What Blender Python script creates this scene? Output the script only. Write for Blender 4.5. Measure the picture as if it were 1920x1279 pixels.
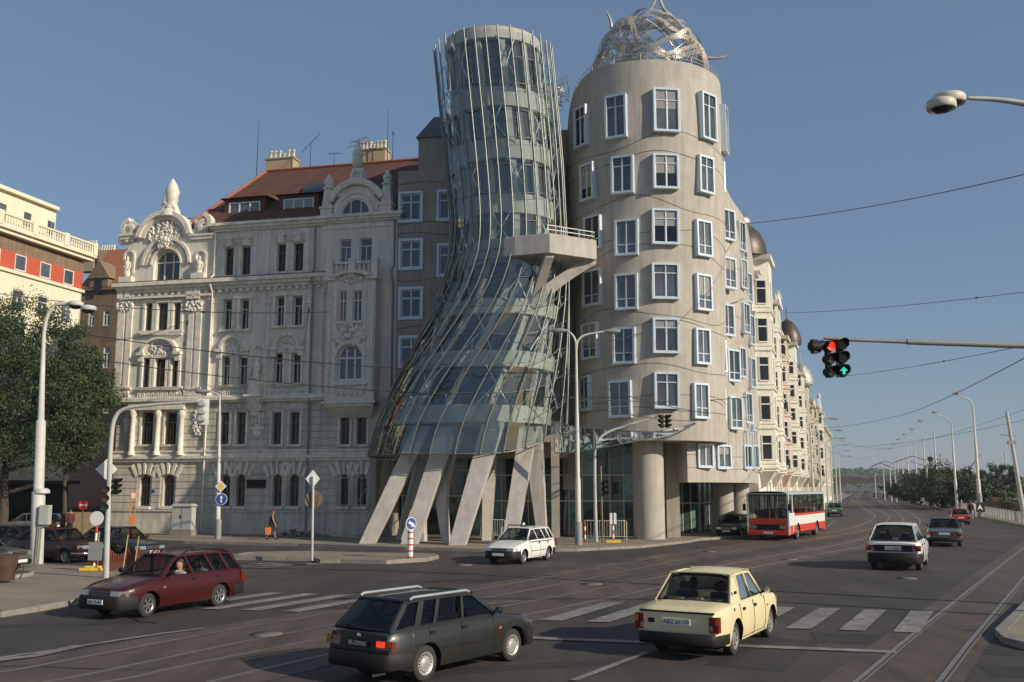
import bpy, math, random
from mathutils import Vector, Matrix
for o in list(bpy.data.objects): bpy.data.objects.remove(o, do_unlink=True)
SC = bpy.context.scene
# ---------------- camera, sky, sun, exposure ----------------
FPX = 1800.0; PITCH = math.atan(275.5/1800); CAMH = 3.1
cam = bpy.data.cameras.new('camera'); cam.lens = 36*FPX/1920; cam.sensor_width = 36
cam.clip_start = 0.1; cam.clip_end = 6000
camo = bpy.data.objects.new('camera', cam); SC.collection.objects.link(camo)
camo.location = (0, 0, CAMH); camo.rotation_euler = (math.pi/2+PITCH, 0, 0); SC.camera = camo
SUN_AZ = math.radians(31); SUN_EL = math.radians(25)      # azimuth measured from +X towards -Y
SDIR = Vector((math.cos(SUN_EL)*math.cos(SUN_AZ), -math.cos(SUN_EL)*math.sin(SUN_AZ), math.sin(SUN_EL)))
w = bpy.data.worlds.new('World'); SC.world = w; w.use_nodes = True
nt = w.node_tree; nt.nodes.clear()
sky = nt.nodes.new('ShaderNodeTexSky'); sky.sky_type = 'NISHITA'; sky.sun_disc = False
sky.sun_elevation = SUN_EL; sky.sun_rotation = math.pi/2 + SUN_AZ
sky.altitude = 200; sky.air_density = 1.0; sky.dust_density = 0.7; sky.ozone_density = 2.2
bg = nt.nodes.new('ShaderNodeBackground'); bg.inputs[1].default_value = 0.05
wo = nt.nodes.new('ShaderNodeOutputWorld')
bg2 = nt.nodes.new('ShaderNodeBackground'); bg2.inputs[0].default_value = (.44, .64, 1.0, 1); bg2.inputs[1].default_value = 0.235   # even high haze that greys the sky
ad = nt.nodes.new('ShaderNodeAddShader'); nt.links.new(sky.outputs[0], bg.inputs[0])
nt.links.new(bg.outputs[0], ad.inputs[0]); nt.links.new(bg2.outputs[0], ad.inputs[1]); nt.links.new(ad.outputs[0], wo.inputs[0])
sl = bpy.data.lights.new('sun', 'SUN'); sl.energy = 5.0; sl.angle = math.radians(0.5); sl.color = (1.0, 0.88, 0.71)
so = bpy.data.objects.new('sun', sl); SC.collection.objects.link(so)
so.rotation_mode = 'QUATERNION'; so.rotation_quaternion = SDIR.to_track_quat('Z', 'Y')
SC.view_settings.view_transform = 'Standard'; SC.view_settings.look = 'None'
SC.view_settings.exposure = -0.15; SC.view_settings.gamma = 1
SC.cycles.max_bounces = 8; SC.cycles.transparent_max_bounces = 24

# ---------------- photo to world helpers ----------------
_s, _c = math.sin(PITCH), math.cos(PITCH)
def ray(px, py):
    up = 639.5-py; d = FPX*_c-up*_s
    return ((px-960)/d, 1.0, (FPX*_s+up*_c)/d)
def G(px, py, z=0.0):
    r = ray(px, py); t = (z-CAMH)/r[2]; return (r[0]*t, t)
def G3(px, py, z=0.0):
    g = G(px, py, z); return Vector((g[0], g[1], z))
def at(px, py, Y):
    r = ray(px, py); return Vector((r[0]*Y, Y, CAMH+r[2]*Y))
def Zp(py, Y): return at(960, py, Y).z
def lerp(a, b, t): return a+(b-a)*t
def interp(tab, x):
    if x <= tab[0][0]: return tab[0][1]
    for (x0, y0), (x1, y1) in zip(tab, tab[1:]):
        if x <= x1: return y0+(y1-y0)*(x-x0)/(x1-x0)
    return tab[-1][1]
def smooth_path(pts, n=6):
    P = [Vector(p) for p in pts]; P = [2*P[0]-P[1]]+P+[2*P[-1]-P[-2]]; out = []
    for i in range(1, len(P)-2):
        for k in range(n):
            t = k/n; a, b, c, d = P[i-1], P[i], P[i+1], P[i+2]
            out.append(0.5*((2*b)+(c-a)*t+(2*a-5*b+4*c-d)*t*t+(3*b-a-3*c+d)*t**3))
    out.append(P[-2]); return out
class Frame:
    def __init__(s, ox, oy, deg):
        s.o = Vector((ox, oy)); a = math.radians(deg); s.a = a
        s.u = Vector((math.cos(a), math.sin(a))); s.n = Vector((-math.sin(a), math.cos(a)))
    def uv(s, px, py, yl=0.0):
        r = ray(px, py); d = Vector((r[0], r[1])); t = (yl+s.o.dot(s.n))/d.dot(s.n)
        return ((d*t-s.o).dot(s.u), CAMH+r[2]*t)
    def U(s, px, py, yl=0.0): return s.uv(px, py, yl)[0]
    def Z(s, px, py, yl=0.0): return s.uv(px, py, yl)[1]

# ---------------- mesh builder ----------------
class MB:
    def __init__(s): s.v = []; s.f = []; s.m = []; s.s = []
    def add(s, vs, fs, mi=0, sm=False):
        n = len(s.v); s.v += [tuple(p) for p in vs]
        for f in fs: s.f.append(tuple(i+n for i in f)); s.m.append(mi); s.s.append(sm)
        return s
    def quad(s, a, b, c, d, mi=0): return s.add([a, b, c, d], [(0, 1, 2, 3)], mi)
    def box(s, x0, x1, y0, y1, z0, z1, mi=0):
        return s.add([(x0,y0,z0),(x1,y0,z0),(x1,y1,z0),(x0,y1,z0),(x0,y0,z1),(x1,y0,z1),(x1,y1,z1),(x0,y1,z1)],
            [(0,3,2,1),(4,5,6,7),(0,1,5,4),(1,2,6,5),(2,3,7,6),(3,0,4,7)], mi)
    def frustum(s, b, t, mi=0):            # two quads (4 points each) joined
        return s.add(list(b)+list(t), [(0,3,2,1),(4,5,6,7),(0,1,5,4),(1,2,6,5),(2,3,7,6),(3,0,4,7)], mi)
    def bar(s, p, q, w, h, mi=0, up=(0,0,1)):
        p, q = Vector(p), Vector(q); d = (q-p).normalized(); up = Vector(up)
        sd = d.cross(up)
        if sd.length < 1e-4: sd = d.cross(Vector((1,0,0)))
        sd.normalize(); u = sd.cross(d).normalized(); a = sd*w/2; b = u*h/2
        return s.frustum([p-a-b, p+a-b, p+a+b, p-a+b], [q-a-b, q+a-b, q+a+b, q-a+b], mi)
    def tube(s, pts, r, n=8, mi=0, sm=True, cap=True):
        P = [Vector(p) for p in pts]; R = r if isinstance(r, (list, tuple)) else [r]*len(P)
        prev = None; vs = []; fs = []
        for i, p in enumerate(P):
            d = (P[min(i+1, len(P)-1)]-P[max(i-1, 0)]).normalized()
            if prev is None:
                a = Vector((0,0,1)) if abs(d.z) < .9 else Vector((1,0,0)); x = d.cross(a).normalized()
            else:
                x = prev-d*prev.dot(d); x.normalize()
            prev = x; y = d.cross(x)
            for k in range(n):
                t = 2*math.pi*k/n; vs.append(p+x*math.cos(t)*R[i]+y*math.sin(t)*R[i])
        for i in range(len(P)-1):
            for k in range(n): fs.append((i*n+k, i*n+(k+1) % n, (i+1)*n+(k+1) % n, (i+1)*n+k))
        s.add(vs, fs, mi, sm)
        if cap: s.add(vs[:n], [tuple(range(n))[::-1]], mi); s.add(vs[-n:], [tuple(range(n))], mi)
        return s
    def lathe(s, prof, c=(0,0,0), n=16, mi=0, sm=True, sx=1, sy=1):
        vs = []; fs = []
        for r, z in prof:
            for k in range(n):
                t = 2*math.pi*k/n; vs.append((c[0]+r*math.cos(t)*sx, c[1]+r*math.sin(t)*sy, c[2]+z))
        for i in range(len(prof)-1):
            for k in range(n): fs.append((i*n+k, i*n+(k+1) % n, (i+1)*n+(k+1) % n, (i+1)*n+k))
        s.add(vs, fs, mi, sm)
        s.add(vs[:n], [tuple(range(n))[::-1]], mi); s.add(vs[-n:], [tuple(range(n))], mi)
        return s
    def cyl(s, p, q, r, n=12, mi=0, sm=True): return s.tube([p, q], r, n, mi, sm)
    def prism(s, poly, y0, y1, mi=0, ax='y'):   # polygon in (x,z) pushed along y, or in (x,y) along z
        f = (lambda p, h: (p[0], h, p[1])) if ax == 'y' else (lambda p, h: (p[0], p[1], h)) if ax == 'z' else (lambda p, h: (h, p[0], p[1]))
        n = len(poly); vs = [f(p, y0) for p in poly]+[f(p, y1) for p in poly]
        return s.add(vs, [tuple(range(n)), tuple(range(2*n-1, n-1, -1))]+[(i, i+n, (i+1) % n+n, (i+1) % n) for i in range(n)], mi)
    def grid(s, fn, nu, nv, mi=0, sm=True, flip=False):
        vs = [fn(i/nu, j/nv) for j in range(nv+1) for i in range(nu+1)]
        fs = []
        for j in range(nv):
            for i in range(nu):
                a = j*(nu+1)+i; q = (a, a+1, a+nu+2, a+nu+1); fs.append(q[::-1] if flip else q)
        return s.add(vs, fs, mi, sm)
    def ball(s, c, r, mi=0, n=8, m=6, sc=(1,1,1)):
        vs = [(c[0], c[1], c[2]-r*sc[2])]
        for j in range(1, m):
            ph = -math.pi/2+math.pi*j/m
            for k in range(n):
                t = 2*math.pi*k/n
                vs.append((c[0]+r*sc[0]*math.cos(ph)*math.cos(t), c[1]+r*sc[1]*math.cos(ph)*math.sin(t), c[2]+r*sc[2]*math.sin(ph)))
        vs.append((c[0], c[1], c[2]+r*sc[2])); fs = []
        for k in range(n): fs.append((0, 1+(k+1) % n, 1+k))
        for j in range(m-2):
            for k in range(n): fs.append((1+j*n+k, 1+j*n+(k+1) % n, 1+(j+1)*n+(k+1) % n, 1+(j+1)*n+k))
        b = 1+(m-2)*n; t = len(vs)-1
        for k in range(n): fs.append((b+k, b+(k+1) % n, t))
        return s.add(vs, fs, mi, True)
    def disc(s, c, r, nrm, n=20, mi=0, th=.02):
        c = Vector(c); d = Vector(nrm).normalized(); return s.tube([c-d*th/2, c+d*th/2], r, n, mi, False)
    def arch(s, cx, cz, r0, r1, y0, y1, a0=0, a1=180, n=14, mi=0, sz=1.0):   # ring segment standing in the x,z plane
        for k in range(n):
            t0 = math.radians(lerp(a0, a1, k/n)); t1 = math.radians(lerp(a0, a1, (k+1)/n))
            q = [(cx+r*math.cos(t), cz+r*math.sin(t)*sz) for r, t in ((r0,t0),(r1,t0),(r1,t1),(r0,t1))]
            s.frustum([(x, y0, z) for x, z in q], [(x, y1, z) for x, z in q], mi)
        return s
    def relief(s, cx, cz, wd, ht, y, n=14, seed=0, mi=0, r=.1, depth=.1):
        rr = random.Random(seed)
        for k in range(n):
            x = rr.uniform(-.5, .5); z = rr.uniform(-.5, .5)
            if x*x+z*z > .26: continue
            for sg in (-1, 1):
                s.ball((cx+sg*abs(x)*wd, y, cz+z*ht), r*rr.uniform(.6, 1.2), mi, 6, 4, (rr.uniform(.6, 1.3), depth/r*.8, rr.uniform(.6, 1.3)))
        return s
    def build(s, name, mats, parent=None, loc=None, bevel=0):
        me = bpy.data.meshes.new(name); me.from_pydata(s.v, [], s.f)
        if not isinstance(mats, (list, tuple)): mats = [mats]
        for m in mats: me.materials.append(m)
        me.polygons.foreach_set('material_index', [min(i, len(mats)-1) for i in s.m])
        me.polygons.foreach_set('use_smooth', s.s); me.update()
        o = bpy.data.objects.new(name, me); SC.collection.objects.link(o)
        if parent: o.parent = parent
        if loc is not None: o.location = loc
        if bevel:
            b = o.modifiers.new('b', 'BEVEL'); b.width = bevel; b.segments = 2; b.limit_method = 'ANGLE'; b.angle_limit = math.radians(35)
        return o
def tag(o, label=None, cat=None, group=None, kind=None):
    if label: o['label'] = label
    if cat: o['category'] = cat
    if group: o['group'] = group
    if kind: o['kind'] = kind
    return o
def thing(name, label, cat, loc=(0,0,0), rz=0.0, group=None, scale=1.0):
    o = bpy.data.objects.new(name, None); SC.collection.objects.link(o); o.empty_display_size = .3
    o.location = loc; o.rotation_euler = (0, 0, rz); o.scale = (scale,)*3
    return tag(o, label, cat, group)
def kids(o): return [c for c in bpy.data.objects if c.parent == o]
def copy_tree(o, loc, rz, label, parent=None):
    ch = {}
    for c in bpy.data.objects:
        if c.parent: ch.setdefault(c.parent.name, []).append(c)
    def rec(src, par):
        c = src.copy(); SC.collection.objects.link(c); c.parent = par
        for k in ch.get(src.name, []): rec(k, c)
        return c
    r = rec(o, None); r.location = loc; r.rotation_euler = (0, 0, rz); r['label'] = label
    return r
def text_mesh(txt, size, depth=.004):
    cu = bpy.data.curves.new('t', 'FONT'); cu.body = txt; cu.size = size; cu.extrude = depth; cu.align_x = 'CENTER'; cu.align_y = 'CENTER'; cu.resolution_u = 3
    o = bpy.data.objects.new('t', cu); SC.collection.objects.link(o)
    dg = bpy.context.evaluated_depsgraph_get(); me = bpy.data.meshes.new_from_object(o.evaluated_get(dg))
    bpy.data.objects.remove(o, do_unlink=True); bpy.data.curves.remove(cu); return me
def text_obj(name, txt, size, m, parent, loc, rot, depth=.004):
    me = text_mesh(txt, size, depth); me.materials.clear(); me.materials.append(m)
    for p in me.polygons: p.material_index = 0
    o = bpy.data.objects.new(name, me); SC.collection.objects.link(o); o.parent = parent; o.location = loc; o.rotation_euler = rot
    return o

# ---------------- materials ----------------
def mat(name, col, rough=.7, var=.12, scale=1.5, bump=0.0, bscale=30, metal=0.0, coat=0.0, streak=0.0, spec=.5, rnd=0.0, tint=None, world=False):
    m = bpy.data.materials.new(name); m.use_nodes = True; n = m.node_tree; N = n.nodes; L = n.links
    b = N['Principled BSDF']; b.inputs['Roughness'].default_value = rough; b.inputs['Metallic'].default_value = metal
    b.inputs['Specular IOR Level'].default_value = spec
    if coat: b.inputs['Coat Weight'].default_value = coat; b.inputs['Coat Roughness'].default_value = .06
    tc = N.new('ShaderNodeTexCoord'); src = tc.outputs['Object']
    if world:
        g = N.new('ShaderNodeNewGeometry'); src = g.outputs['Position']
    n1 = N.new('ShaderNodeTexNoise'); n1.inputs['Scale'].default_value = scale; n1.inputs['Detail'].default_value = 6; n1.inputs['Roughness'].default_value = .62
    L.new(src, n1.inputs['Vector'])
    r = N.new('ShaderNodeMapRange'); r.inputs[1].default_value = .3; r.inputs[2].default_value = .7
    r.inputs[3].default_value = 1-var; r.inputs[4].default_value = 1+var; L.new(n1.outputs[0], r.inputs[0])
    fac = r.outputs[0]
    if streak:
        mp = N.new('ShaderNodeMapping'); mp.inputs['Scale'].default_value = (2.2, 2.2, .18); L.new(src, mp.inputs[0])
        n2 = N.new('ShaderNodeTexNoise'); n2.inputs['Scale'].default_value = 1.6; n2.inputs['Detail'].default_value = 5; L.new(mp.outputs[0], n2.inputs['Vector'])
        r2 = N.new('ShaderNodeMapRange'); r2.inputs[1].default_value = .42; r2.inputs[2].default_value = .72; r2.inputs[3].default_value = 1; r2.inputs[4].default_value = 1-streak
        L.new(n2.outputs[0], r2.inputs[0]); mm = N.new('ShaderNodeMath'); mm.operation = 'MULTIPLY'; L.new(fac, mm.inputs[0]); L.new(r2.outputs[0], mm.inputs[1]); fac = mm.outputs[0]
    if rnd:
        oi = N.new('ShaderNodeObjectInfo'); r3 = N.new('ShaderNodeMapRange'); r3.inputs[3].default_value = 1-rnd; r3.inputs[4].default_value = 1+rnd
        L.new(oi.outputs['Random'], r3.inputs[0]); mm = N.new('ShaderNodeMath'); mm.operation = 'MULTIPLY'; L.new(fac, mm.inputs[0]); L.new(r3.outputs[0], mm.inputs[1]); fac = mm.outputs[0]
    vm = N.new('ShaderNodeVectorMath'); vm.operation = 'SCALE'; vm.inputs[0].default_value = col
    L.new(fac, vm.inputs['Scale'])
    out = vm.outputs[0]
    if tint:
        n4 = N.new('ShaderNodeTexNoise'); n4.inputs['Scale'].default_value = scale*.37; n4.inputs['Detail'].default_value = 4; L.new(src, n4.inputs['Vector'])
        r4 = N.new('ShaderNodeMapRange'); r4.inputs[1].default_value = .45; r4.inputs[2].default_value = .65; L.new(n4.outputs[0], r4.inputs[0])
        mx = N.new('ShaderNodeMix'); mx.data_type = 'RGBA'; L.new(r4.outputs[0], mx.inputs[0]); L.new(out, mx.inputs[6]); mx.inputs[7].default_value = (*tint, 1); out = mx.outputs[2]
    L.new(out, b.inputs['Base Color'])
    if bump:
        nb = N.new('ShaderNodeTexNoise'); nb.inputs['Scale'].default_value = bscale; nb.inputs['Detail'].default_value = 5; L.new(src, nb.inputs['Vector'])
        bp = N.new('ShaderNodeBump'); bp.inputs['Strength'].default_value = bump; bp.inputs['Distance'].default_value = .02
        L.new(nb.outputs[0], bp.inputs['Height']); L.new(bp.outputs[0], b.inputs['Normal'])
    return m
def add_wave(m, scale, axis='Z', dist=.03, dark=.75, distort=0.0):
    n = m.node_tree; N = n.nodes; L = n.links; b = N['Principled BSDF']; tc = N.new('ShaderNodeTexCoord')
    wv = N.new('ShaderNodeTexWave'); wv.bands_direction = axis; wv.wave_profile = 'SAW'; wv.inputs['Scale'].default_value = scale
    wv.inputs['Distortion'].default_value = distort; L.new(tc.outputs['Object'], wv.inputs['Vector'])
    bp = N.new('ShaderNodeBump'); bp.inputs['Strength'].default_value = 1; bp.inputs['Distance'].default_value = dist; L.new(wv.outputs['Fac'], bp.inputs['Height']); L.new(bp.outputs[0], b.inputs['Normal'])
    src = b.inputs['Base Color'].links[0].from_socket
    r = N.new('ShaderNodeMapRange'); r.inputs[1].default_value = 0; r.inputs[2].default_value = .25; r.inputs[3].default_value = dark; r.inputs[4].default_value = 1; L.new(wv.outputs['Fac'], r.inputs[0])
    vm = N.new('ShaderNodeVectorMath'); vm.operation = 'SCALE'; L.new(src, vm.inputs[0]); L.new(r.outputs[0], vm.inputs['Scale']); L.new(vm.outputs[0], b.inputs['Base Color'])
    return m
def add_brick(m, scale, c1, c2, mortar, bw=.5, rh=.25):
    n = m.node_tree; N = n.nodes; L = n.links; b = N['Principled BSDF']; tc = N.new('ShaderNodeTexCoord')
    mp = N.new('ShaderNodeMapping'); mp.inputs['Rotation'].default_value = (math.pi/2, 0, 0); L.new(tc.outputs['Object'], mp.inputs[0])
    bt = N.new('ShaderNodeTexBrick'); bt.inputs['Scale'].default_value = scale; bt.inputs['Color1'].default_value = (*c1, 1); bt.inputs['Color2'].default_value = (*c2, 1); bt.inputs['Mortar'].default_value = (*mortar, 1)
    bt.inputs['Brick Width'].default_value = bw; bt.inputs['Row Height'].default_value = rh; bt.inputs['Mortar Size'].default_value = .02
    L.new(mp.outputs[0], bt.inputs['Vector']); L.new(bt.outputs['Color'], b.inputs['Base Color']); return m
def glass_thin(name, tint, gloss=.25, rough=.03, mx_=.9, mn=.35):
    m = bpy.data.materials.new(name); m.use_nodes = True; n = m.node_tree; N = n.nodes; L = n.links; N.clear()
    o = N.new('ShaderNodeOutputMaterial'); t = N.new('ShaderNodeBsdfTransparent'); t.inputs[0].default_value = (*tint, 1)
    g = N.new('ShaderNodeBsdfGlossy'); g.inputs['Roughness'].default_value = rough; g.inputs[0].default_value = (.9, .95, .95, 1)
    mx = N.new('ShaderNodeMixShader'); lw = N.new('ShaderNodeLayerWeight'); lw.inputs[0].default_value = gloss
    r = N.new('ShaderNodeMapRange'); r.inputs[3].default_value = gloss*mn; r.inputs[4].default_value = mx_; L.new(lw.outputs['Fresnel'], r.inputs[0])
    L.new(r.outputs[0], mx.inputs[0]); L.new(t.outputs[0], mx.inputs[1]); L.new(g.outputs[0], mx.inputs[2]); L.new(mx.outputs[0], o.inputs[0]); return m
def emit(name, col, s):
    m = mat(name, col, .4); b = m.node_tree.nodes['Principled BSDF']; b.inputs['Emission Color'].default_value = (*col, 1); b.inputs['Emission Strength'].default_value = s; return m
M = {}
M['asphalt'] = mat('asphalt', (.062,.050,.040), .82, .22, .35, .25, 60, world=True, tint=(.045,.039,.036))
M['trackbed'] = mat('trackbed', (.094,.069,.053), .8, .22, .9, .3, 30, world=True)
M['pave'] = mat('pavement', (.245,.205,.155), .85, .2, .6, .5, 12, world=True)
M['kerb'] = mat('kerbstone', (.24,.22,.19), .8, .2, 2, .3, 20)
M['paint'] = mat('road_paint', (.24,.225,.205), .75, .35, 2.2, .1, 40, world=True)
M['steel_rail'] = mat('rail_steel', (.27,.225,.18), .4, .25, 3, metal=.45)
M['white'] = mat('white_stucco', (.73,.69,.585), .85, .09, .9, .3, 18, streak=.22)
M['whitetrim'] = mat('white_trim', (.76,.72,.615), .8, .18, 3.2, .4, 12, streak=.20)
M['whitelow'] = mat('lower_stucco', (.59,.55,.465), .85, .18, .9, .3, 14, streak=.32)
M['stone'] = mat('cast_concrete', (.45,.415,.36), .85, .10, 1.3, .6, 14, streak=.2)
M['legc'] = mat('pale_concrete', (.46,.43,.39), .8, .12, 1.6, .4, 20, streak=.18)
M['joint'] = mat('joint_shadow_gap', (.16,.14,.12), .9)
M['greyw'] = mat('grey_render', (.37,.33,.275), .88, .14, .6, .3, 18, streak=.2)
M['winframe'] = mat('pale_blue_window_metal', (.60,.67,.73), .38, .05, 3, metal=.15)
M['winwhite'] = mat('white_window_wood', (.72,.70,.62), .5, .08, 4)
M['winbrown'] = mat('brown_window_wood', (.16,.12,.09), .55, .1, 4)
M['pane'] = mat('window_glass', (.075,.088,.10), .06, .5, .6, spec=.9, rnd=.6)
M['shopgreen'] = mat('lit_green_interior_glass', (.10,.19,.155), .07, .7, 1.6, spec=.9)
M['beige'] = mat('beige_enamel', (.58,.55,.46), .5, .08, 3)
M['panedk'] = mat('dark_glass', (.012,.013,.014), .08, .3, .5, spec=.6, rnd=.5)
M['curtain'] = mat('curtain_glass', (.30,.29,.27), .25, .2, 6)
M['shopglass'] = mat('green_shop_glass', (.018,.032,.028), .06, .5, .4, spec=.9, rnd=.4)
M['tile'] = add_wave(mat('red_roof_tiles', (.120,.052,.038), .8, .28, 1.1), 1.1, 'Z', .05, .6)
M['tileo'] = add_wave(mat('orange_roof_tiles', (.38,.14,.07), .8, .2, 2), 1.1, 'Z', .05, .6)
M['brick'] = add_brick(mat('chimney_brick', (.4,.3,.2), .9), 4, (.46,.36,.22), (.40,.28,.16), (.4,.36,.3))
M['brownwall'] = mat('brown_plaster', (.24,.17,.11), .88, .22, .9, .3, 12, streak=.3)
M['cream'] = mat('cream_render', (.80,.73,.55), .85, .05, .8, .1, 20, streak=.08)
M['redwall'] = mat('red_render', (.50,.095,.05), .8, .08, 1)
M['skin_glass'] = glass_thin('greenish_facade_glass', (.80,.89,.875), .30, .02)
M['carglass'] = glass_thin('car_glass', (.42,.45,.44), .08, .02, .7, .3)
M['steel'] = mat('brushed_steel', (.55,.56,.53), .32, .1, 4, metal=.9)
M['ribm'] = mat('glass_fin_steel', (.22,.23,.21), .4, .2, 3, metal=.6)
M['mesh'] = mat('woven_steel_mesh', (.48,.43,.36), .5, .35, 4, metal=.4)
M['galv'] = mat('galvanised_paint', (.46,.47,.44), .55, .12, 2, .1, 30, streak=.15)
M['polelt'] = mat('pale_pole_paint', (.56,.56,.51), .5, .1, 2, streak=.18)
M['polegrey'] = mat('grey_pole_paint', (.24,.25,.25), .6, .12, 2)
M['black'] = mat('black_plastic', (.016,.014,.013), .6, .2, 6, spec=.3)
M['rubber'] = mat('tyre_rubber', (.035,.032,.03), .85, .2, 8)
M['dkint'] = mat('dark_interior', (.02,.018,.017), .8)
M['seat'] = mat('seat_cloth', (.07,.055,.045), .9)
M['chrome'] = mat('chrome', (.75,.75,.73), .18, .05, 3, metal=1)
M['wire'] = mat('overhead_wire', (.03,.03,.032), .6)
M['leaf'] = mat('acacia_leaves', (.026,.050,.016), .65, .6, 2.6, world=True, tint=(.055,.085,.026))
M['leaf2'] = mat('dark_leaves', (.030,.060,.018), .6, .4, 1.4, world=True)
M['bark'] = mat('bark', (.07,.055,.045), .9, .3, 6, .6, 20)
M['skin'] = mat('skin', (.42,.225,.15), .5, .08, 8)
M['hair'] = mat('dark_hair', (.035,.022,.015), .6)
M['red'] = mat('signal_red_paint', (.60,.05,.03), .4, .06, 3)
M['orange'] = mat('orange_paint', (.75,.22,.05), .5, .1, 3)
M['yellow'] = mat('yellow_rubber', (.75,.52,.06), .6, .15, 5)
M['blue'] = mat('sign_blue', (.03,.08,.33), .4, .05, 3)
M['signwhite'] = mat('sign_white', (.78,.78,.74), .45, .06, 3)
M['signyel'] = mat('sign_yellow', (.82,.55,.05), .45, .05, 3)
M['redglass'] = mat('red_lens', (.17,.01,.008), .15, .1, 8, spec=.8)
M['orglass'] = mat('amber_lens', (.50,.15,.02), .15, .1, 8, spec=.8)
M['whglass'] = mat('clear_lens', (.42,.43,.43), .1, .3, 30, spec=.9, metal=.6)
M['lred'] = emit('lit_red_lamp', (1.0,.03,.01), 1.6)
M['lgreen'] = emit('lit_green_lamp', (.05,.75,.5), .9)
M['grass'] = mat('grass', (.05,.075,.02), .9, .4, 6, .6, 30, world=True)
M['hill'] = mat('wooded_hill', (.045,.06,.05), .9, .5, .02, world=True)
M['cloth_black'] = mat('black_cloth', (.02,.018,.02), .9)

def wear(m, sc=(.9,.07,1), rot=-28, lo=.62, hi=1.26):            # tyre-polished lanes and oil spots
    n = m.node_tree; N = n.nodes; L = n.links; b = N['Principled BSDF']; g = N.new('ShaderNodeNewGeometry'); mp = N.new('ShaderNodeMapping'); mp.inputs['Rotation'].default_value = (0, 0, math.radians(rot)); mp.inputs['Scale'].default_value = sc
    L.new(g.outputs['Position'], mp.inputs[0]); x = N.new('ShaderNodeTexNoise'); x.inputs['Scale'].default_value = 1.0; x.inputs['Detail'].default_value = 7; x.inputs['Roughness'].default_value = .65; L.new(mp.outputs[0], x.inputs['Vector'])
    r = N.new('ShaderNodeMapRange'); r.inputs[1].default_value = .32; r.inputs[2].default_value = .68; r.inputs[3].default_value = lo; r.inputs[4].default_value = hi; L.new(x.outputs[0], r.inputs[0])
    sp = N.new('ShaderNodeTexNoise'); sp.inputs['Scale'].default_value = .9; sp.inputs['Detail'].default_value = 3; L.new(g.outputs['Position'], sp.inputs['Vector']); r2 = N.new('ShaderNodeMapRange'); r2.inputs[1].default_value = .66; r2.inputs[2].default_value = .74; r2.inputs[3].default_value = 1; r2.inputs[4].default_value = .6; L.new(sp.outputs[0], r2.inputs[0])
    fine = N.new('ShaderNodeTexNoise'); fine.inputs['Scale'].default_value = 22; fine.inputs['Detail'].default_value = 2; L.new(g.outputs['Position'], fine.inputs['Vector']); r3 = N.new('ShaderNodeMapRange'); r3.inputs[1].default_value = .3; r3.inputs[2].default_value = .7; r3.inputs[3].default_value = .74; r3.inputs[4].default_value = 1.26; L.new(fine.outputs[0], r3.inputs[0])
    a = N.new('ShaderNodeMath'); a.operation = 'MULTIPLY'; L.new(r.outputs[0], a.inputs[0]); L.new(r2.outputs[0], a.inputs[1]); c = N.new('ShaderNodeMath'); c.operation = 'MULTIPLY'; L.new(a.outputs[0], c.inputs[0]); L.new(r3.outputs[0], c.inputs[1])
    src = b.inputs['Base Color'].links[0].from_socket; vm = N.new('ShaderNodeVectorMath'); vm.operation = 'SCALE'; L.new(src, vm.inputs[0]); L.new(c.outputs[0], vm.inputs['Scale']); L.new(vm.outputs[0], b.inputs['Base Color'])
wear(M['asphalt']); wear(M['trackbed'], (.9,.07,1), -62); wear(M['paint'], (1.2,.5,1), -28, .6, 1.1)
# ================= GROUND, ROADS, PAVEMENTS =================
def sheet(name, poly, z, m, kind='structure', skirt=0.0):
    b = MB(); n = len(poly); vs = [(p[0], p[1], z) for p in poly]
    b.add(vs, [tuple(range(n))])
    if skirt:
        b.add(vs+[(p[0], p[1], z-skirt) for p in poly], [(i, i+n, (i+1) % n+n, (i+1) % n) for i in range(n)])
    return tag(b.build(name, m), kind=kind)
def PX(*pts): return [G(*p) for p in pts]
def ccw(poly):
    a = sum(p[0]*q[1]-q[0]*p[1] for p, q in zip(poly, poly[1:]+poly[:1])); return poly if a > 0 else poly[::-1]
sheet('ground', [(-2500,-60),(2500,-60),(2500,4000),(-2500,4000)], -.02, M['grass'])
EMB = Vector((math.sin(math.radians(19.9)), math.cos(math.radians(19.9))))       # street direction along the embankment
RGT = Vector((EMB.y, -EMB.x))
R0 = Vector(G(1842, 968))                                                        # a point on the right pavement edge
def er(t, off): p = R0+EMB*t+RGT*off; return (p.x, p.y)
sheet('road', [(-120,-40),(70,-40),er(-90,0),er(0,-1.5),er(900,-1.5),er(900,-55),(30,200),(22,80),(-10,68),(-30,64),(-75,300),(-90,300),(-120,60)], 0.0, M['asphalt'])
# pavements with real kerbs
def pavement(name, poly, h=.13):
    poly = ccw(poly); sheet(name, poly, h, M['pave'], skirt=h+.02)
    b = MB(); n = len(poly)
    for i in range(n):                                   # kerb stones proud of the paving
        p, q = Vector(poly[i]), Vector(poly[(i+1) % n]); L = (q-p).length
        if L > 60: continue
        k = max(1, int(L/1.1)); d = (q-p)/k
        for j in range(k):
            a = p+d*j+d*.012; c = p+d*(j+1)-d*.012; nr = Vector((-d.y, d.x)).normalized()
            b.frustum([(a.x-nr.x*.03, a.y-nr.y*.03, -.02),(c.x-nr.x*.03, c.y-nr.y*.03, -.02),(c.x+nr.x*.22, c.y+nr.y*.22, -.02),(a.x+nr.x*.22, a.y+nr.y*.22, -.02)],
                      [(a.x-nr.x*.015, a.y-nr.y*.015, h+.012),(c.x-nr.x*.015, c.y-nr.y*.015, h+.012),(c.x+nr.x*.22, c.y+nr.y*.22, h+.012),(a.x+nr.x*.22, a.y+nr.y*.22, h+.012)])
    tag(b.build(name+'_kerb', M['kerb']), kind='structure')
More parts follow.
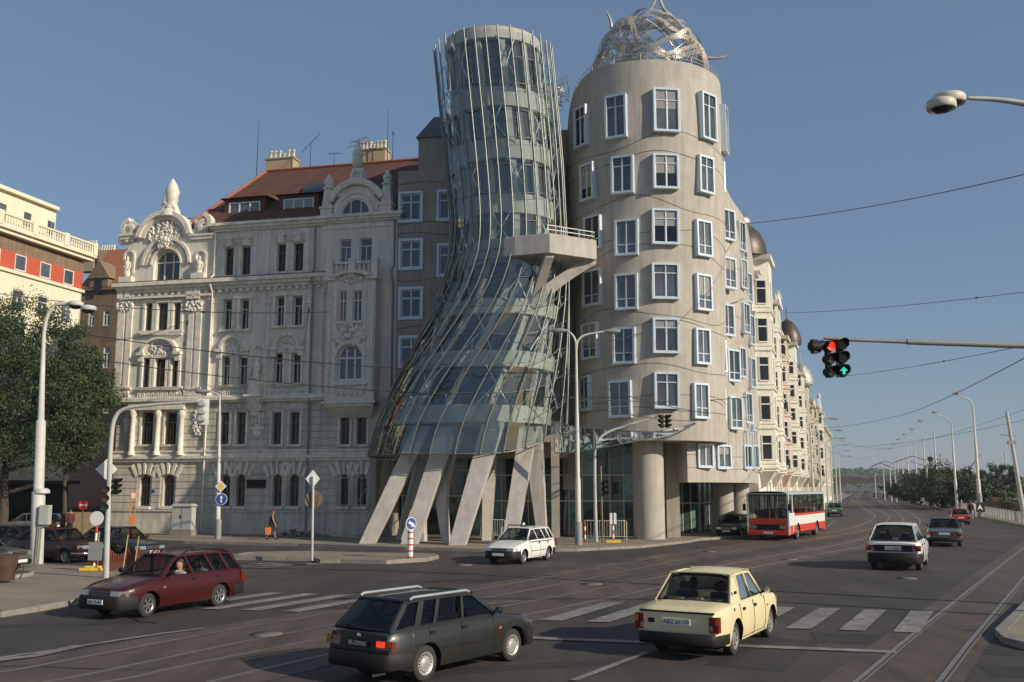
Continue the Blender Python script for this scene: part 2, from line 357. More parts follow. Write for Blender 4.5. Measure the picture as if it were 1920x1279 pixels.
front = PX((-60,1012),(200,1013),(345,1019),(560,1024),(760,1031),(920,1035),(1080,1034),(1200,1028),(1290,1018),(1310,1014))
back_emb = [(16.6,63.5),(19.3,70.5),(22.5,79)]+[(er(t, -34+.0)) for t in ()]
far = [(Vector((22.5,79))+EMB*t) for t in (60, 160, 500)]
pavement('pavement', [tuple(p) for p in front]+back_emb+[tuple(p) for p in far]+[(far[-1].x-8, far[-1].y),(14,80),(-40,80)])
pavement('near_pavement', PX((-420,1165),(0,1158),(70,1147),(170,1128),(215,1112),(262,1095),(262,1083),(170,1069),(0,1061),(-420,1052)))
isl = PX((436,1046),(470,1041),(600,1040),(720,1043),(812,1044),(822,1048),(800,1053),(724,1058),(640,1056),(600,1056),(590,1052),(440,1050))
pavement('traffic_island', isl, .15)
pavement('corner_island', PX((1868,1192),(1925,1135),(2150,1135),(2150,1250),(1930,1220),(1885,1208)), .13)
pavement('embankment_pavement', [er(-90,0),er(-40,0),er(0,-.8)]+[er(t,-1.5) for t in (40,100,200,400,700)]+[er(700,6),er(0,6),er(-90,7)])
# little planted bed beside the rusty planter
b = MB(); c = G(20, 1088); b.lathe([(1.25,.13),(1.25,.24),(1.1,.25),(1.1,.2),(.05,.2)], (c[0]-.6, c[1], 0), 28); tag(b.build('planting_bed_rim', M['kerb']), 'round stone rim around the small grass bed on the near pavement', 'tree pit')
b = MB(); rr = random.Random(4)
for k in range(1500):
    r = 1.08*math.sqrt(rr.random()); t = rr.uniform(0, 6.28); x = c[0]-.6+r*math.cos(t); y = c[1]+r*math.sin(t); a = rr.uniform(0, 3.14); h = rr.uniform(.04, .1)
    b.add([(x-.012*math.cos(a), y-.012*math.sin(a), .2),(x+.012*math.cos(a), y+.012*math.sin(a), .2),(x+rr.uniform(-.03,.03), y, .2+h)], [(0,1,2)])
tag(b.build('grass', M['grass']), 'short grass in the round bed on the near pavement', 'grass', kind='stuff')
# tram track bed and rails
RA = [(-260,1300),(0,1262),(200,1225),(403,1187),(610,1152),(960,1095),(1227,1047),(1430,1017),(1543,1001),(1602,989),(1632,977),(1640,968),(1628,958),(1607,944),(1596,936)]
RB = [(-160,1330),(215,1277),(328,1253),(590,1201),(985,1130),(1260,1078),(1455,1042),(1580,1020),(1665,996),(1688,984),(1694,974),(1684,964),(1664,948),(1640,937)]
def world_path(px, n=8):
    return smooth_path([G3(*p) for p in px], n)
def offs(path, d):
    out = []
    for i, p in enumerate(path):
        t = (path[min(i+1, len(path)-1)]-path[max(i-1, 0)]).normalized(); out.append(p+Vector((-t.y, t.x, 0))*d)
    return out
def strip(b, path, w, z, mi=0):
    a = offs(path, w/2); c = offs(path, -w/2)
    vs = [(p.x, p.y, z) for p in a]+[(p.x, p.y, z) for p in c]; n = len(path)
    b.add(vs, [(i+n, i+n+1, i+1, i) for i in range(n-1)], mi)
pa, pb = world_path(RA), world_path(RB)
def ext(path, L): return path+[path[-1]+Vector((EMB.x, EMB.y, 0))*L*k/4 for k in range(1, 5)]
pa, pb = ext(pa, 450), ext(pb, 450)
b = MB(); strip(b, offs(pa, -.72), 3.0, .004); tag(b.build('tram_track_paving', M['trackbed']), kind='structure')
b = MB(); strip(b, offs(pb, -.72), 3.0, .008); tag(b.build('second_tram_track_paving', M['trackbed']), kind='structure')
b = MB()
for base in (pa, pb):
    for d in (0, -1.435):
        strip(b, offs(base, d), .11, .016); strip(b, offs(base, d-.1), .05, .013, 1)
tag(b.build('tram_rails', [M['steel_rail'], M['joint']]), kind='structure')
pc = [G3(*p) for p in ((1540,1338),(1610,1275),(1696,1203),(1796,1124),(1900,1042),(1960,998))]
b = MB(); strip(b, offs(pc, -.5), 2.0, .005); tag(b.build('crossing_tram_paving', M['trackbed']), kind='structure')
b = MB()
for d in (0, -1.15):
    strip(b, offs(pc, d), .09, .017); strip(b, offs(pc, d-.1), .05, .014, 1)
tag(b.build('crossing_tram_rails', [M['steel_rail'], M['joint']]), kind='structure')
# painted markings
b = MB()
sd = Vector((.46, .888)); A = Vector(G(500, 1128)); B = Vector(G(1770, 1167)); u = (B-A); L = u.length; u.normalize()
k = -1.2
while k < L+.6:
    p = A+u*k; px = 960+1800*p.x/p.y
    if not (655 < px < 1062) and px < 1735:
        q = [p-sd*2.05-u*.27, p-sd*2.05+u*.27, p+sd*2.05+u*.27, p+sd*2.05-u*.27]; b.add([(v.x, v.y, .021) for v in q], [(0,1,2,3)])
    k += 1.12
s0, s1 = Vector(G(985,1197)), Vector(G(1680,1224)); strip(b, [Vector((*s0,0)), Vector((*s1,0))], .32, .021)
def line(b, p, q, w=.13, z=.021): strip(b, [G3(*p), G3(*q)], w, z)
line(b, (1075,1278), (1215,1224), .14); line(b, (-120,1252), (112,1219)); strip(b, [G3(112,1219), G3(300,1190), G3(380,1180)], .16, .022)
strip(b, [G3(-40,1243), G3(60,1232), G3(150,1212)], .3, .0205)
line(b, (910,1134), (975,1128)); line(b, (1745,1182), (1925,1180), .0)
for i in range(6): line(b, (452+i*18, 1062.5-i*.8), (545+i*14, 1061-i*.9), .34) if i % 2 == 0 else None
line(b, (470,1057.5), (600,1059.5), .4); line(b, (455,1066), (530,1064), .3)
line(b, (1560,964), (1592,963), .8); line(b, (1602,966),(1612,966), .8); line(b, (1652,966),(1662,966), .8); line(b, (1710,964),(1740,966), .8)
line(b, (1552,988),(1565,976), .14); line(b, (1120,1030),(1130,1029), .1)
for t in range(0, 420, 9):
    p = Vector(er(t-20, -7)); q = p+EMB*3; strip(b, [Vector((*p,0)), Vector((*q,0))], .14, .021)
for t in range(0, 420, 9):
    p = Vector(er(t-10, -22)); q = p+EMB*3; strip(b, [Vector((*p,0)), Vector((*q,0))], .14, .021)
tag(b.build('road_markings', M['paint']), kind='structure')
# asphalt patches and sealed cracks
b = MB(); rr = random.Random(9)
for k in range(26):
    p = Vector((rr.uniform(-14, 22), rr.uniform(15, 52))); a = rr.choice([0.3, .5, -.2, 1.1]); l = rr.uniform(.8, 4.5); w_ = rr.uniform(.5, 1.6)
    d = Vector((math.cos(a), math.sin(a))); e = Vector((-d.y, d.x)); z = .0115+.0003*k/26
    q = [p, p+d*l, p+d*l+e*w_, p+e*w_]; b.add([(v.x, v.y, .0022+.0001*k) for v in q], [(0,1,2,3)])
tag(b.build('asphalt_patches', mat('patch_asphalt', (.034,.031,.029), .85, .2, 1.2, .3, 70, world=True)), kind='structure')
b = MB()
for k in range(16):
    p = Vector((rr.uniform(-16, 20), rr.uniform(14, 45), 0)); a = rr.uniform(-.5, .9); pts = [p]
    for j in range(9): a += rr.uniform(-.5, .5); pts.append(pts[-1]+Vector((math.cos(a), math.sin(a), 0))*rr.uniform(.4, 1.0))
    strip(b, pts, rr.uniform(.03, .06), .0095+.0001*k)
tag(b.build('sealed_cracks', mat('tar', (.015,.014,.013), .5, .1, 3)), kind='structure')
b = MB()
for p in ((1110,1096),(690,1110),(1480,1050),(1330,1035),(500,1190),(1700,1085),(870,1060)):
    c = G(*p); b.lathe([(.34,.0),(.34,.0235),(.02,.0235)], (c[0], c[1], 0), 20)
tag(b.build('manhole_covers', M['joint']), kind='structure')
# far hills and river bank
def ridge(name, px0, px1, Y, tops, m, seed, dep=60):
    rr = random.Random(seed); b = MB(); n = 90; vs = []; fs = []
    for i in range(n+1):
        px = lerp(px0, px1, i/n); top = interp(tops, px)+rr.uniform(-1.2, 1.2)
        p = at(px, top, Y); q = at(px, 917, Y-dep*6); r = at(px, 917, Y+dep*6)
        mid = lerp(p, q, .5)+Vector((0, 0, rr.uniform(-2, 4)))
        vs += [(q.x, q.y, -2), tuple(mid), tuple(p), (r.x, r.y, -2)]
    for i in range(n):
        for k in range(3): fs.append((i*4+k, i*4+4+k, i*4+5+k, i*4+1+k))
    b.add(vs, fs, 0, True); tag(b.build(name, m), kind='structure')
ridge('hills', 1380, 2150, 1500, [(1500,886),(1560,884),(1620,882),(1680,885),(1740,884),(1800,888),(1850,896),(1900,902),(2150,900)], M['hill'], 3)
ridge('far_hills', 1650, 2300, 2600, [(1650,900),(1780,893),(1860,889),(1930,896),(2300,890)], M['hill'], 5)
ridge('left_hills', -200, 260, 1500, [(-200,900),(260,900)], M['hill'], 6)
# wooded texture on the hill
b = MB(); rr = random.Random(21)
for k in range(2600):
    px = rr.uniform(1545, 1930); base = interp([(1500,886),(1560,884),(1620,882),(1680,885),(1740,884),(1800,888),(1850,896),(1900,902)], px)
    t = rr.random(); py = lerp(base-1.5, 914, t); Y = lerp(1480, 1200, t); p = at(px, py, Y); r = rr.uniform(1.6, 3.6)
    b.ball((p.x, p.y, p.z), r, 0, 5, 4, (1.3, 1, rr.uniform(.8, 1.6)))
tag(b.build('hillside_wood', M['leaf2']), 'far wooded hillside behind the railway bridge', 'wood', kind='stuff')
# ================= MASONRY HELPERS =================
def wall_open(b, u0, u1, z0, z1, ops, y=0.0, depth=.25, mi=0, mr=None):
    """wall sheet at local y with rectangular / arched openings and real reveals"""
    mr = mi if mr is None else mr
    us = sorted({u0, u1, *[o['u0'] for o in ops], *[o['u1'] for o in ops]}); zs = sorted({z0, z1, *[o['z0'] for o in ops], *[o['z1'] for o in ops]})
    for i in range(len(us)-1):
        for j in range(len(zs)-1):
            cu, cz = (us[i]+us[i+1])/2, (zs[j]+zs[j+1])/2
            if any(o['u0'] < cu < o['u1'] and o['z0'] < cz < o['z1'] for o in ops): continue
            b.quad((us[i],y,zs[j]),(us[i+1],y,zs[j]),(us[i+1],y,zs[j+1]),(us[i],y,zs[j+1]), mi)
    for o in ops:
        a, c, d, e = o['u0'], o['u1'], o['z0'], o['z1']; Y = y+o.get('dep', depth)
        b.quad((a,y,d),(a,y,e),(a,Y,e),(a,Y,d), mr); b.quad((c,y,e),(c,y,d),(c,Y,d),(c,Y,e), mr); b.quad((c,y,d),(a,y,d),(a,Y,d),(c,Y,d), mr)
        h = o.get('arch', 0)
        if not h: b.quad((a,y,e),(c,y,e),(c,Y,e),(a,Y,e), mr)
        else:                                      # arch of rise h inside the top of the opening
            n = 10; m_ = (a+c)/2; rw = (c-a)/2; pts = [(m_+rw*math.cos(math.pi*k/n), e-h+h*math.sin(math.pi*k/n)) for k in range(n+1)]
            for k in range(n):
                (xa, za), (xb, zb) = pts[k], pts[k+1]
                b.quad((xa,y,za),(xb,y,zb),(xb,Y,zb),(xa,Y,za), mr)
                b.quad((xa,y-.001,za),(xa,y-.001,e),(xb,y-.001,e),(xb,y-.001,zb), mi)
def win(parent, o, y=0.0, style='t', fm=None, pm=None, name='window', fw=.07):
    a, c, d, e = o['u0'], o['u1'], o['z0'], o['z1']; Y = y+o.get('dep', .25)-.1; b = MB(); h = o.get('arch', 0)
    b.box(a, a+fw, Y-.04, Y+.06, d, e-h); b.box(c-fw, c, Y-.04, Y+.06, d, e-h); b.box(a+fw, c-fw, Y-.04, Y+.06, d, d+fw)
    if h: b.arch((a+c)/2, e-h, (c-a)/2-fw, (c-a)/2, Y-.04, Y+.06, 0, 180, 10, sz=h/((c-a)/2))
    else: b.box(a+fw, c-fw, Y-.04, Y+.06, e-fw, e)
    w_, ht = c-a, e-d; tz = d+ht*.66
    if style == 't':                                 # transom with a central mullion below
        b.box(a+fw, c-fw, Y-.06, Y+.04, tz, tz+fw); b.box((a+c)/2-fw*.45, (a+c)/2+fw*.45, Y-.03, Y+.04, d+fw, tz)
    elif style == 'x':
        b.box(a+fw, c-fw, Y-.05, Y+.04, tz, tz+fw); b.box((a+c)/2-fw*.5, (a+c)/2+fw*.5, Y-.03, Y+.04, d+fw, e-fw)
    elif style == '3':
        for k in (1, 2): x = a+w_*k/3; b.box(x-fw*.5, x+fw*.5, Y-.03, Y+.04, d+fw, e-fw)
    elif style == '3x':
        for k in (1, 2): x = a+w_*k/3; b.box(x-fw*.5, x+fw*.5, Y-.03, Y+.04, d+fw, e-fw*1.5-h*.1)
        b.box(a+fw, c-fw, Y-.05, Y+.04, d+ht*.6, d+ht*.6+fw)
    f = b.build(name, fm or M['winwhite'], parent)
    g = MB()
    g.quad((a,Y+.02,d),(c,Y+.02,d),(c,Y+.02,e),(a,Y+.02,e))
    g.build('pane', pm or M['pane'], f); return f
def OP(F, px0, px1, py0, py1, yl=0.0, **k):
    pm_ = (px0+px1)/2; z1 = F.Z(pm_, py0, yl); z0 = F.Z(pm_, py1, yl); d = dict(u0=F.U(px0, (py0+py1)/2, yl), u1=F.U(px1, (py0+py1)/2, yl), z0=z0, z1=z1); d.update(k); return d
def cornice(b, u0, u1, z, steps, y=0.0, mi=0, ends=True):
    """steps: (height above z start, height end, projection)"""
    for h0, h1, p in steps: b.box(u0-(p if ends else 0), u1+(p if ends else 0), y-p, y+.05, z+h0, z+h1-.002, mi)
def dentils(b, u0, u1, z, h, p, w_=.16, gap=.22, y=0.0, mi=0):
    n = int((u1-u0)/(w_+gap))
    for k in range(n): x = u0+(u1-u0)*(k+.5)/n; b.box(x-w_/2, x+w_/2, y-p, y, z, z+h, mi)
def baluster_row(b, u0, u1, z, h, y, mi=0, pitch=.3):
    n = max(2, int((u1-u0)/pitch)); b.box(u0, u1, y-.1, y+.1, z, z+h*.14, mi); b.box(u0, u1, y-.12, y+.12, z+h*.86, z+h, mi)
    for k in range(n):
        x = u0+(u1-u0)*(k+.5)/n; b.lathe([(.05,h*.14),(.1,h*.32),(.045,h*.6),(.075,h*.74),(.05,h*.86)], (x, y, z), 7, mi)
def vase(b, x, y, z, s, mi=0):
    b.box(x-.34*s, x+.34*s, y-.34*s, y+.34*s, z, z+.35*s, mi)
    b.lathe([(.2,.35),(.36,.5),(.42,.72),(.3,1.0),(.38,1.15),(.34,1.4),(.2,1.75),(.1,2.0),(.16,2.12),(.03,2.3)] if s < 1 else [(.24,.35),(.44,.55),(.5,.8),(.34,1.1),(.46,1.25),(.42,1.6),(.52,1.9),(.3,2.5),(.1,2.8),(.04,2.9)], (x, y, z), 12, mi) if True else None
def figure(b, x, y, z, h, mi=0):                      # draped carved figure on a bracket
    s = h/1.7
    b.lathe([(.16,0),(.26,.05),(.24,.4),(.2,.8),(.24,1.05),(.25,1.2),(.1,1.36),(.06,1.42),(.1,1.5),(.11,1.58),(.06,1.68),(.01,1.7)], (x, y, z), 10, mi, sx=s*1.0, sy=s*.8) if s == 1 else \
    b.lathe([(r*s, zz*s) for r, zz in [(.16,0),(.26,.05),(.24,.4),(.2,.8),(.24,1.05),(.25,1.2),(.1,1.36),(.06,1.42),(.1,1.5),(.11,1.58),(.06,1.68),(.01,1.7)]], (x, y, z), 10, mi)
    b.tube([(x-.24*s, y, z+1.2*s), (x-.3*s, y-.08, z+.9*s), (x-.1*s, y-.2*s, z+.85*s)], .06*s, 6, mi); b.tube([(x+.24*s, y, z+1.2*s), (x+.32*s, y-.05, z+.95*s), (x+.2*s, y-.15*s, z+.6*s)], .06*s, 6, mi)
def volute(b, x, z, s, y0, y1, flip=1, mi=0):
    pts = []
    for k in range(22):
        t = k/21; r = s*(.5-.38*t); a = math.pi*(.5-2.1*t); pts.append((x+flip*(-r*math.cos(a))*.9, z+r*math.sin(a)))
    for p, q in zip(pts, pts[1:]):
        b.bar((p[0], (y0+y1)/2, p[1]), (q[0], (y0+y1)/2, q[1]), y1-y0, .22*s, mi, up=(0,0,1)) if abs(p[0]-q[0]) > abs(p[1]-q[1])*.2 else b.bar((p[0], (y0+y1)/2, p[1]), (q[0], (y0+y1)/2, q[1]), y1-y0, .22*s, mi, up=(1,0,0))
# ================= WHITE CARVED APARTMENT BUILDING =================
FW = Frame(-27.2, 66.2, -13)
def white_building():
    root = thing('apartment_building', 'white carved apartment building with red tiled roof left of the glass tower', 'building', (FW.o.x, FW.o.y, 0), FW.a)
    U = FW.U; Z = FW.Z
    uR = U(738, 800); uB0, uB1 = U(598, 700), U(738, 700); uA1 = U(392, 700)
    zc0 = Z(600, 855); zc1 = Z(500, 749); zc2 = Z(400, 527); zE = Z(500, 421); zB = Z(665, 409)
    F_ = {'lo': [], 'hi': []}
    g0 = [OP(FW, a, c, 890, 949, arch=.35, dep=.4) for a, c in ((261,281),(305,326),(414,431),(442,459),(511,528),(542,560),(637,653),(669,687))]
    g1 = [OP(FW, a, c, 773, 833, dep=.35) for a, c in ((267,288),(311,332),(414,430),(444,461),(511,528),(544,562),(639,656),(670,688))]
    g2 = [OP(FW, a, c, t, d, dep=.38) for a, c, t, d in ((268,281,672,727),(291,310,672,727),(322,334,672,727),(416,431,668,722),(447,464,668,722),(514,530,662,718),(547,564,662,718))]
    g3 = [OP(FW, a, c, t, d, dep=.38) for a, c, t, d in ((273,286,568,624),(296,315,568,624),(326,339,568,624),(419,435,562,618),(450,467,561,617),(517,533,556,611),(549,567,555,610))]
    g4 = [OP(FW, a, c, t, d, dep=.35) for a, c, t, d in ((422,438,465,516),(453,470,463,515),(520,536,458,509),(551,569,456,508))]
    aw = OP(FW, 288, 337, 469, 526, dep=.45); aw['arch'] = (aw['u1']-aw['u0'])/2
    # lower, rusticated walls
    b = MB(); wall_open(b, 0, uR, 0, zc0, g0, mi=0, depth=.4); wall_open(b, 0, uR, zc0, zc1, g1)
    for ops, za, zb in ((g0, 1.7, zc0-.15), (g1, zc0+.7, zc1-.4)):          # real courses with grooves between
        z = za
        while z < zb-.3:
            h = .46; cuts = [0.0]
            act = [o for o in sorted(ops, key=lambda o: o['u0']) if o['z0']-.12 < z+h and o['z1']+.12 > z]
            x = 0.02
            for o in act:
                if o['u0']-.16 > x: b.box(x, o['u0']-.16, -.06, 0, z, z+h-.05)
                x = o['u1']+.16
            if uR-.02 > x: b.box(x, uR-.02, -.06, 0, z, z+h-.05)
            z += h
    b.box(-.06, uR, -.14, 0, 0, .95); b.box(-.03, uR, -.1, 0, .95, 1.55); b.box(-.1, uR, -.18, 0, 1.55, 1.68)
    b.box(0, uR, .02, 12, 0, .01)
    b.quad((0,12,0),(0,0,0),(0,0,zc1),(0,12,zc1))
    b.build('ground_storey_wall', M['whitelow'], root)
    b = MB(); wall_open(b, 0, uR, zc1, zc2, g2+g3); zlim = Z(300, 440)
    wall_open(b, 0, uB0, zc2, zE, g4+[aw]); b.quad((0,12,zc1),(0,0,zc1),(0,0,zE),(0,12,zE))
    # oriel bay face
    ob = -1.1; o0, o1 = U(612, 620, ob), U(703, 620, ob); zob = Z(655, 752, ob); zot = Z(655, 520, ob)
    w3 = [OP(FW, 635, 649, 545, 603, ob, dep=.3), OP(FW, 661, 678, 544, 602, ob, dep=.3)]
    w2 = OP(FW, 633, 679, 646, 713, ob, dep=.3); w2['arch'] = (w2['u1']-w2['u0'])/2*.9
    wall_open(b, o0, o1, zob, zot, w3+[w2], y=ob)
    b.quad((o0,0,zob),(o0,ob,zob),(o0,ob,zot),(o0,0,zot)); b.quad((o1,ob,zob),(o1,0,zob),(o1,0,zot),(o1,ob,zot)); b.quad((o0,0,zob),(o1,0,zob),(o1,ob,zob),(o0,ob,zob)); b.quad((o0,ob,zot),(o1,ob,zot),(o1,0,zot),(o0,0,zot))
    w4 = [OP(FW, 637, 658, 449, 493, dep=.3), OP(FW, 674, 697, 446, 492, dep=.3)]
    wall_open(b, uB0, uR, zc2, zB, w4)
    b.build('upper_wall', M['white'], root)
    # ------ trim ------
    b = MB()
    cornice(b, 0, uR, zc0-.3, [(0,.18,.22),(.18,.36,.32),(.36,.62,.16),(.62,.74,.24)])
    cornice(b, 0, o0-.3, zc1-.15, [(0,.15,.25),(.15,.34,.42),(.34,.46,.3)])
    cornice(b, -.05, o0-.2, zc2-.62, [(0,.2,.2),(.2,.42,.42),(.42,.68,.62)]); dentils(b, 0, o0-.3, zc2-.85, .2, .25, .2, .3)
    b.box(-.2, uA1, -.3, 0, zc2-1.05, zc2-.9)
    cornice(b, uA1+.1, uB0, zE-.35, [(0,.16,.18),(.16,.36,.35),(.36,.55,.5)])
    cornice(b, uB0, uR, zB-.3, [(0,.14,.14),(.14,.32,.3),(.32,.5,.42)]); b.box(uB0, uR, -.06, .02, zB-.7, zB-.42)
    # pilasters framing the left projecting section and the wall fields
    for px0, px1, y0, y1 in ((219,232,560,742),(236,246,560,742),(352,362,560,742),(366,376,560,742),(392,398,560,742),(500,503,560,742),(576,582,560,742),(602,606,540,742),(706,712,560,742)):
        b.box(U(px0,(y0+y1)/2), U(px1,(y0+y1)/2), -.12, 0, Z(px0,y1), Z(px0,y0)); b.box(U(px0,650)-.08, U(px1,650)+.08, -.18, 0, Z(px0,y0)-.35, Z(px0,y0)-.2); b.box(U(px0,650)-.06, U(px1,650)+.06, -.16, 0, Z(px0,y1), Z(px0,y1)+.4)
    for px0, px1 in ((402,408),(476,482),(500,506),(574,580)):
        b.box(U(px0,470), U(px1,470), -.08, 0, zc2+.1, zE-.4)
    for o in g3+g2:                                     # jambs, heads and sills
        b.box(o['u0']-.18, o['u0']-.02, -.1, 0, o['z0'], o['z1']); b.box(o['u1']+.02, o['u1']+.18, -.1, 0, o['z0'], o['z1']); b.box(o['u0']-.2, o['u1']+.2, -.14, 0, o['z1']+.02, o['z1']+.2); b.box(o['u0']-.2, o['u1']+.2, -.22, 0, o['z0']-.16, o['z0']-.02)
    for o in g4:
        b.box(o['u0']-.2, o['u0']-.02, -.08, 0, o['z0']-.02, o['z1']); b.box(o['u1']+.02, o['u1']+.2, -.08, 0, o['z0']-.02, o['z1']); b.box(o['u0']-.16, o['u1']+.16, -.14, 0, o['z0']-.16, o['z0']-.03)
        cx = (o['u0']+o['u1'])/2; b.box(cx-.22, cx+.22, -.28, 0, o['z1']+.05, o['z1']+.55); b.box(cx-.34, cx+.34, -.32, 0, o['z1']+.55, o['z1']+.7); b.relief(cx, o['z1']+.25, 1.1, .5, -.03, 16, int(cx*7), r=.09)
    for o in w3+w4: b.box(o['u0']-.12, o['u1']+.12, (ob if o in w3 else 0)-.16, (ob if o in w3 else 0), o['z0']-.16, o['z0']-.03)
    # round-headed carved panels over the first-floor windows
    for px, py, r, rise in ((301,661,1.42,.75),(438,655,.98,1),(540,651,.98,1)):
        cx, cz = FW.uv(px, py); b.arch(cx, cz, r-.22, r, -.32, 0, sz=rise, n=16); b.arch(cx, cz, r-.42, r-.22, -.14, 0, sz=rise, n=16)
        b.box(cx-r-.28, cx-r+.3, -.34, 0, cz-.2, cz); b.box(cx+r-.3, cx+r+.28, -.34, 0, cz-.2, cz); b.box(cx-r-.18, cx-r+.2, -.22, 0, cz-.62, cz-.2); b.box(cx+r-.2, cx+r+.18, -.22, 0, cz-.62, cz-.2)
        b.relief(cx, cz+r*.3*rise, r*1.3, r*1.1*rise, -.05, 46, int(px), r=.13, depth=.14); b.relief(cx, cz-.15, r*1.5, .5, -.05, 30, int(px)+1, r=.1, depth=.12)
        for k in range(9): t = math.radians(lerp(20, 160, k/8)); b.bar((cx+.35*math.cos(t), -.05, cz+.35*math.sin(t)*rise), (cx+(r-.45)*math.cos(t), -.05, cz+(r-.45)*math.sin(t)*rise), .07, .09)
    cx, cz = FW.uv(302, 636); b.box(cx-1.7, cx+1.7, -.2, 0, cz+.42, cz+.6)
    # balustrade panels under the first-floor windows
    for px0, px1, py in ((258,343,742),(408,471,738),(507,570,736),(222,246,742),(352,378,742)):
        u0, u1 = U(px0, py), U(px1, py); z = Z(px0, py)-.25; b.box(u0, u1, -.2, 0, z-.12, z); b.box(u0, u1, -.22, 0, z+.66, z+.8)
        n = int((u1-u0)/.34)
        for k in range(n): x = u0+(u1-u0)*(k+.5)/n; b.arch(x, z+.3, .04, .13, -.14, 0, 0, 180, 6); b.box(x-.13, x-.04, -.14, 0, z, z+.3); b.box(x+.04, x+.13, -.14, 0, z, z+.3)
    # first-floor columns left, consoles, keystone fans over ground-floor windows
    for px in (252, 299, 343):
        x = U(px, 810); z0, z1 = Z(px, 854), Z(px, 770); b.lathe([(.26,0),(.26,.2),(.19,.28),(.17,z1-z0-.5),(.27,z1-z0-.3),(.27,z1-z0)], (x, -.24, z0), 12)
    x0, x1 = U(245, 766), U(350, 766); b.box(x0, x1, -.42, 0, Z(300,769), Z(300,764)); b.box(x0, x1, -.3, 0, Z(300,764), zc1-.16)
    for o in g0:
        cx = (o['u0']+o['u1'])/2
        for k in range(5):
            t = math.radians(lerp(60, 120, k/4)); zc = o['z1']-1.1; p0 = (cx+1.15*math.cos(t), -.05, zc+1.15*math.sin(t)); p1 = (cx+2.0*math.cos(t), -.06, zc+2.0*math.sin(t)); b.bar(p0, p1, .16, .22)
        b.box(o['u0']-.14, o['u1']+.14, -.2, 0, o['z0']-.2, o['z0']-.02)
    for o in g1: b.box(o['u0']-.16, o['u0']-.02, -.12, 0, o['z0'], o['z1']+.1); b.box(o['u1']+.02, o['u1']+.16, -.12, 0, o['z0'], o['z1']+.1); b.box(o['u0']-.2, o['u1']+.2, -.2, 0, o['z0']-.15, o['z0']-.02); b.relief((o['u0']+o['u1'])/2, o['z1']+.45, 1.2, .4, -.03, 14, int(o['u0']*9), r=.08)
    for px in (244, 374, 488): cx, cz = FW.uv(px if px != 488 else 484, 790); b.relief(cx, cz, .8, 2.0, -.08, 46, px, r=.13, depth=.14)
    for px in (236, 366): cx, cz = FW.uv(px, 556); b.box(cx-.5, cx-.05, -.3, 0, cz-.2, cz+.6); b.box(cx+.05, cx+.5, -.3, 0, cz-.2, cz+.6); b.relief(cx, cz-.7, 1.3, .8, -.1, 30, px, r=.13, depth=.16)
    # bracketed half figure between the pairs
    cx, cz = FW.uv(482, 745); b.frustum([(cx-.15,-.1,cz-1.3),(cx+.15,-.1,cz-1.3),(cx+.15,0,cz-1.3),(cx-.15,0,cz-1.3)], [(cx-.5,-.7,cz),(cx+.5,-.7,cz),(cx+.5,0,cz),(cx-.5,0,cz)]); b.box(cx-.6, cx+.6, -.8, 0, cz, cz+.14); b.box(cx-.42, cx+.42, -.55, 0, cz+.14, cz+1.15)
    b.relief(cx, cz-.7, 1.0, 1.0, -.3, 30, 77, r=.13)
    b.arch(cx, cz+3.0, .42, .6, -.15, 0); b.box(cx-.6, cx-.42, -.15, 0, cz+1.6, cz+3.0); b.box(cx+.42, cx+.6, -.15, 0, cz+1.6, cz+3.0)
    b.build('facade_trim', M['whitetrim'], root)
    b = MB(); figure(b, cx, -.3, cz+1.15, 1.5); b.build('carved_figure', M['whitetrim'], root)
    # red tile strip on the main cornice
    b = MB(); n = 150
    for k in range(n):
        x = -.6+(o0-.4+.6)*k/n; b.bar((x, -.62, zc2+.06), (x, .0, zc2+.24), .1, .07)
    b.build('tile_coping', M['tile'], root)
    # ------ left gable ------
    b = MB(); u0 = U(262, 450); u1 = U(357, 450); cx = (u0+u1)/2; hw = (u1-u0)/2
    zs = Z(300, 455); zt = Z(318, 401); R = hw; arc = [(cx+hw*math.cos(t), zs+(zt-zs)*math.sin(t)) for t in [math.pi*k/18 for k in range(19)]]
    b.prism([(u0, zc2+.1)]+[]+[(u1, zc2+.1)]+arc, .46, .8)
    b.prism([(u1, zE)]+[p for p in arc if p[1] > zE]+[(u0, zE)], .0, .45)
    for pxa, pxb in ((225,263),(356,400)):
        a, c = U(pxa, 480), U(pxb, 480); za, zb = zc2+.1, Z(pxa, 449); b.box(a, c, -.14, .5, zb-.05, zb+.18); b.box(a-.1, c+.1, -.22, .5, zb+.18, zb+.34)
        ni = (a+c)/2; b.arch(ni, Z(ni and pxa, 482), .32, .46, -.12, 0, n=10); b.box(ni-.46, ni-.32, -.12, 0, Z(pxa,515), Z(pxa,482)); b.box(ni+.32, ni+.46, -.12, 0, Z(pxa,515), Z(pxa,482))
        b.box(ni-.5, ni+.5, -.45, 0, zc2+.15, zc2+.55)
    for r0, r1, p in ((1.35,1.5,.16),(1.75,1.95,.1),(2.1,2.35,.2)):
        acx = (aw['u0']+aw['u1'])/2; acz = aw['z1']-aw['arch']; b.arch(acx, acz, r0*.82, r1*.82, -p, .1, n=20)
    b.arch(cx, zs, hw-.12, hw+.2, -.35, .6, 12, 168, 22, sz=(zt-zs)/hw); b.arch(cx, zs, hw-.45, hw-.12, -.18, .4, 12, 168, 22, sz=(zt-zs)/hw)
    b.relief(cx, Z(318, 437), 2.6, 1.7, -.06, 80, 31, r=.15, depth=.16); b.relief(cx, Z(318, 455), 1.0, .9, -.2, 24, 33, r=.15, depth=.16)
    xl, zl = FW.uv(243, 430); xr, zr = FW.uv(382, 420)
    volute(b, xl, zl, 1.35, -.15, .45, 1); volute(b, xr, zr, 1.35, -.15, .45, -1)
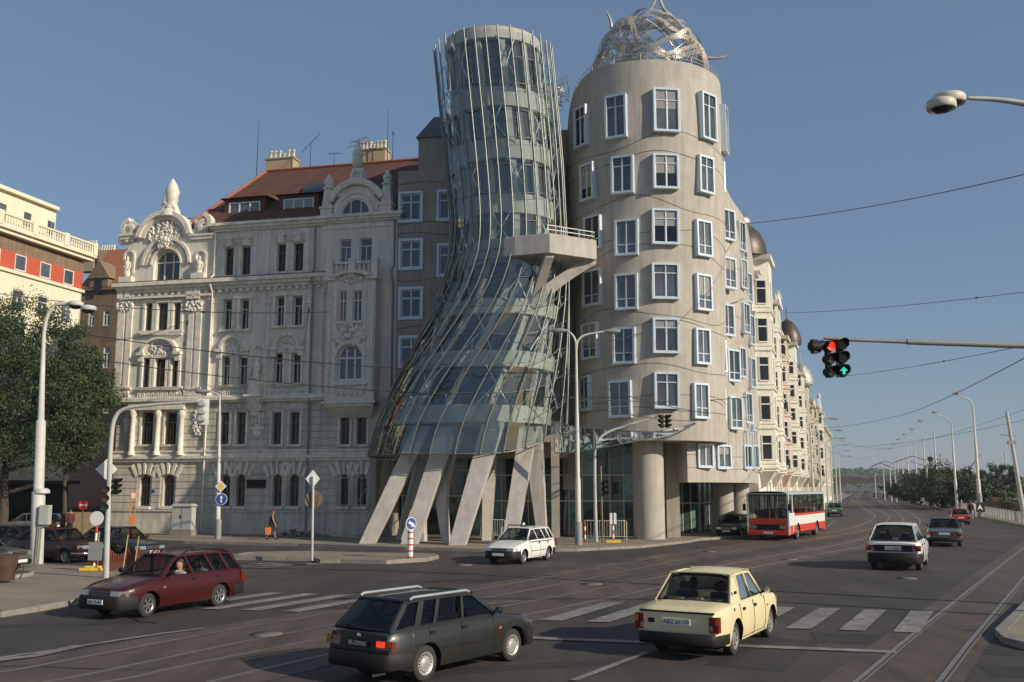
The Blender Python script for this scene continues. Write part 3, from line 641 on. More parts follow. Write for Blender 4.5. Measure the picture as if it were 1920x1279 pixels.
    b.prism([(xl-.9,zl-1.0),(xl+.7,zl-1.0),(xl+.7,zl+.3),(xl,zl+.7),(xl-.7,zl+.1)], 0, .4); b.prism([(xr-.7,zr-1.1),(xr+.95,zr-1.1),(xr+.75,zr+.0),(xr,zr+.6),(xr-.7,zr+.3)], 0, .4)
    b.relief(xl+.1, zl-.4, 1.2, 1.0, -.05, 26, 3, r=.13); b.relief(xr, zr-.4, 1.2, 1.0, -.05, 26, 4, r=.13)
    b.build('gable', M['whitetrim'], root)
    b = MB(); x, z = FW.uv(318, 399); vase(b, x, .2, z-.35, 1.0); b.arch(x, z+.1, .3, .55, -.2, .4, 0, 360, 16); b.lathe([(.75,-.3),(.6,.15),(.3,.4)], (x, .2, z), 12); b.build('finial', M['whitetrim'], root)
    b = MB(); x, z = FW.uv(290, 399); vase(b, x, 1.4, z-.25, .62); b.build('finial', M['whitetrim'], root)
    for px in (241, 376):
        b = MB(); x, z = FW.uv(px, 520); figure(b, x, -.22, z-.1, 1.55); b.build('carved_figure', M['whitetrim'], root)
    # ------ oriel trim and right gable ------
    b = MB(); cornice(b, o0, o1, zob-.3, [(0,.15,.0),(.15,.3,.14)], y=ob); b.frustum([(o0+.5,-.2,zob-1.0),(o1-.5,-.2,zob-1.0),(o1-.5,0,zob-1.0),(o0+.5,0,zob-1.0)], [(o0,ob,zob-.3),(o1,ob,zob-.3),(o1,0,zob-.3),(o0,0,zob-.3)])
    cx = (o0+o1)/2; hw = (o1-o0)/2; b.arch(cx, zot-.35, hw-.35, hw+.1, ob-.3, ob+.1, 25, 155, 14, sz=.45); b.box(o0-.2, o0+.6, ob-.3, ob+.1, zot-.2, zot+.05); b.box(o1-.6, o1+.2, ob-.3, ob+.1, zot-.2, zot+.05)
    b.relief(cx, zot-.1, 2.2, .7, ob-.06, 30, 12, r=.1); baluster_row(b, o0+.4, o1-.4, zot+.1, .95, ob+.1)
    for x in (o0+.1, cx, o1-.1): b.box(x-.22, x+.22, ob-.14, ob+.3, zot, zot+1.25)
    x, z = FW.uv(655, 628, ob); b.relief(x, z, 2.6, 1.4, ob-.08, 70, 15, r=.16, depth=.2); b.relief(x, z+.3, 1.0, 1.0, ob-.25, 20, 16, r=.16, depth=.2)
    x, z = FW.uv(656, 722, ob); b.box(x-1.2, x+1.2, ob-.2, ob, z, z+.14); b.relief(x, z-.5, 2.0, .4, ob-.04, 26, 19, r=.09)
    x = (w2['u0']+w2['u1'])/2; b.arch(x, w2['z1']-w2['arch'], (w2['u1']-w2['u0'])/2+.03, (w2['u1']-w2['u0'])/2+.3, ob-.14, ob+.02, sz=.92, n=16)
    for px in (616, 627, 683, 697): xx = U(px, 650, ob); b.box(xx-.1, xx+.1, ob-.1, ob, zob+.6, zot-.5)
    b.build('oriel_bay_trim', M['whitetrim'], root); b = MB()
    cx = U(668, 400); zs = zB+.2; b.prism([(cx-2.15, zs)]+[(cx-2.15+.9*k/6, zs+1.3*(k/6)**.8) for k in range(7)][1:]+[(cx+1.9*math.cos(t), zs+.35+1.9*math.sin(t)) for t in [math.pi*(1-k/14) for k in range(3, 12)]]+[(cx+2.15-.9*k/6, zs+1.3*(k/6)**.8) for k in range(6, -1, -1)], 0, .5)
    b.arch(cx, zs+.1, 1.05, 1.25, -.12, .1, n=18); b.arch(cx, zs+.1, 1.4, 1.6, -.08, .1, n=18); b.arch(cx, zs+.35, 1.75, 2.15, -.3, .6, 22, 158, 18)
    b.arch(cx, zs+2.75, .25, .45, -.15, .4, 0, 360, 16); b.prism([(cx-.95,zs+2.0),(cx+.95,zs+2.0),(cx+.5,zs+2.6),(cx+.38,zs+3.3),(cx-.38,zs+3.3),(cx-.5,zs+2.6)], .0, .45)
    for px in (614, 724):
        xx = U(px, 370); b.box(xx-.42, xx+.42, -.15, .6, zB, zB+.75); b.box(xx-.5, xx+.5, -.22, .66, zB+.75, zB+.9)
        b.frustum([(xx-.34,-.1,zB+.9),(xx+.34,-.1,zB+.9),(xx+.34,.5,zB+.9),(xx-.34,.5,zB+.9)], [(xx-.24,0,zB+2.2),(xx+.24,0,zB+2.2),(xx+.24,.4,zB+2.2),(xx-.24,.4,zB+2.2)])
        b.lathe([(.38,0),(.4,.12),(.2,.2),(.3,.4),(.34,.6),(.16,.8),(.14,.95),(.04,1.05)], (xx, .2, zB+2.2), 10)
    b.build('gable', M['whitetrim'], root)
    b = MB(); x, z = FW.uv(668, 318); vase(b, x, .2, z-.1, .62); b.build('finial', M['whitetrim'], root)
    hwin = dict(u0=cx-1.02, u1=cx+1.02, z0=zs+.06, z1=zs+1.1, arch=1.02, dep=-.02)
    f = MB(); f.arch(cx, zs+.1, .93, 1.03, -.08, -.01, n=16); f.box(cx-1.0, cx+1.0, -.08, -.01, zs+.05, zs+.12); f.box(cx-.4, cx-.33, -.07, -.01, zs+.1, zs+1.0); f.box(cx+.33, cx+.4, -.07, -.01, zs+.1, zs+1.0)
    f = f.build('window', M['winwhite'], root); g = MB(); g.prism([(cx+.95*math.cos(math.pi*k/16), zs+.1+.95*math.sin(math.pi*k/16)) for k in range(17)], -.03, -.012); g.build('pane', M['pane'], f)
    # ------ windows ------
    for o in g0: win(root, o, style='x', fm=M['winbrown'], pm=M['panedk'], fw=.08)
    for o in g1: win(root, o, style='t', fm=M['winbrown'], pm=M['panedk'], fw=.08)
    for o in g2+g3: win(root, o, style='t', fm=M['winbrown'] if o['u0'] < 7.5 else M['winwhite'], pm=M['panedk'], fw=.06)
    for o in g4: win(root, o, style='t', fm=M['winbrown'], pm=M['panedk'], fw=.06)
    win(root, aw, style='3x', fm=M['winwhite'], fw=.09)
    for o in w3: win(root, o, y=ob, style='x', fm=M['winwhite'])
    for o in w4: win(root, o, style='t', fm=M['winwhite'])
    win(root, w2, y=ob, style='3x', fm=M['winwhite'], fw=.12)
    # ------ roof, dormers, chimneys ------
    b = MB(); ze = zE+.2; yr = 6.5
    ul, zl_ = FW.uv(500, 327, yr); ur2, zr_ = FW.uv(800, 294, yr); zl_ = zr_ = (zl_+zr_)/2
    a0 = U(345, 425); b.add([(a0,.1,ze),(uR+.6,.1,ze),(ur2,yr,zr_),(ul,yr,zl_),(a0,13,ze),(uR+3.2,13,ze)], [(0,1,2,3),(4,0,3),(5,4,3,2),(1,5,2)])
    a1 = U(262, 420); b.add([(a1,.6,ze-.2),(a0+1.5,.6,ze-.2),(a0+1.5,2.2,ze+.9),(a0+.1,2.2,ze+.9),(a0,13,ze+.4),(a1,13,ze-.2)], [(0,1,2,3),(0,3,4,5)])
    b.build('roof', M['tile'], root)
    b = MB(); b.tube([(ul,yr,zl_+.06),(ur2,yr,zr_+.06)], .13, 8); b.tube([(ul,yr,zl_+.06),(a0,.1,ze+.05)], .12, 8); b.build('ridge_tiles', M['tileo'], root)
    b = MB(); b.tube([(a1+.3,.9,ze+.9),(a0+.2,.9,ze+.9)], .03, 5); [b.tube([(x,.9,ze-.1),(x,.9,ze+.9)], .02, 5) for x in [lerp(a1+.3, a0+.2, k/8) for k in range(9)]]; b.build('roof_railing', M['wire'], root)
    for px0, px1, py0, py1 in ((430,487,381,412),(532,588,374,404)):
        y = 1.5; u0, z1 = FW.uv(px0, py0, y); u1, z0 = FW.uv(px1, py1, y); b = MB()
        z0 = ze+1.35*(zr_-ze)/yr*.72; z1 = max(z1, z0+1.05)
        b.box(u0-.35, u0, y, y+3.2, z0-.9, z1+.3); b.box(u1, u1+.35, y, y+3.2, z0-.9, z1+.3); b.box(u0, u1, y+.12, y+3, z0-.9, z0); b.box(u0, u1, y+.12, y+3.3, z1, z1+.3)
        b.add([(u0-.6,y-.3,z1+.28),(u1+.6,y-.3,z1+.28),(u1+.3,y+4.2,z1+1.5),(u0+.6,y+4.2,z1+1.5),(u0-1.0,y+3.5,z1+.4),(u1+1.0,y+3.5,z1+.4)], [(0,1,2,3),(0,3,4),(1,5,2)])
        d = b.build('dormer', M['tile'], root); win(root, dict(u0=u0, u1=u1, z0=z0, z1=z1, dep=.1), y=y, style='3', fm=M['winwhite'] if px0 < 500 else M['winframe'], pm=M['curtain'] if px0 > 500 else M['pane'], fw=.09)
    b = MB(); u, z = FW.uv(590, 345, 3.2); zz = ze+(zr_-ze)*3.2/yr+.12; b.add([(u-.8,2.7,zz-.3),(u+.7,2.7,zz-.3),(u+.7,3.7,zz+.75),(u-.8,3.7,zz+.75)], [(0,1,2,3)]); b.build('roof_window', M['pane'], root)
    for px0, px1, py0, n in ((498,549,300,6),(672,722,283,7)):
        y = 7.2; u0, z1 = FW.uv(px0, py0, y); u1 = U(px1, py0, y); b = MB(); b.box(u0, u1, y, y+1.1, zl_-1.2, z1); b.box(u0-.08, u1+.08, y-.08, y+1.18, z1, z1+.12)
        ch = b.build('chimney', M['brick'], root)
        p = MB()
        for k in range(n):
            x = lerp(u0+.2, u1-.2, k/(n-1)); h = .7 if k != 3 else .45; p.lathe([(.13,0),(.11,h-.1),(.15,h-.08),(.15,h)], (x, y+.5, z1+.12), 8)
        p.build('chimney_pots', M['cream'], ch)
    b = MB()                                                                 # roof aerials
    def ant(px, py0, py1, arms=()):
        y = 6.6; u, zt = FW.uv(px, py0, y); _, zb = FW.uv(px, py1, y); b.tube([(u,y,zb-.4),(u,y,zt)], [.04,.015], 6)
        for dz, L, t in arms:
            b.tube([(u-L*math.cos(t), y, zt-dz-L*math.sin(t)), (u+L*math.cos(t), y, zt-dz+L*math.sin(t))], .018, 5)
            for k in range(6): q = lerp(-L, L, k/5); b.tube([(u+q*math.cos(t), y-.3, zt-dz+q*math.sin(t)), (u+q*math.cos(t), y+.3, zt-dz+q*math.sin(t))], .012, 4)
    ant(485, 230, 322); ant(583, 268, 318, [(0,.95,.75)]); ant(627, 288, 315, [(0,.5,0)]); ant(672, 258, 300, [(.2,.7,.25),(.55,.9,.2)]); ant(728, 204, 300); ant(737, 248, 300, [(.1,.12,1.5)])
    b.build('roof_aerials', M['wire'], root)
    # downpipes
    for px in (396, 586, 737):
        x = U(px, 650); b = MB(); b.tube([(x,-.2,.2),(x,-.2,zc2-.8),(x,-.5,zc2-.4),(x,-.5,zc2+.1),(x,-.12,zc2+.4),(x,-.12,(zE if px < 700 else zB)-.3)], .07, 8); b.build('downpipe', M['polegrey'] if px != 396 else M['whitetrim'], root)
    b = MB(); u0, z1 = FW.uv(465, 901); u1, z0 = FW.uv(499, 915); b.box(u0, u1, -.16, -.07, z0, z1); b.box(u0-.05, u1+.05, -.18, -.1, z1, z1+.05); b.build('plaque', M['black'], root)
    b = MB(); u0, z1 = FW.uv(286, 918); b.box(u0, u0+.22, -.12, -.06, z1-.2, z1); b.build('house_number_plate', M['blue'], root)
    return root
white_building()
# rubble heap and leaning sheet at its foot
b = MB(); rr = random.Random(8); c = G(552, 1006, .13)
for k in range(130):
    r = rr.random()**.7*1.6; t = rr.uniform(0, 6.28); x = c[0]+r*1.25*math.cos(t); y = c[1]+.4*r*math.sin(t); h = max(.05, .5*(1-r/1.7)); s = rr.uniform(.06, .16); b.ball((x, y, .13+h*rr.random()), s, 0, 5, 4, (rr.uniform(.7,1.4), 1, rr.uniform(.5,1)))
tag(b.build('rubble_heap', M['kerb']), 'low heap of grey stone rubble by the wall right of the woman in black', 'rubble', kind='stuff')
# ================= THE CURVED CONCRETE AND GLASS BUILDING =================
TC = Vector((8.75, 60.6))                                 # axis of the concrete tower
def dancing():
    root = thing('office_building', 'curved concrete and glass office building with leaning glass tower on slanted legs', 'building', (0, 0, 0))
    rr = random.Random(17)
    zt_px = [(y, Zp(y, 55.6)) for y in (115, 150, 200, 290, 350, 500, 700, 828)]
    Rtab = sorted([(Zp(y, 55.6), r) for y, r in ((115,4.95),(150,5.02),(200,5.1),(290,5.1),(350,5.0),(500,4.88),(700,4.75),(830,4.65))])
    def R(z): return interp(Rtab, z)
    ztop, zbot = Zp(113, 55.8), Zp(826, 56.2)
    FR = math.atan2(0-TC.y, 0-TC.x)                        # direction towards the camera
    def rim(t):                                           # rim drops on the left shoulder
        d = (t-FR+math.pi) % (2*math.pi)-math.pi          # negative = left as seen
        d = -math.degrees(d)
        left = max(0, d-34)/62 if d > 0 else 0
        return ztop-3.1*min(1, left)**1.9
    def sgn(d): return d
    N = 96; vs = []; b = MB(); NZ = 22
    def wave(t, z): return .05*math.sin(3*t+z*.5)+.04*math.sin(5*t-z*.8)
    for j in range(NZ+1):
        for k in range(N):
            t = 2*math.pi*k/N; z = lerp(zbot, rim(t), j/NZ); r = R(z)+wave(t, z)*.5; vs.append((TC.x+r*math.cos(t), TC.y+r*math.sin(t), z))
    fs = [(j*N+k, j*N+(k+1) % N, (j+1)*N+(k+1) % N, (j+1)*N+k) for j in range(NZ) for k in range(N)]
    b.add(vs, fs, 0, True); b.add(vs[:N], [tuple(range(N))[::-1]])
    # rounded parapet and recessed roof
    top = vs[-N:]; inn = [(TC.x+(p[0]-TC.x)*.93, TC.y+(p[1]-TC.y)*.93, p[2]+.02) for p in top]; low = [(p[0], p[1], p[2]-.6) for p in inn]
    b.add(top+inn+low, [(k, (k+1) % N, N+(k+1) % N, N+k) for k in range(N)]+[(N+k, N+(k+1) % N, 2*N+(k+1) % N, 2*N+k) for k in range(N)]+[tuple(range(2*N, 3*N))])
    b.build('concrete_tower', M['stone'], root)
    # ---- embankment wing: curved wall ----
    cp = smooth_path([(10.4,57.5,0),(12.0,58.5,0),(13.6,60.1,0),(14.95,62.3,0),(16.15,65.3,0),(17.5,69.5,0),(19.0,74.6,0)], 8)
    zw0, zw1 = Zp(905, 61), Zp(352, 61.5)
    def wingp(s, z):
        i = min(int(s*(len(cp)-1)), len(cp)-2); f = s*(len(cp)-1)-i; p = cp[i].lerp(cp[i+1], f); q = (cp[i+1]-cp[i]).normalized()
        n = Vector((q.y, -q.x, 0)); return p+n*(.16*math.sin(z*.55+s*9)+.08*math.sin(z*1.1-s*14))*(1 if z > zbot+1 else .3), n
    b = MB(); b.grid(lambda s, t: (lambda z: (*wingp(s, z)[0].xy, z))(lerp(zw0, zw1-.9*s, t)), 48, 30)
    pts = [wingp(k/48, zw0)[0] for k in range(49)]; tp = [wingp(k/48, lerp(zw0, zw1-.9*k/48, 1))[0] for k in range(49)]
    bk = [(12, 76), (10.0, 60)]
    b.add([(p.x, p.y, zw0) for p in pts]+[(x, y, zw0) for x, y in bk], [tuple(range(51))[::-1]])
    b.add([(p.x, p.y, zw1-.9*k/48) for k, p in enumerate(tp)]+[(x, y, zw1-.5) for x, y in bk], [tuple(range(51))])
    e = pts[-1]; b.quad((e.x,e.y,zw0),(12,76,zw0),(12,76,zw1-.9),(e.x,e.y,zw1-.9)); s = pts[0]; b.quad((s.x,s.y,zw0),(s.x,s.y,zbot+.3),(10,60,zbot+.3),(10,60,zw0)); b.quad((12,76,zw0),(10,60,zw0),(10,60,zw1-1),(12,76,zw1-1))
    b.build('embankment_wing_wall', M['stone'], root)
    b = MB(); x, y = 17.6, 72; b.lathe([(.05,0),(.3,.1),(.85,.6),(.95,1.0),(.8,1.4),(.4,1.7),(.05,1.8)], (x, y, zw1-.5), 16); b.lathe([(.3,-1.2),(.3,0.1)], (x, y, zw1-.3), 10); b.build('roof_ventilator', M['steel'], root)
    # ---- relief joints waving round the tower and wing ----
    for k, (py, amp, ph) in enumerate(((268,.55,.3),(300,.35,1.0),(385,.5,2.2),(440,.3,.2),(470,.45,1.2),(590,.4,2.8),(612,.3,.9),(690,.25,2.0),(745,.2,.4),(768,.15,2.4))):
        z0 = Zp(py, 56); p_ = []
        for j in range(60):
            t = FR+math.radians(lerp(-85, 82, j/59)); z = z0+amp*math.sin(2.6*(t-FR)+ph)+.25*amp*math.sin(6*(t-FR)+k); r = R(z)+wave(t, z)*.5; p_.append((TC.x+r*math.cos(t), TC.y+r*math.sin(t), z))
        b = MB(); b.tube(p_, .022, 4, sm=False); b.build('wall_joint', M['joint'], root)
    for k, (py, s0, s1) in enumerate(((880,0,1),(858,0,.9),(790,.3,1),(690,.3,1),(590,.35,1),(500,.35,1),(845,0,.2))):
        z0 = Zp(py, 62); p_ = []
        for j in range(40):
            s = lerp(s0, s1, j/39); z = z0+.18*math.sin(s*13+k)*(1 if py < 840 else .2); q, n = wingp(s, z); p_.append((q.x, q.y, z))
        b = MB(); b.tube(p_, .02, 4, sm=False); b.build('wall_joint', M['joint'], root)
    # ---- box windows standing out of the wall ----
    def boxwin(c, n, wd, ht, dep, trans=.72, tilt=0.0, lbl=None):
        """c centre on wall, n outward horizontal normal"""
        f = MB(); fw = min(.135, wd*.11); a = wd/2; h = ht/2
        for x0, x1, z0, z1 in ((-a,-a+fw,-h,h),(a-fw,a,-h,h),(-a+fw,a-fw,-h,-h+fw),(-a+fw,a-fw,h-fw,h)): f.box(x0, x1, -dep, .25, z0, z1)
        g = fw*.45; y0 = -dep+.10
        f.box(-g*.55, g*.55, y0-.05, y0+.05, -h+fw, h-fw); zz = -h+ht*trans; f.box(-a+fw, -g*.55, y0-.05, y0+.05, zz-g*.5, zz+g*.5); f.box(g*.55, a-fw, y0-.05, y0+.05, zz-g*.5, zz+g*.5)
        for sx in (-1, 1):                            # slim sashes
            x0, x1 = (g*.55, a-fw) if sx > 0 else (-a+fw, -g*.55)
            for q0, q1 in ((x0, x0+.03), (x1-.03, x1)): f.box(q0, q1, y0-.03, y0+.03, -h+fw, zz-g*.5)
            f.box(x0+.03, x1-.03, y0-.03, y0+.03, -h+fw, -h+fw+.04)
        o = f.build('window', M['winframe'], root, loc=(c.x, c.y, c.z), bevel=.008)
        o.rotation_euler = (tilt, rr.uniform(-.012, .012), math.atan2(n.y, n.x)+math.pi/2)
        p = MB(); p.quad((-a+fw,y0+.01,-h+fw),(a-fw,y0+.01,-h+fw),(a-fw,y0+.01,h-fw),(-a+fw,y0+.01,h-fw)); p.build('pane', M['pane'] if rr.random() < .8 else M['panedk'], o)
        if rr.random() < .3:
            q_ = MB(); hb = rr.uniform(.25, .7)*ht; q_.quad((-a+fw,y0,h-fw-hb),(a-fw,y0,h-fw-hb),(a-fw,y0,h-fw),(-a+fw,y0,h-fw)); q_.build('blind', M['curtain'], o)
        return o
    def cylwin(px0, px1, py0, py1, tr=.72, dep=.42):
        px, py = (px0+px1)/2, (py0+py1)/2; r_ = ray(px, py); rad = 5.0
        for it in range(4):
            d = Vector((r_[0], 1)); bq = d.dot(TC); cc = TC.dot(TC)-(rad+.3)**2; disc = bq*bq-d.dot(d)*cc
            t = (bq-math.sqrt(max(0, disc)))/d.dot(d); z = CAMH+r_[2]*t; rad = R(z)
        p = d*t; n = (p-TC).normalized(); c = TC+n*rad; Y = c.y
        cosv = max(.3, abs(n.dot((-p).normalized()))); wd = (px1-px0)/1800*t/cosv-(dep*.6*math.sqrt(1-cosv*cosv)/cosv if cosv < .97 else 0)
        ht = Zp(py0, t)-Zp(py1, t); boxwin(Vector((c.x, c.y, z)), n, max(1.15, min(1.72, wd)), ht, dep, tr)
    rows = [
      [(1072,1100,200,275),(1131,1175,177,258),(1224,1277,164,246),(1316,1348,174,262),(1358,1370,200,288)],
      [(1083,1113,306,375),(1143,1188,291,362),(1224,1275,287,353),(1311,1343,292,362)],
      [(1090,1125,403,468),(1150,1196,410,478),(1223,1275,390,457),(1308,1340,412,480)],
      [(1087,1125,505,573),(1150,1195,512,580),(1223,1275,492,560),(1308,1340,513,582)],
      [(1085,1118,605,673),(1146,1190,613,682),(1225,1275,595,662),(1308,1335,615,683)],
      [(1080,1103,705,770),(1138,1182,713,783),(1228,1275,697,766),(1305,1332,718,785)]]
    for i, row in enumerate(rows):
        for j, q in enumerate(row): cylwin(*q, tr=.72 if (i < 2 or j == 2) else .3, dep=(.3 if i < 2 else .24))
    def wingwin(s, py, h_px, wd, dep=.2, tr=.28):
        q, n = wingp(s, 10); z = Zp(py, q.y); q, n = wingp(s, z); n = n.copy(); n.rotate(Matrix.Rotation(-.26, 3, 'Z')); q = q+n*.08; wd *= 1.1; ht = h_px/1800*q.y; boxwin(Vector((q.x, q.y, z)), n, wd, ht, dep, tr)
    def s_for(px):
        best = min(range(201), key=lambda k: abs((lambda p: 960+1800*p.x/p.y)(wingp(k/200, 10)[0])-px*1.0)); return best/200
    for px, w_ in ((1320,1.0),(1358,1.05),(1389,1.05),(1407,1.05)): wingwin(s_for(px), 857 if px > 1330 else 855, 45, w_, .2, 1.6)
    for px, pys in ((1348,(668,757)),(1374,(423,513,600,686,775)),(1393,(445,515,598,680,766)),(1407,(470,540,620,700,784)),(1358,(330,))):
        for py in pys: wingwin(s_for(px), py, 62 if px < 1380 else 58, 1.15 if px < 1380 else .92)
    # ---- pavilion: glazed ground floor, soffit, round piers ----
    b = MB()
    for px, pyb, r_, zt in ((1222,1012,.93,zbot+.05),(1361,1000,.75,zw0+.05),(1392,992,.75,zw0+.05)):
        c = G(px, pyb, .13); b = MB(); b.lathe([(r_,.1),(r_,zt)], (c[0], c[1]+r_, 0), 36); b.build('round_pier', M['stone'], root)
    ia, ib = Vector((2.0, 60.5)), Vector((9.5, 62.8)); 
    b = MB(); b.box(-7.5, 11, 58.6, 74, zbot+.02, zbot+.5); b.build('soffit', M['greyw'], root)
    def glazed(p, q, z0, z1, n, rails, mm=M['beige']):
        p, q = Vector(p), Vector(q); g = MB(); lv = [z0]+sorted(rails)+[z1]
        for k in range(n):
            a, c = p.lerp(q, k/n), p.lerp(q, (k+1)/n)
            for i, (u, v) in enumerate(zip(lv, lv[1:])): g.quad((a.x,a.y,u),(c.x,c.y,u),(c.x,c.y,v),(a.x,a.y,v), 1 if rr.random() < (.42 if i < 2 else .08) else 0)
        o = g.build('shop_glazing', [M['shopglass'], M['shopgreen']], root); m_ = MB()
        nn = Vector(((q-p).y, -(q-p).x)).normalized()*.06
        for k in range(n+1):
            c = p.lerp(q, k/n)+nn; m_.box(c.x-.03, c.x+.03, c.y-.05, c.y+.05, z0, z1)
        for r in rails: a = p+nn; c = q+nn; m_.bar((a.x,a.y,r),(c.x,c.y,r), .06, .08)
        m_.build('mullions', mm, o); return o
    glazed((-8.5,63.6), (-1.5,61.8), .13, zbot+.1, 5, (2.6,4.2)); glazed((-1.5,61.8), (7.8,60.4), .13, zbot+.1, 11, (2.3,3.9)); glazed((8.0,61.6), (12.6,66.0), .13, zw0+.1, 7, (2.1,))
    glazed((12.6,66.0), (17.2,73.5), .13, zw0+.1, 9, (2.1,))
    b = MB(); b.box(9.4, 10.2, 59.2, 62, .13, zbot); b.build('recess_wall', M['greyw'], root); b = MB(); b.box(-8.9, -8.5, 60.5, 64, .13, zbot); b.build('recess_wall', M['greyw'], root)
    b = MB(); rr2 = random.Random(3)                       # furniture and counters seen through the shop glass as pale shapes outside the glass line
    # ---- grey rendered wing between white building and glass tower ----
    FG = Frame(-8.5, 61.9, -6)
    FG = Frame(*( (lambda g: (g.x, g.y))(FW.o+FW.u*FW.U(740, 700)) ), -9)
    zt = FG.Z(790, 319); zt2 = FG.Z(800, 258)
    uL = 0.0; uE = FG.U(1062, 500)
    ops = [OP(FG, 752, 789, t, d, dep=.18) for t, d in ((364,413),(452,502),(543,595),(634,686))]+[OP(FG, 824, 858, t, d, dep=.18) for t, d in ((360,410),(461,515),(556,608),(648,700))]
    b = MB(); wall_open(b, uL, uE, FG.Z(740, 860), zt, ops); b.quad((uL,0,zt),(uE,0,zt),(uE,9,zt),(uL,9,zt)); b.quad((uL,0,0),(uL,9,0),(uL,9,zt),(uL,0,zt)); b.quad((uE,9,4),(uE,0,4),(uE,0,zt),(uE,9,zt)); b.quad((uL,0,FG.Z(740,860)),(uE,0,FG.Z(740,860)),(uE,9,FG.Z(740,860)),(uL,9,FG.Z(740,860)))
    u0 = FG.U(784, 290); b.box(u0, uE-1, .05, 6, zt-.5, zt2)
    for py in (345, 420, 440, 525, 615, 705, 790):
        z = FG.Z(760, py); p_ = [(lerp(.02, uE, k/30), -.008, z+.12*math.sin(k*.5+py)) for k in range(31)]; b.tube(p_, .022, 4, 1)
    g = b.build('rendered_wing', [M['greyw'], M['joint']], root, loc=(FG.o.x, FG.o.y, 0)); g.rotation_euler = (0, 0, FG.a)
    b = MB(); b.add([(u0-.15,-.1,zt2),(uE-.9,-.1,zt2),(uE-.9,6.1,zt2),(u0-.15,6.1,zt2),(u0+.75,1.2,zt2+1.9),(uE-1.6,1.2,zt2+1.9),(uE-1.6,4.6,zt2+1.9),(u0+.75,4.6,zt2+1.9)], [(0,1,5,4),(1,2,6,5),(2,3,7,6),(3,0,4,7),(4,5,6,7),(3,2,1,0)])
    o = b.build('metal_roof', M['greyroof'], root, loc=(FG.o.x, FG.o.y, 0)); o.rotation_euler = (0, 0, FG.a)
    hold = thing('wing_window_holder', None, None, (FG.o.x, FG.o.y, 0), FG.a); hold.name = 'window_bank'; hold.parent = root
    for o in ops:
        f = win(hold, o, style='x', fm=M['winframe'], fw=.09); fr = MB(); a, c, d, e = o['u0'], o['u1'], o['z0'], o['z1']; t_ = .17
        fr.box(a-t_, a, -.1, .1, d-t_, e+t_); fr.box(c, c+t_, -.1, .1, d-t_, e+t_); fr.box(a, c, -.1, .1, d-t_, d); fr.box(a, c, -.1, .1, e, e+t_); fr.build('surround', M['winframe'], f)
        f.parent = root; f.location = (FG.o.x, FG.o.y, 0); f.rotation_euler = (0, 0, FG.a)
    bpy.data.objects.remove(hold, do_unlink=True)
    # tower's recess wall linking to the rear
    b = MB(); b.box(3.2, 4.4, 60.8, 66, 3, Zp(235, 60)); b.build('recess_wall', M['greyw'], root)

    # ================= glass tower =================
    sil = [(40,812,1024,57.0,3.4),(100,818,1032,57.0,3.4),(150,823,1036,57.0,3.4),(200,828,1041,57.0,3.45),(300,838,1051,57.0,3.45),(400,848,1056,57.0,3.35),(440,851,1058,57.0,3.35),
           (500,846,1062,57.0,3.4),(550,831,1063,57.1,3.6),(600,809,1063,57.2,3.8),(650,781,1062,57.3,4.05),(700,752,1062,57.4,4.3),(750,729,1061,57.5,4.55),(800,709,1060,57.6,4.8),(860,690,1055,57.7,5.0)]
    tab = []
    for py, xl, xr, Yc, ry in sil:
        z = Zp(py, Yc); a = at(xl, py, Yc); c = at(xr, py, Yc); tab.append((z, (a.x+c.x)/2, (c.x-a.x)/2, Yc, ry))
    tab.sort(); cxT = [(t[0], t[1]) for t in tab]; rxT = [(t[0], t[2]) for t in tab]; cyT = [(t[0], t[3]) for t in tab]; ryT = [(t[0], t[4]) for t in tab]
    def smth(T, z, h=1.7): return (interp(T, z-h)+2*interp(T, z)+interp(T, z+h))/4
    def GT(t, z, k=1.0, off=0.0):
        cx, rx, cy, ry = smth(cxT, z), smth(rxT, z), smth(cyT, z), smth(ryT, z)
        return Vector((cx+(rx*k+off)*math.cos(t), cy+(ry*k+off)*math.sin(t), z))
    zT = Zp(57, 53.8); NR = 32
    def zlow(t):                                           # lower hem of the glass, rising to the right
        x = math.cos(t); s = math.sin(t); zf = Zp(852, 53.6)
        return zf+1.9*max(0, x)**3.2+(.5*s*max(0, x) if s > 0 else 0)
    zwst = Zp(430, 54)
    def tw(t, z):
        q = max(0, min(1, (zwst-z)/(zwst-Zp(850, 54)))); return t-.62*q*q*(3-2*q)*(.5+.5*max(0, -math.sin(t)))
    GT0 = GT
    def GTs(t, z, k=1.0, off=0.0): return GT0(tw(t, z), z, k, off)
    th = [2*math.pi*(k+.5)/NR for k in range(NR)]
    for k, t in enumerate(th):                             # steel fins
        zl = zlow(tw(t, 6)); ztp = zT+.22+(.08*math.sin(k*2.1)); p_ = [GTs(t+.02*math.sin(k), lerp(zl, ztp, j/26), 1, .14) for j in range(27)]
        b = MB(); b.tube(p_, .052, 6); b.build('glass_fin', M['ribm'], root)
    b = MB(); nrow = 15; rp = random.Random(2)             # glass panes, each very slightly off true
    for k in range(NR):
        t0, t1 = th[k], th[(k+1) % NR]; t1 += 2*math.pi if t1 < t0 else 0; tm = (t0+t1)/2; zl = zlow(tw(tm, 6))
        for j in range(nrow):
            z0, z1 = lerp(zl, zT, j/nrow), lerp(zl, zT, (j+1)/nrow); z0 += .02; z1 -= .02; jt = rp.uniform(-.06, .06); j2 = rp.uniform(-.05, .05)
            q = [GTs(t0, z0, 1, jt), GTs(t1, z0, 1, -jt), GTs(t1, z1, 1, -jt+j2), GTs(t0, z1, 1, jt+j2)]
            for v in (0, 3): q[v] = q[v].lerp(q[1 if v == 0 else 2], .015)
            b.add(q, [(0,1,2,3)])
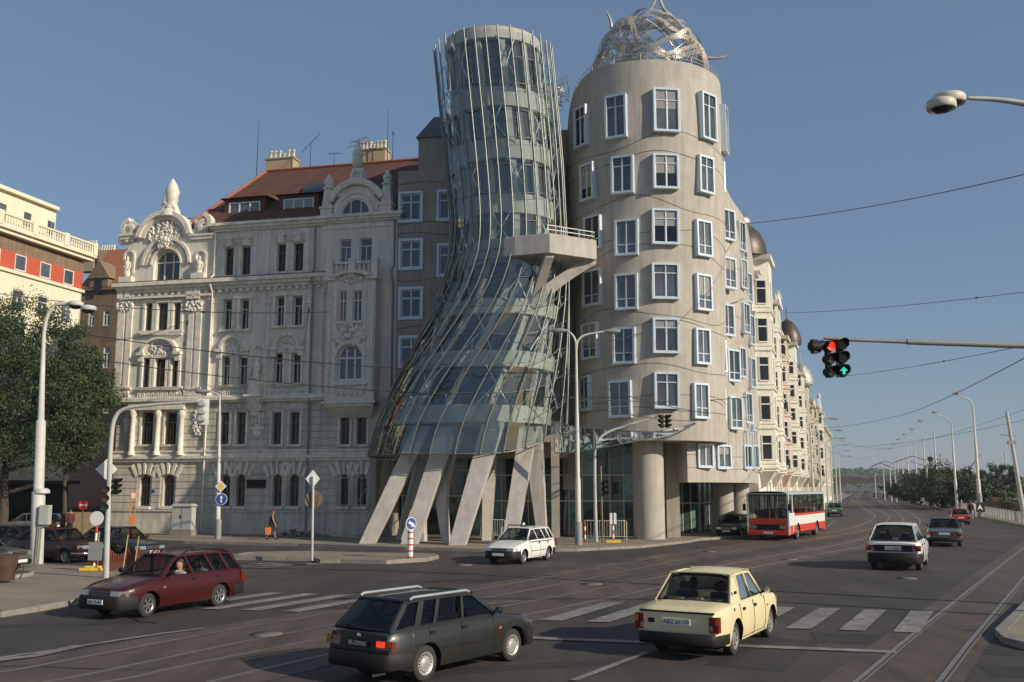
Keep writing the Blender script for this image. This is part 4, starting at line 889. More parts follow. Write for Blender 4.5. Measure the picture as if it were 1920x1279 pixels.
    b.build('glass_skin', M['skin_glass'], root)
    for j in range(1, 15):                                # thin hoops
        b = MB(); p_ = []
        for k in range(NR*2+1):
            t = th[0]+2*math.pi*k/(NR*2); z = lerp(zlow(t), zT, j/15); p_.append(GT(t, z, 1, .02))
        b.tube(p_, .022, 5, cap=False); b.build('hoop', M['ribm'], root)
    b = MB(); p_ = [GT(2*math.pi*k/72, zlow(2*math.pi*k/72), 1, .06) for k in range(73)]; b.tube(p_, .04, 6); b.build('bottom_hoop', M['ribm'], root)
    # floors
    bands = [(50,72),(164,199),(262,297),(363,399),(462,493),(560,588),(658,688),(760,792)]
    inn = .80
    zb = []
    for i, (pa_, pb_) in enumerate(bands):
        z1, z0 = Zp(pa_, 54.3), Zp(pb_, 54.3); zb.append((z0, z1)); b = MB(); n = 48
        rng = [2*math.pi*k/n for k in range(n)]
        o0 = [GT(t, z0, inn+.05) for t in rng]; o1 = [GT(t, z1, inn+.05) for t in rng]; i1 = [GT(t, z1, inn-.12) for t in rng]
        b.add(o0+o1+i1, [(k, (k+1) % n, n+(k+1) % n, n+k) for k in range(n)], 0, True)
        b.add(o0+o1+i1, [tuple(range(n))[::-1]]+[(n+k, n+(k+1) % n, 2*n+(k+1) % n, 2*n+k) for k in range(n)]+[tuple(range(2*n, 3*n))])
        b.build('floor_slab', M['legc'], root)
    zlo = zb[-1][0]
    # inner glazing drum and slim white mullions
    b = MB(); n = 48
    zs = [lerp(zlo, zb[0][0], j/16) for j in range(17)]
    vs = [GT(2*math.pi*k/n, z, inn-.06) for z in zs for k in range(n)]
    b.add(vs, [(j*n+k, j*n+(k+1) % n, (j+1)*n+(k+1) % n, (j+1)*n+k) for j in range(16) for k in range(n)], 0, False); b.build('inner_glazing', M['innerglass'], root)
    for k in range(12):                                    # raking inner columns
        t = 2*math.pi*(k+.35)/12; zend = zlo-.1
        for (za, zb_) in [(zlo+.3, zb[0][0]+.05)]:
            p_ = [GTs(t, lerp(za, zb_, j/14), inn-.03) for j in range(15)]; b = MB()
            for p, q in zip(p_, p_[1:]): d = Vector((-math.sin(t), math.cos(t), 0)); r_ = Vector((math.cos(t), math.sin(t), 0)); b.frustum([p-d*.19-r_*.1, p+d*.19-r_*.1, p+d*.19+r_*.14, p-d*.19+r_*.14], [q-d*.19-r_*.1, q+d*.19-r_*.1, q+d*.19+r_*.14, q-d*.19+r_*.14])
            b.build('inner_column', M['legc'], root)
    # cross bracing between skin and floors
    for i in range(len(zb)-1):
        z1, z0 = zb[i][0], zb[i+1][1]; b = MB()
        for k in range(7):
            t = -math.pi*(k+.4)/7+.1*(i % 2); dt = .36
            if (k+i) % 2: b.tube([GT(t, z0, .93), GT(t+dt, z1, .93)], .035, 5); b.tube([GT(t+dt, z0, .93), GT(t, z1, .93)], .035, 5)
            b.tube([GT(t+.1, z0-.3, .84), GT(t+.1, z0+.5, 1.0)], .035, 5)
        b.build('cross_brace', M['winframe'], root)
    # underside funnel: raking legs down to the pavement
    def leg(top, bot, w0, w1, d0, d1, tw=0.0, name='leg', bend=None):
        T = Vector(top); B = Vector(bot); b = MB(); n = 8; prev = None
        for j in range(n+1):
            f = j/n; c = B.lerp(T, f)
            if bend: c = c+Vector(bend)*math.sin(math.pi*f)
            w_ = lerp(w1, w0, f)/2; d_ = lerp(d1, d0, f)/2; a = tw; X = Vector((math.cos(a), math.sin(a), 0)); Y_ = Vector((-math.sin(a), math.cos(a), 0))
            q = [c-X*w_-Y_*d_, c+X*w_-Y_*d_, c+X*w_+Y_*d_, c-X*w_+Y_*d_]
            if prev: b.frustum(prev, q)
            prev = q
        return b.build(name, M['legc'], root)
    def gl(px, py, dy=0): g = G(px, py, .1); return (g[0], g[1]+dy, .1)
    def tp(px, py, Y): p = at(px, py, Y); return tuple(p)
    leg(tp(795,800,55.6), gl(689,1020), 1.0, .8, 1.0, .6, -.12)
    leg(tp(812,800,57.5), gl(752,1013), 1.0, .55, 1.0, .6, .3)
    leg(tp(842,800,55.0), gl(768,1021), 1.0, .85, .9, .6, -.15)
    leg(tp(832,800,57.2), gl(789,1016), 1.0, .6, .8, .5, -.3, bend=(-.6,0,0))
    leg(tp(852,810,56.4), gl(838,1020), 1.0, .35, .9, .5, -.2, bend=(-.45,0,0))
    leg(tp(927,790,54.2), gl(858,1023), 1.15, .85, 1.0, .65, -.15)
    leg(tp(920,790,57.4), gl(912,1014), 1.0, .55, .8, .5, .1)
    leg(tp(992,800,55.4), gl(955,1022), 1.0, .75, .9, .6, -.12)
    leg(tp(998,800,56.0), gl(1018,1016), 1.1, .5, .8, .5, -.2)
    leg(tp(1040,790,57.4), gl(1042,1008), .5, .5, .5, .5, 0, 'round_column')
    # balcony box that juts out at the waist, with two curved struts
    def bp(px, py, Y): return at(px, py, Y)
    k0 = [bp(1031,474,52.6), bp(1119,486,54.2), bp(1119,486,54.2)+Vector((-.9,4.2,0)), bp(885,494,56.4)+Vector((0,2.0,0)), bp(885,500,54.6), bp(965,478,53.3)]
    zb0 = k0[0].z; zb1 = zb0+1.15; poly = [(p.x, p.y) for p in k0]
    b = MB(); n = len(poly); b.add([(x, y, zb0) for x, y in poly]+[(x, y, zb1) for x, y in poly], [tuple(range(n))[::-1], tuple(range(n, 2*n))]+[(i, (i+1) % n, (i+1) % n+n, i+n) for i in range(n)]); b.build('balcony', M['legc'], root, bevel=.03)
    b = MB(); top = [Vector((x, y, zb1+.5)) for x, y in poly[:3]]
    for dz in (0, -.25): b.tube([p+Vector((-.12, .12, dz)) for p in top], .028, 6)
    for p, q in zip(top, top[1:]):
        for k in range(4): c = p.lerp(q, k/3)+Vector((-.12,.12,0)); b.tube([c-Vector((0,0,.55)), c], .022, 5)
    c = top[0]+Vector((-.5,.5,0)); b.build('balcony_railing', M['signwhite'], root)
    b = MB(); q = at(1028, 420, 55); b.box(q.x-.2, q.x+.45, q.y, q.y+.6, zb1, zb1+1.3); b.build('balcony_door_box', M['brownwall'], root)
    for e_, w_ in ((Vector((k0[0].x, k0[0].y+.25, zb0)), .5), (Vector((k0[1].x-.25, k0[1].y+.25, zb0)), .5)):
        f = GT(-math.pi/2+.62, Zp(566, 54), .9); b = MB(); prev = None
        for j in range(11):
            t = j/10; c = f.lerp(e_, t); c.z = lerp(f.z, e_.z, t**(.72)); c2 = c; s_ = lerp(.3, .24, t); q = [c2+Vector((-s_,0,-s_*.8)), c2+Vector((s_,.1,-s_*.8)), c2+Vector((s_,.1,s_*.6)), c2+Vector((-s_,0,s_*.6))]
            if prev: b.frustum(prev, q)
            prev = q
        b.build('balcony_strut', M['legc'], root)
    # glazed canopy sweeping from the skirt round the tower
    ang = lambda px: None
    b = MB(); rib = MB(); cols = []
    tabT = [(1040,790,56.2),(1080,800,55.6),(1148,806,54.9),(1200,809,54.5),(1244,808,54.6),(1280,800,55.2),(1302,793,56.2)]
    tabB = [(1040,849,55.0),(1080,848,54.2),(1148,836,53.6),(1200,826,53.5),(1244,818,53.9),(1280,806,54.8),(1304,795,56.0)]
    pT = smooth_path([at(*q) for q in tabT], 4); pB = smooth_path([at(*q) for q in tabB], 4); n = len(pT)
    b.add([tuple(p) for p in pT]+[tuple(p) for p in pB], [(i, i+1, n+i+1, n+i) for i in range(n-1)]); b.build('canopy_glass', M['skin_glass'], root)
    for i in range(0, n, 3): rib.tube([pT[i], pT[i].lerp(pB[i], .5)+Vector((0,-.06,.0)), pB[i]], .04, 6)
    rib.tube(pT, .04, 6); rib.tube(pB, .035, 6); rib.build('canopy_frame', M['ribm'], root)
    # ---- roof dome of woven steel mesh, railing ----
    dc = Vector((at(1217,112,TC.y).x, TC.y, at(1217,112,TC.y).z-1.5)); Rd = 3.65; RZ = 4.55; rd = random.Random(11)
    def sph(a, e, r=1.0): return dc+Vector((Rd*r*math.cos(e)*math.cos(a), Rd*r*math.cos(e)*math.sin(a), Rd*.92*r*math.sin(e)))
    for k in range(26):                                     # woven ribbons crossing the half sphere
        a0 = rd.uniform(0, 6.28); tilt = rd.uniform(.25, 1.35); b = MB(); wdt = rd.uniform(.2, .6); q = []
        for j in range(25):
            s = math.pi*j/24; v = Vector((math.cos(s), math.sin(s)*math.cos(tilt), math.sin(s)*math.sin(tilt))); v.rotate(Matrix.Rotation(a0, 3, 'Z')); r_ = 1+.05*math.sin(j*.9+k)
            c = dc+Vector((v.x*Rd*r_, v.y*Rd*r_, v.z*RZ*r_)); q.append((c, v))
        vs = []
        for i, (c, v) in enumerate(q):
            d = (q[min(i+1, 24)][0]-q[max(i-1, 0)][0]).normalized(); sd_ = d.cross(v).normalized(); tw = .5*math.sin(i*.5+k); sd_ = (sd_*math.cos(tw)+v*math.sin(tw))
            vs += [c+sd_*wdt*.5+v*.02, c-sd_*wdt*.5+v*.02]
        b.add(vs, [(2*i, 2*i+1, 2*i+3, 2*i+2) for i in range(24)], 0, True); b.build('mesh_ribbon', M['meshcloth'], root)
    for k in range(11):
        a0 = rd.uniform(0, 6.28); tilt = rd.uniform(.2, 1.5); p_ = []
        for j in range(21):
            s = math.pi*j/20; v = Vector((math.cos(s), math.sin(s)*math.cos(tilt), math.sin(s)*math.sin(tilt))); v.rotate(Matrix.Rotation(a0, 3, 'Z')); p_.append(dc+Vector((v.x*Rd, v.y*Rd, v.z*RZ)))
        b = MB(); b.tube(p_, .035, 5); b.build('dome_tube', M['steel'], root)
    for pts in (((1290,60),(1262,34),(1245,18),(1238,2),(1232,-6),(1228,2),(1222,14),(1212,26)), ((1146,52),(1146,44),(1142,32),(1137,22)), ((1312,106),(1330,109),(1348,109),(1364,105))):
        P = [at(x, y, TC.y-.6) for x, y in pts]; b = MB(); P = smooth_path(P, 4); b.tube(P, [lerp(.13, .05, i/(len(P)-1)) for i in range(len(P))], 6); b.build('mesh_horn', M['mesh'], root)
    b = MB(); p1 = []; p2 = []
    for k in range(73):
        t = 2*math.pi*k/72; r = R(rim(t))*.97; p1.append((TC.x+r*math.cos(t), TC.y+r*math.sin(t), rim(t)+.48)); p2.append((TC.x+r*math.cos(t), TC.y+r*math.sin(t), rim(t)+.25))
    b.tube(p1, .025, 6, cap=False); b.tube(p2, .018, 5, cap=False)
    for k in range(0, 72, 4): b.tube([(p1[k][0], p1[k][1], p1[k][2]-.55), p1[k]], .03, 6)
    b.build('roof_railing', M['galv'], root)
    # dark mesh tangle between the two towers
    b = MB(); rd = random.Random(5); c = at(1048, 172, 59.5)
    for k in range(26):
        p_ = [c+Vector((rd.uniform(-.7,.7), rd.uniform(-.6,.6), rd.uniform(-1.1,1.0))) for _ in range(3)]; b.tube(smooth_path(p_, 3), .02, 4)
    b.build('roof_mesh_tangle', M['steel'], root)
    return root
def ripple(m, sc, st):
    n = m.node_tree; N = n.nodes; L = n.links; b = N['Principled BSDF']; t = N.new('ShaderNodeTexCoord'); x = N.new('ShaderNodeTexNoise'); x.inputs['Scale'].default_value = sc
    L.new(t.outputs['Object'], x.inputs['Vector']); p = N.new('ShaderNodeBump'); p.inputs['Strength'].default_value = st; p.inputs['Distance'].default_value = .05; L.new(x.outputs[0], p.inputs['Height']); L.new(p.outputs[0], b.inputs['Normal'])
ripple(M['pane'], .8, .12)
M['greyroof'] = add_wave(mat('seamed_zinc', (.12,.125,.14), .5, .15, 2, metal=.3), .9, 'X', .02, .8)
M['innerglass'] = mat('inner_tower_glazing', (.016,.019,.019), .08, .5, .5, spec=.7)
def mesh_cloth(name, col, hole=.4):
    m = mat(name, col, .5, .2, 6, metal=.35); n = m.node_tree; N = n.nodes; L = n.links; b = N['Principled BSDF']
    t = N.new('ShaderNodeTexCoord'); w_ = N.new('ShaderNodeTexNoise'); w_.inputs['Scale'].default_value = 14; w_.inputs['Detail'].default_value = 2; L.new(t.outputs['Object'], w_.inputs['Vector'])
    r = N.new('ShaderNodeMapRange'); r.inputs[1].default_value = .42; r.inputs[2].default_value = .58; r.inputs[3].default_value = 1-hole*1.6; r.inputs[4].default_value = 1; L.new(w_.outputs[0], r.inputs[0]); L.new(r.outputs[0], b.inputs['Alpha']); return m
M['meshcloth'] = mesh_cloth('woven_mesh_cloth', (.46,.41,.335), .52)
dancing()
# ================= VEHICLES =================
def paint(name, col, coat=.7, rough=.38, metal=0.0): return mat(name, col, rough, .07, 2.5, coat=coat, metal=metal, bump=.0)
def bust(name_label, parent_loc, heading, jacket, shirt=None, hairm=None, seed=0, skinm=None, scale=1.0, inside=None):
    """seated driver or passenger; a person is a thing of its own"""
    root = thing('person', name_label, 'person', parent_loc, heading, 'people inside the cars', scale)
    sk = MB()                                     # one continuous lathed head, neck and trunk
    prof = [(0.01,0,0,0),(.17,.13,.02,0),(.19,.14,.2,0),(.20,.13,.38,0),(.21,.12,.47,0),(.15,.10,.53,0),(.062,.062,.56,0),(.056,.058,.60,.005),(.062,.075,.635,.012),(.074,.095,.68,.015),(.080,.102,.73,.008),(.080,.103,.78,0),(.068,.088,.83,-.005),(.04,.05,.862,-.01),(.005,.005,.872,-.01)]
    n = 14; vs = []
    for ry, rx, z, ox in prof:
        for k in range(n):
            t = 2*math.pi*k/n; bx = math.cos(t)*rx+ox
            if .64 < z < .8 and k in (0,): bx += .018 if z < .7 else .012     # nose and chin line
            vs.append((bx, math.sin(t)*ry, z))
    sk.add(vs, [(j*n+k, j*n+(k+1) % n, (j+1)*n+(k+1) % n, (j+1)*n+k) for j in range(len(prof)-1) for k in range(n)], 0, True)
    body = sk.build('body', skinm or M['skin'], root)
    f = MB(); f.ball((.088,.03,.755), .012, 0, 6, 4); f.ball((.088,-.03,.755), .012, 0, 6, 4); f.box(.098,.106,-.024,.024,.695,.701); f.build('face_features', M['black'], body)
    j = MB()
    pj = [(.178,.14,.0),(.20,.152,.2),(.212,.145,.38),(.224,.135,.46),(.19,.115,.525),(.085,.082,.565)]
    vs = [(math.cos(2*math.pi*k/n)*rx, math.sin(2*math.pi*k/n)*ry, z) for ry, rx, z in pj for k in range(n)]
    j.add(vs, [(a*n+k, a*n+(k+1) % n, (a+1)*n+(k+1) % n, (a+1)*n+k) for a in range(len(pj)-1) for k in range(n)], 0, True)
    for s in (-1, 1): j.tube([(0, s*.2, .46), (.12, s*.24, .26), (.36, s*.16, .24)], [.062,.052,.038], 8)
    j.build('jacket', jacket, body)
    for s in (-1, 1):
        h = MB(); h.ball((.40, s*.155, .245), .04, 0, 8, 6, (1.1,.55,.9))
        for q in range(4): h.tube([(.42, s*.155+.0, .265-.016*q), (.455, s*.15, .262-.017*q), (.462, s*.135, .258-.017*q)], .0085, 5)
        h.tube([(.405, s*.14, .27), (.43, s*.125, .285)], .009, 5); h.build('hand', skinm or M['skin'], body)
    if shirt:
        c = MB(); c.add([(.10,-.045,.56),(.10,.045,.56),(.152,0,.40)], [(0,1,2)]); c.add([(.068,.05,.575),(.068,-.05,.575),(.10,-.045,.56),(.10,.045,.56)], [(0,1,2,3)]); c.build('shirt', shirt, body)
    hh = MB()
    hp = [(.084,.062,.69,-.055),(.090,.086,.74,-.036),(.092,.110,.785,-.010),(.082,.108,.838,-.004),(.05,.07,.882,-.008),(.004,.004,.896,-.01)]
    vs = [(math.cos(2*math.pi*k/n)*rx+ox, math.sin(2*math.pi*k/n)*ry, z) for ry, rx, z, ox in hp for k in range(n)]
    hh.add(vs, [(a*n+k, a*n+(k+1) % n, (a+1)*n+(k+1) % n, (a+1)*n+k) for a in range(len(hp)-1) for k in range(n)], 0, True); hh.build('hair', hairm or M['hair'], body)
    return root
def wheel_mesh(b, R, wd, style, side):
    """tyre in b local: axis along y, outer face at +y*side"""
    t = MB(); y0, y1 = -wd/2*side, wd/2*side; prof = [(R*.62,y0),(R*.9,y0),(R,y0*.72),(R,y1*.72),(R*.93,y1*.98),(R*.66,y1*1.02),(R*.62,y1*.9)]
    n = 28; vs = [(r*math.cos(2*math.pi*k/n), y, r*math.sin(2*math.pi*k/n)) for r, y in prof for k in range(n)]
    t.add(vs, [(j*n+k, j*n+(k+1) % n, (j+1)*n+(k+1) % n, (j+1)*n+k) for j in range(len(prof)-1) for k in range(n)], 0, True)
    m = MB(); yo = y1*.82
    if style == 'alloy':
        vs = []; pr = [(R*.64,y1*1.0),(R*.58,y1*.96),(R*.55,y1*.6)]; vs = [(r*math.cos(2*math.pi*k/n), y, r*math.sin(2*math.pi*k/n)) for r, y in pr for k in range(n)]
        m.add(vs, [(j*n+k, j*n+(k+1) % n, (j+1)*n+(k+1) % n, (j+1)*n+k) for j in range(2) for k in range(n)], 0, True)
        for k in range(6):
            a = 2*math.pi*k/6+.3; m.frustum([(R*.1*math.cos(a-.5), yo, R*.1*math.sin(a-.5)),(R*.1*math.cos(a+.5), yo, R*.1*math.sin(a+.5)),(R*.1*math.cos(a+.5), yo*.85, R*.1*math.sin(a+.5)),(R*.1*math.cos(a-.5), yo*.85, R*.1*math.sin(a-.5))], [(R*.6*math.cos(a-.22), yo*1.12, R*.6*math.sin(a-.22)),(R*.6*math.cos(a+.22), yo*1.12, R*.6*math.sin(a+.22)),(R*.6*math.cos(a+.22), yo*.9, R*.6*math.sin(a+.22)),(R*.6*math.cos(a-.22), yo*.9, R*.6*math.sin(a-.22))])
        m.tube([(0,yo*.8,0),(0,yo*1.12,0)], R*.16, 12)
    else:
        pr = [(R*.65,y1*1.01),(R*.6,y1*1.0),(R*.56,y1*.78),(R*.3,y1*.84),(R*.22,y1*1.0),(R*.02,y1*1.03)]; vs = [(r*math.cos(2*math.pi*k/n), y, r*math.sin(2*math.pi*k/n)) for r, y in pr for k in range(n)]
        m.add(vs, [(j*n+k, j*n+(k+1) % n, (j+1)*n+(k+1) % n, (j+1)*n+k) for j in range(len(pr)-1) for k in range(n)], 0, True)
        N_ = 16 if style == 'cover' else 8
        for k in range(N_): a = 2*math.pi*k/N_; r = R*(.48 if style == 'cover' else .44); m.disc((r*math.cos(a), y1*.86, r*math.sin(a)), R*(.045 if style == 'cover' else .055), (0,1,0), 7, 1, abs(y1)*.14)
    bk = MB(); bk.disc((0, y1*.35, 0), R*.62, (0,1,0), 20)
    return t, m, bk
def car(name, label, cat, sp, loc, heading, body, group='cars on the junction', scale=1.0):
    """x forward, y left; heading = angle of travel from +X in radians"""
    root = thing(name, label, cat, (loc[0], loc[1], 0.0), heading, group, scale)
    L, W = sp['L'], sp['W']; wb = sp['wb']; xf = sp.get('xf', wb/2); xr = xf-wb; R = sp.get('R', .29); xN = xf+sp['fo']; xT = xN-L; top = sp['top']; sill = sp.get('sill', .22)
    zbump = sp.get('zb', .3)
    def zt(x): return interp(top, x)
    def zbm(x):
        z = sill+.10*max(0, (x-xN+.5)/.5)+.10*max(0, (xT+.5-x)/.5)
        for wx in (xf, xr):
            d = abs(x-wx); Ra = R+.06
            if d < Ra: z = max(z, R+math.sqrt(Ra*Ra-d*d))
        return z
    def plan(x):
        e = .0
        if x > xN-.75: e = ((x-(xN-.75))/.75)**2.6*sp.get('nose', .17)
        if x < xT+.6: e = ((xT+.6-x)/.6)**3*sp.get('tail', .10)
        return W/2-e
    xe_ = max(sp['doors'][-1], xr+R+.09); xs_0 = min(sp['doors'][0], xf-R-.09)
    def side(x, z):
        zz = zt(x); w_ = plan(x); tmb = sp.get('tumble', .07)
        if z > .58: w_ -= tmb*((z-.58)/.4)**1.6
        if z < .42: w_ -= .05*((.42-z)/.22)
        return w_
    xs = sorted(set([xN, xN-.03, xN-.1, xN-.2, xN-.34, xT, xT+.03, xT+.09, xT+.2, xT+.35]+[lerp(xT+.35, xN-.34, k/26) for k in range(27)]+[wx+(R+.06)*math.cos(math.pi*k/12) for wx in (xf, xr) for k in range(13)]+[wx+s_*(R+.061) for wx in (xf, xr) for s_ in (-1, 1)]), reverse=True)
    rows = 6; b = MB(); ring = []
    endn = sp.get('endz', (.12, .12))
    for x in xs:
        zb_, z1 = zbm(x), zt(x)
        if x > xN-.1: z1 -= sp.get('nosedrop', .07)*(1-(xN-x)/.1)**1.5
        if x < xT+.09: z1 -= sp.get('taildrop', .04)*(1-(x-xT)/.09)**1.5
        half = [(0, zb_+.01)]
        for j in range(rows+1): z = lerp(zb_, z1-.03, j/rows); half.append((side(x, z)-(.012 if j == rows else 0), z))
        yt = side(x, z1-.03); half += [(yt*.94, z1), (yt*.6, z1+.018), (0, z1+.026)]
        ring.append([(x, y, z) for y, z in half]+[(x, -y, z) for y, z in half[-2:0:-1]])
    n = len(ring[0]); vs = [p for r_ in ring for p in r_]; m_ = len(ring)
    for i in range(m_-1):
        for k in range(n):
            k2 = (k+1) % n; mi = 1 if (k == 0 or k == n-1) else 0
            b.add([], [], 0)
            b.f.append((i*n+k, i*n+k2, (i+1)*n+k2, (i+1)*n+k)); b.m.append(mi); b.s.append(True)
    b.v = vs; b.f.append(tuple(range(n))[::-1]); b.m.append(0); b.s.append(False); b.f.append(tuple((m_-1)*n+k for k in range(n))); b.m.append(0); b.s.append(False)
    body_o = b.build('body', [body, M['black']], root)
    es = body_o.modifiers.new('e', 'EDGE_SPLIT'); es.split_angle = math.radians(38)
    # dark seams: doors, bonnet, boot
    sm = MB()
    def seam(pts, s_=1): sm.tube([Vector((x, s_*(side(x, z)+.0015), z)) for x, z in pts], .007, 4, sm=False)
    zbelt = sp['belt']
    for s_ in (-1, 1):
        for xd in sp['doors']: seam([(xd, lerp(zbm(xd)+.02, zt(xd)-.03, k/8)) for k in range(9)], s_)
        seam([(lerp(xs_0, xe_, k/10), sill+.05) for k in range(11)], s_)
    hx = sp['A'][0]
    for s_ in (-1, 1): sm.tube([(lerp(hx, xN-.12, k/6), s_*plan(lerp(hx, xN-.12, k/6))*.80, zt(lerp(hx, xN-.12, k/6))+.016) for k in range(7)], .007, 4, sm=False)
    sm.build('panel_gaps', M['black'], body_o)
    # greenhouse
    A, B, C, D = sp['A'], sp['B'], sp['C'], sp['D']; wb_ = side((A[0]+D[0])/2, zbelt)-.035; wr = wb_-sp.get('lean', .17); zr = B[1]
    wA = min(wb_, side(A[0], zt(A[0])))-.02; wD = min(wb_, side(D[0], zt(D[0])))-.02
    def bp_(s, y=1): x = lerp(A[0], D[0], s); return Vector((x, y*(lerp(wA, wb_, min(1, s*4)) if s < .25 else lerp(wb_, wD, max(0, (s-.75)*4))), lerp(A[1], zbelt, min(1, s*5)) if s < .2 else lerp(zbelt, D[1], max(0, (s-.85)/.15))))
    def rp_(s, y=1): x = lerp(B[0], C[0], s); return Vector((x, y*wr, zr-.02+(.0 if s > .9 else .0)-(abs(s-.5)*2)**3*.025))
    pil = sp['pillars']                                  # (s_base, s_roof, width)
    rb = MB(); nx, ny = 12, 8
    xo0, xo1 = B[0]+.03, C[0]-.03
    def roofp(u, v):
        x = lerp(xo0, xo1, u); y = lerp(-1, 1, v); z = zr+.035*(1-y*y)-(abs(u-.45)*1.9)**3*.03; return (x, y*(wr+.015), z-(.028 if abs(y) > .99 else 0))
    rb.grid(roofp, nx, ny); rb.grid(lambda u, v: (lambda p: (p[0], p[1]*.97, p[2]-.05))(roofp(u, v)), nx, ny, 1, flip=True)
    for y in (-1, 1): rb.tube([rp_(k/8, y)+Vector((0, 0, 0)) for k in range(9)], .03, 6)
    rb.tube([(B[0]+.01, lerp(-wr, wr, k/6), zr+.02*(1-(k/3-1)**2)-.005) for k in range(7)], .026, 6); rb.tube([(C[0]-.01, lerp(-wr, wr, k/6), zr+.02*(1-(k/3-1)**2)-.012) for k in range(7)], .026, 6)
    roof = rb.build('roof', [body, M['dkint']], root)
    pb_ = MB()
    allp = [(0, 0, sp.get('apw', .07))]+pil+[(1, 1, sp.get('cpw', .08))]
    for y in (-1, 1):
        for sb, sr, w_ in allp:
            p, q = bp_(sb, y), rp_(sr, y); pb_.bar(p-Vector((0,0,.03)), q, w_, .03, 0, up=(0, y, .35)) if w_ < .2 else None
        for s0, s1, r0, r1 in sp.get('solid', []):        # broad body-coloured quarter
            q = [bp_(s0, y), bp_(s1, y), rp_(r1, y), rp_(r0, y)]; pb_.add(q+[v-Vector((0, y*.03, 0)) for v in q], [(0,1,2,3),(4,5,6,7),(0,1,5,4),(2,3,7,6),(1,2,6,5),(3,0,4,7)])
        pb_.tube([bp_(k/12, y)-Vector((0,0,.01)) for k in range(13)], .022, 6)
    pb_.build('window_frame', body, roof)
    glass = sp.get('glass', M['carglass'])
    for y in (-1, 1):
        sides = allp; sol = sp.get('solid', [])
        for (s0, r0, w0), (s1, r1, w1) in zip(sides, sides[1:]):
            if any(abs(a-s0) < .04 and abs(c-s1) < .04 for a, c, _, _ in sol): continue
            if sp.get('open') == (y, s0): continue
            q = [bp_(s0, y), bp_(s1, y), rp_(r1, y), rp_(r0, y)]; q = [v-Vector((0, y*.012, 0)) for v in q]; g = MB(); g.add(q, [(0,1,2,3)]); g.build('side_window', glass, root)
            if s1-s0 > .1:
                r_ = MB(); e = [bp_(s0+.012, y), bp_(s1-.012, y), rp_(r1-.012, y), rp_(r0+.012, y)]; r_.tube([e[0]+Vector((0,0,.02)), e[1]+Vector((0,0,.02)), e[2]-Vector((0,0,.02)), e[3]-Vector((0,0,.02)), e[0]+Vector((0,0,.02))], .012, 5, sm=False); r_.build('window_seal', M['black'], roof)
    for nm, P, Q, w0 in (('windscreen', A, B, wA), ('rear_window', D, C, wD)):
        g = MB(); dx = .05*(1 if nm == 'windscreen' else -1)
        g.grid(lambda u, v: (lerp(P[0], Q[0], v)+dx*(1-(2*u-1)**2), lerp(-1, 1, u)*lerp(w0-.05, wr-.05, v), lerp(P[1]+.01, Q[1]-.015, v)), 8, 3); go = g.build(nm, glass, root)
        fr = MB(); lo = [(P[0]+dx*(1-(2*u-1)**2), lerp(-1, 1, u)*(w0-.05), P[1]+.012) for u in [k/8 for k in range(9)]]; hi = [(Q[0]+dx*(1-(2*u-1)**2), lerp(-1, 1, u)*(wr-.05), Q[1]-.015) for u in [k/8 for k in range(9)]]
        fr.tube(lo+hi[::-1]+[lo[0]], .018, 6, sm=False)
        if nm == 'windscreen' or sp.get('rwiper'):
            fr.tube([(P[0]+dx+.01*(1 if dx > 0 else -1), -.05, P[1]+.02), (lerp(P[0], Q[0], .12)+dx*1.15, .45, lerp(P[1], Q[1], .12)+.01)], .012, 4)
        fr.build('window_seal', M['black'], go)
    # interior: floor at belt line, seats, steering wheel
    it = MB(); fl = min(zbelt-.12, .8)
    it.box(D[0]+.1, A[0]-.12, -wb_+.05, wb_-.05, .3, fl-.12)
    it.box(A[0]-.45, A[0]-.05, -wb_+.06, wb_-.06, fl-.1, zbelt-.03)
    if sp.get('shelf', 1): it.box(D[0]+.02, D[0]+.5, -wD+.08, wD-.08, zbelt-.12, zbelt-.04)
    it.build('interior', M['dkint'], root)
    for xs_, y in ((A[0]-1.25,.33),(A[0]-1.25,-.33),(A[0]-2.1,.34),(A[0]-2.1,-.34)):
        if xs_ < D[0]+.3: continue
        s_ = MB(); s_.frustum([(xs_-.1,y-.23,.5),(xs_+.08,y-.23,.5),(xs_+.08,y+.23,.5),(xs_-.1,y+.23,.5)], [(xs_-.25,y-.2,1.02),(xs_-.13,y-.2,1.02),(xs_-.13,y+.2,1.02),(xs_-.25,y+.2,1.02)]); s_.box(xs_-.27, xs_-.17, y-.12, y+.12, 1.05, 1.2)
        s_.build('seat', M['seat'], root, bevel=.03)
    # bumpers following the plan curve
    bm = sp.get('bumper', M['black'])
    for nm, xe, dr, (z0, z1) in (('front_bumper', xN, 1, sp.get('fbz', (.3,.52))), ('rear_bumper', xT, -1, sp.get('rbz', (.3,.52)))):
        Lb = .62 if dr > 0 else .5; Lb = min(Lb, abs(xe-(xf if dr > 0 else xr))-R-.09); q = MB(); pts = []
        for k in range(9): x = xe-dr*Lb*(1-k/8); pts.append((x, side(x, (z0+z1)/2)-.004))
        path = [(x, y) for x, y in pts]+[(xe+dr*.05, pts[-1][1]*.9)]+[(xe+dr*(.05+.03), 0)]
        full = path+[(x, -y) for x, y in path[-2::-1]]
        vs = []
        for i, (x, y) in enumerate(full):
            ox = .03*dr if abs(y) < plan(xe)*.95 else .0; oy = (.018 if y > 0 else -.018) if abs(y) > .1 else 0
            vs += [(x, y, z0), (x+ox, y+oy, z0+.03), (x+ox, y+oy, z1-.03), (x, y, z1)]
        for i in range(len(full)-1):
            for k in range(3): q.f.append((i*4+k, i*4+k+1, i*4+5+k, i*4+4+k)); q.m.append(0); q.s.append(True)
        q.v = vs; q.build(nm, bm, root)
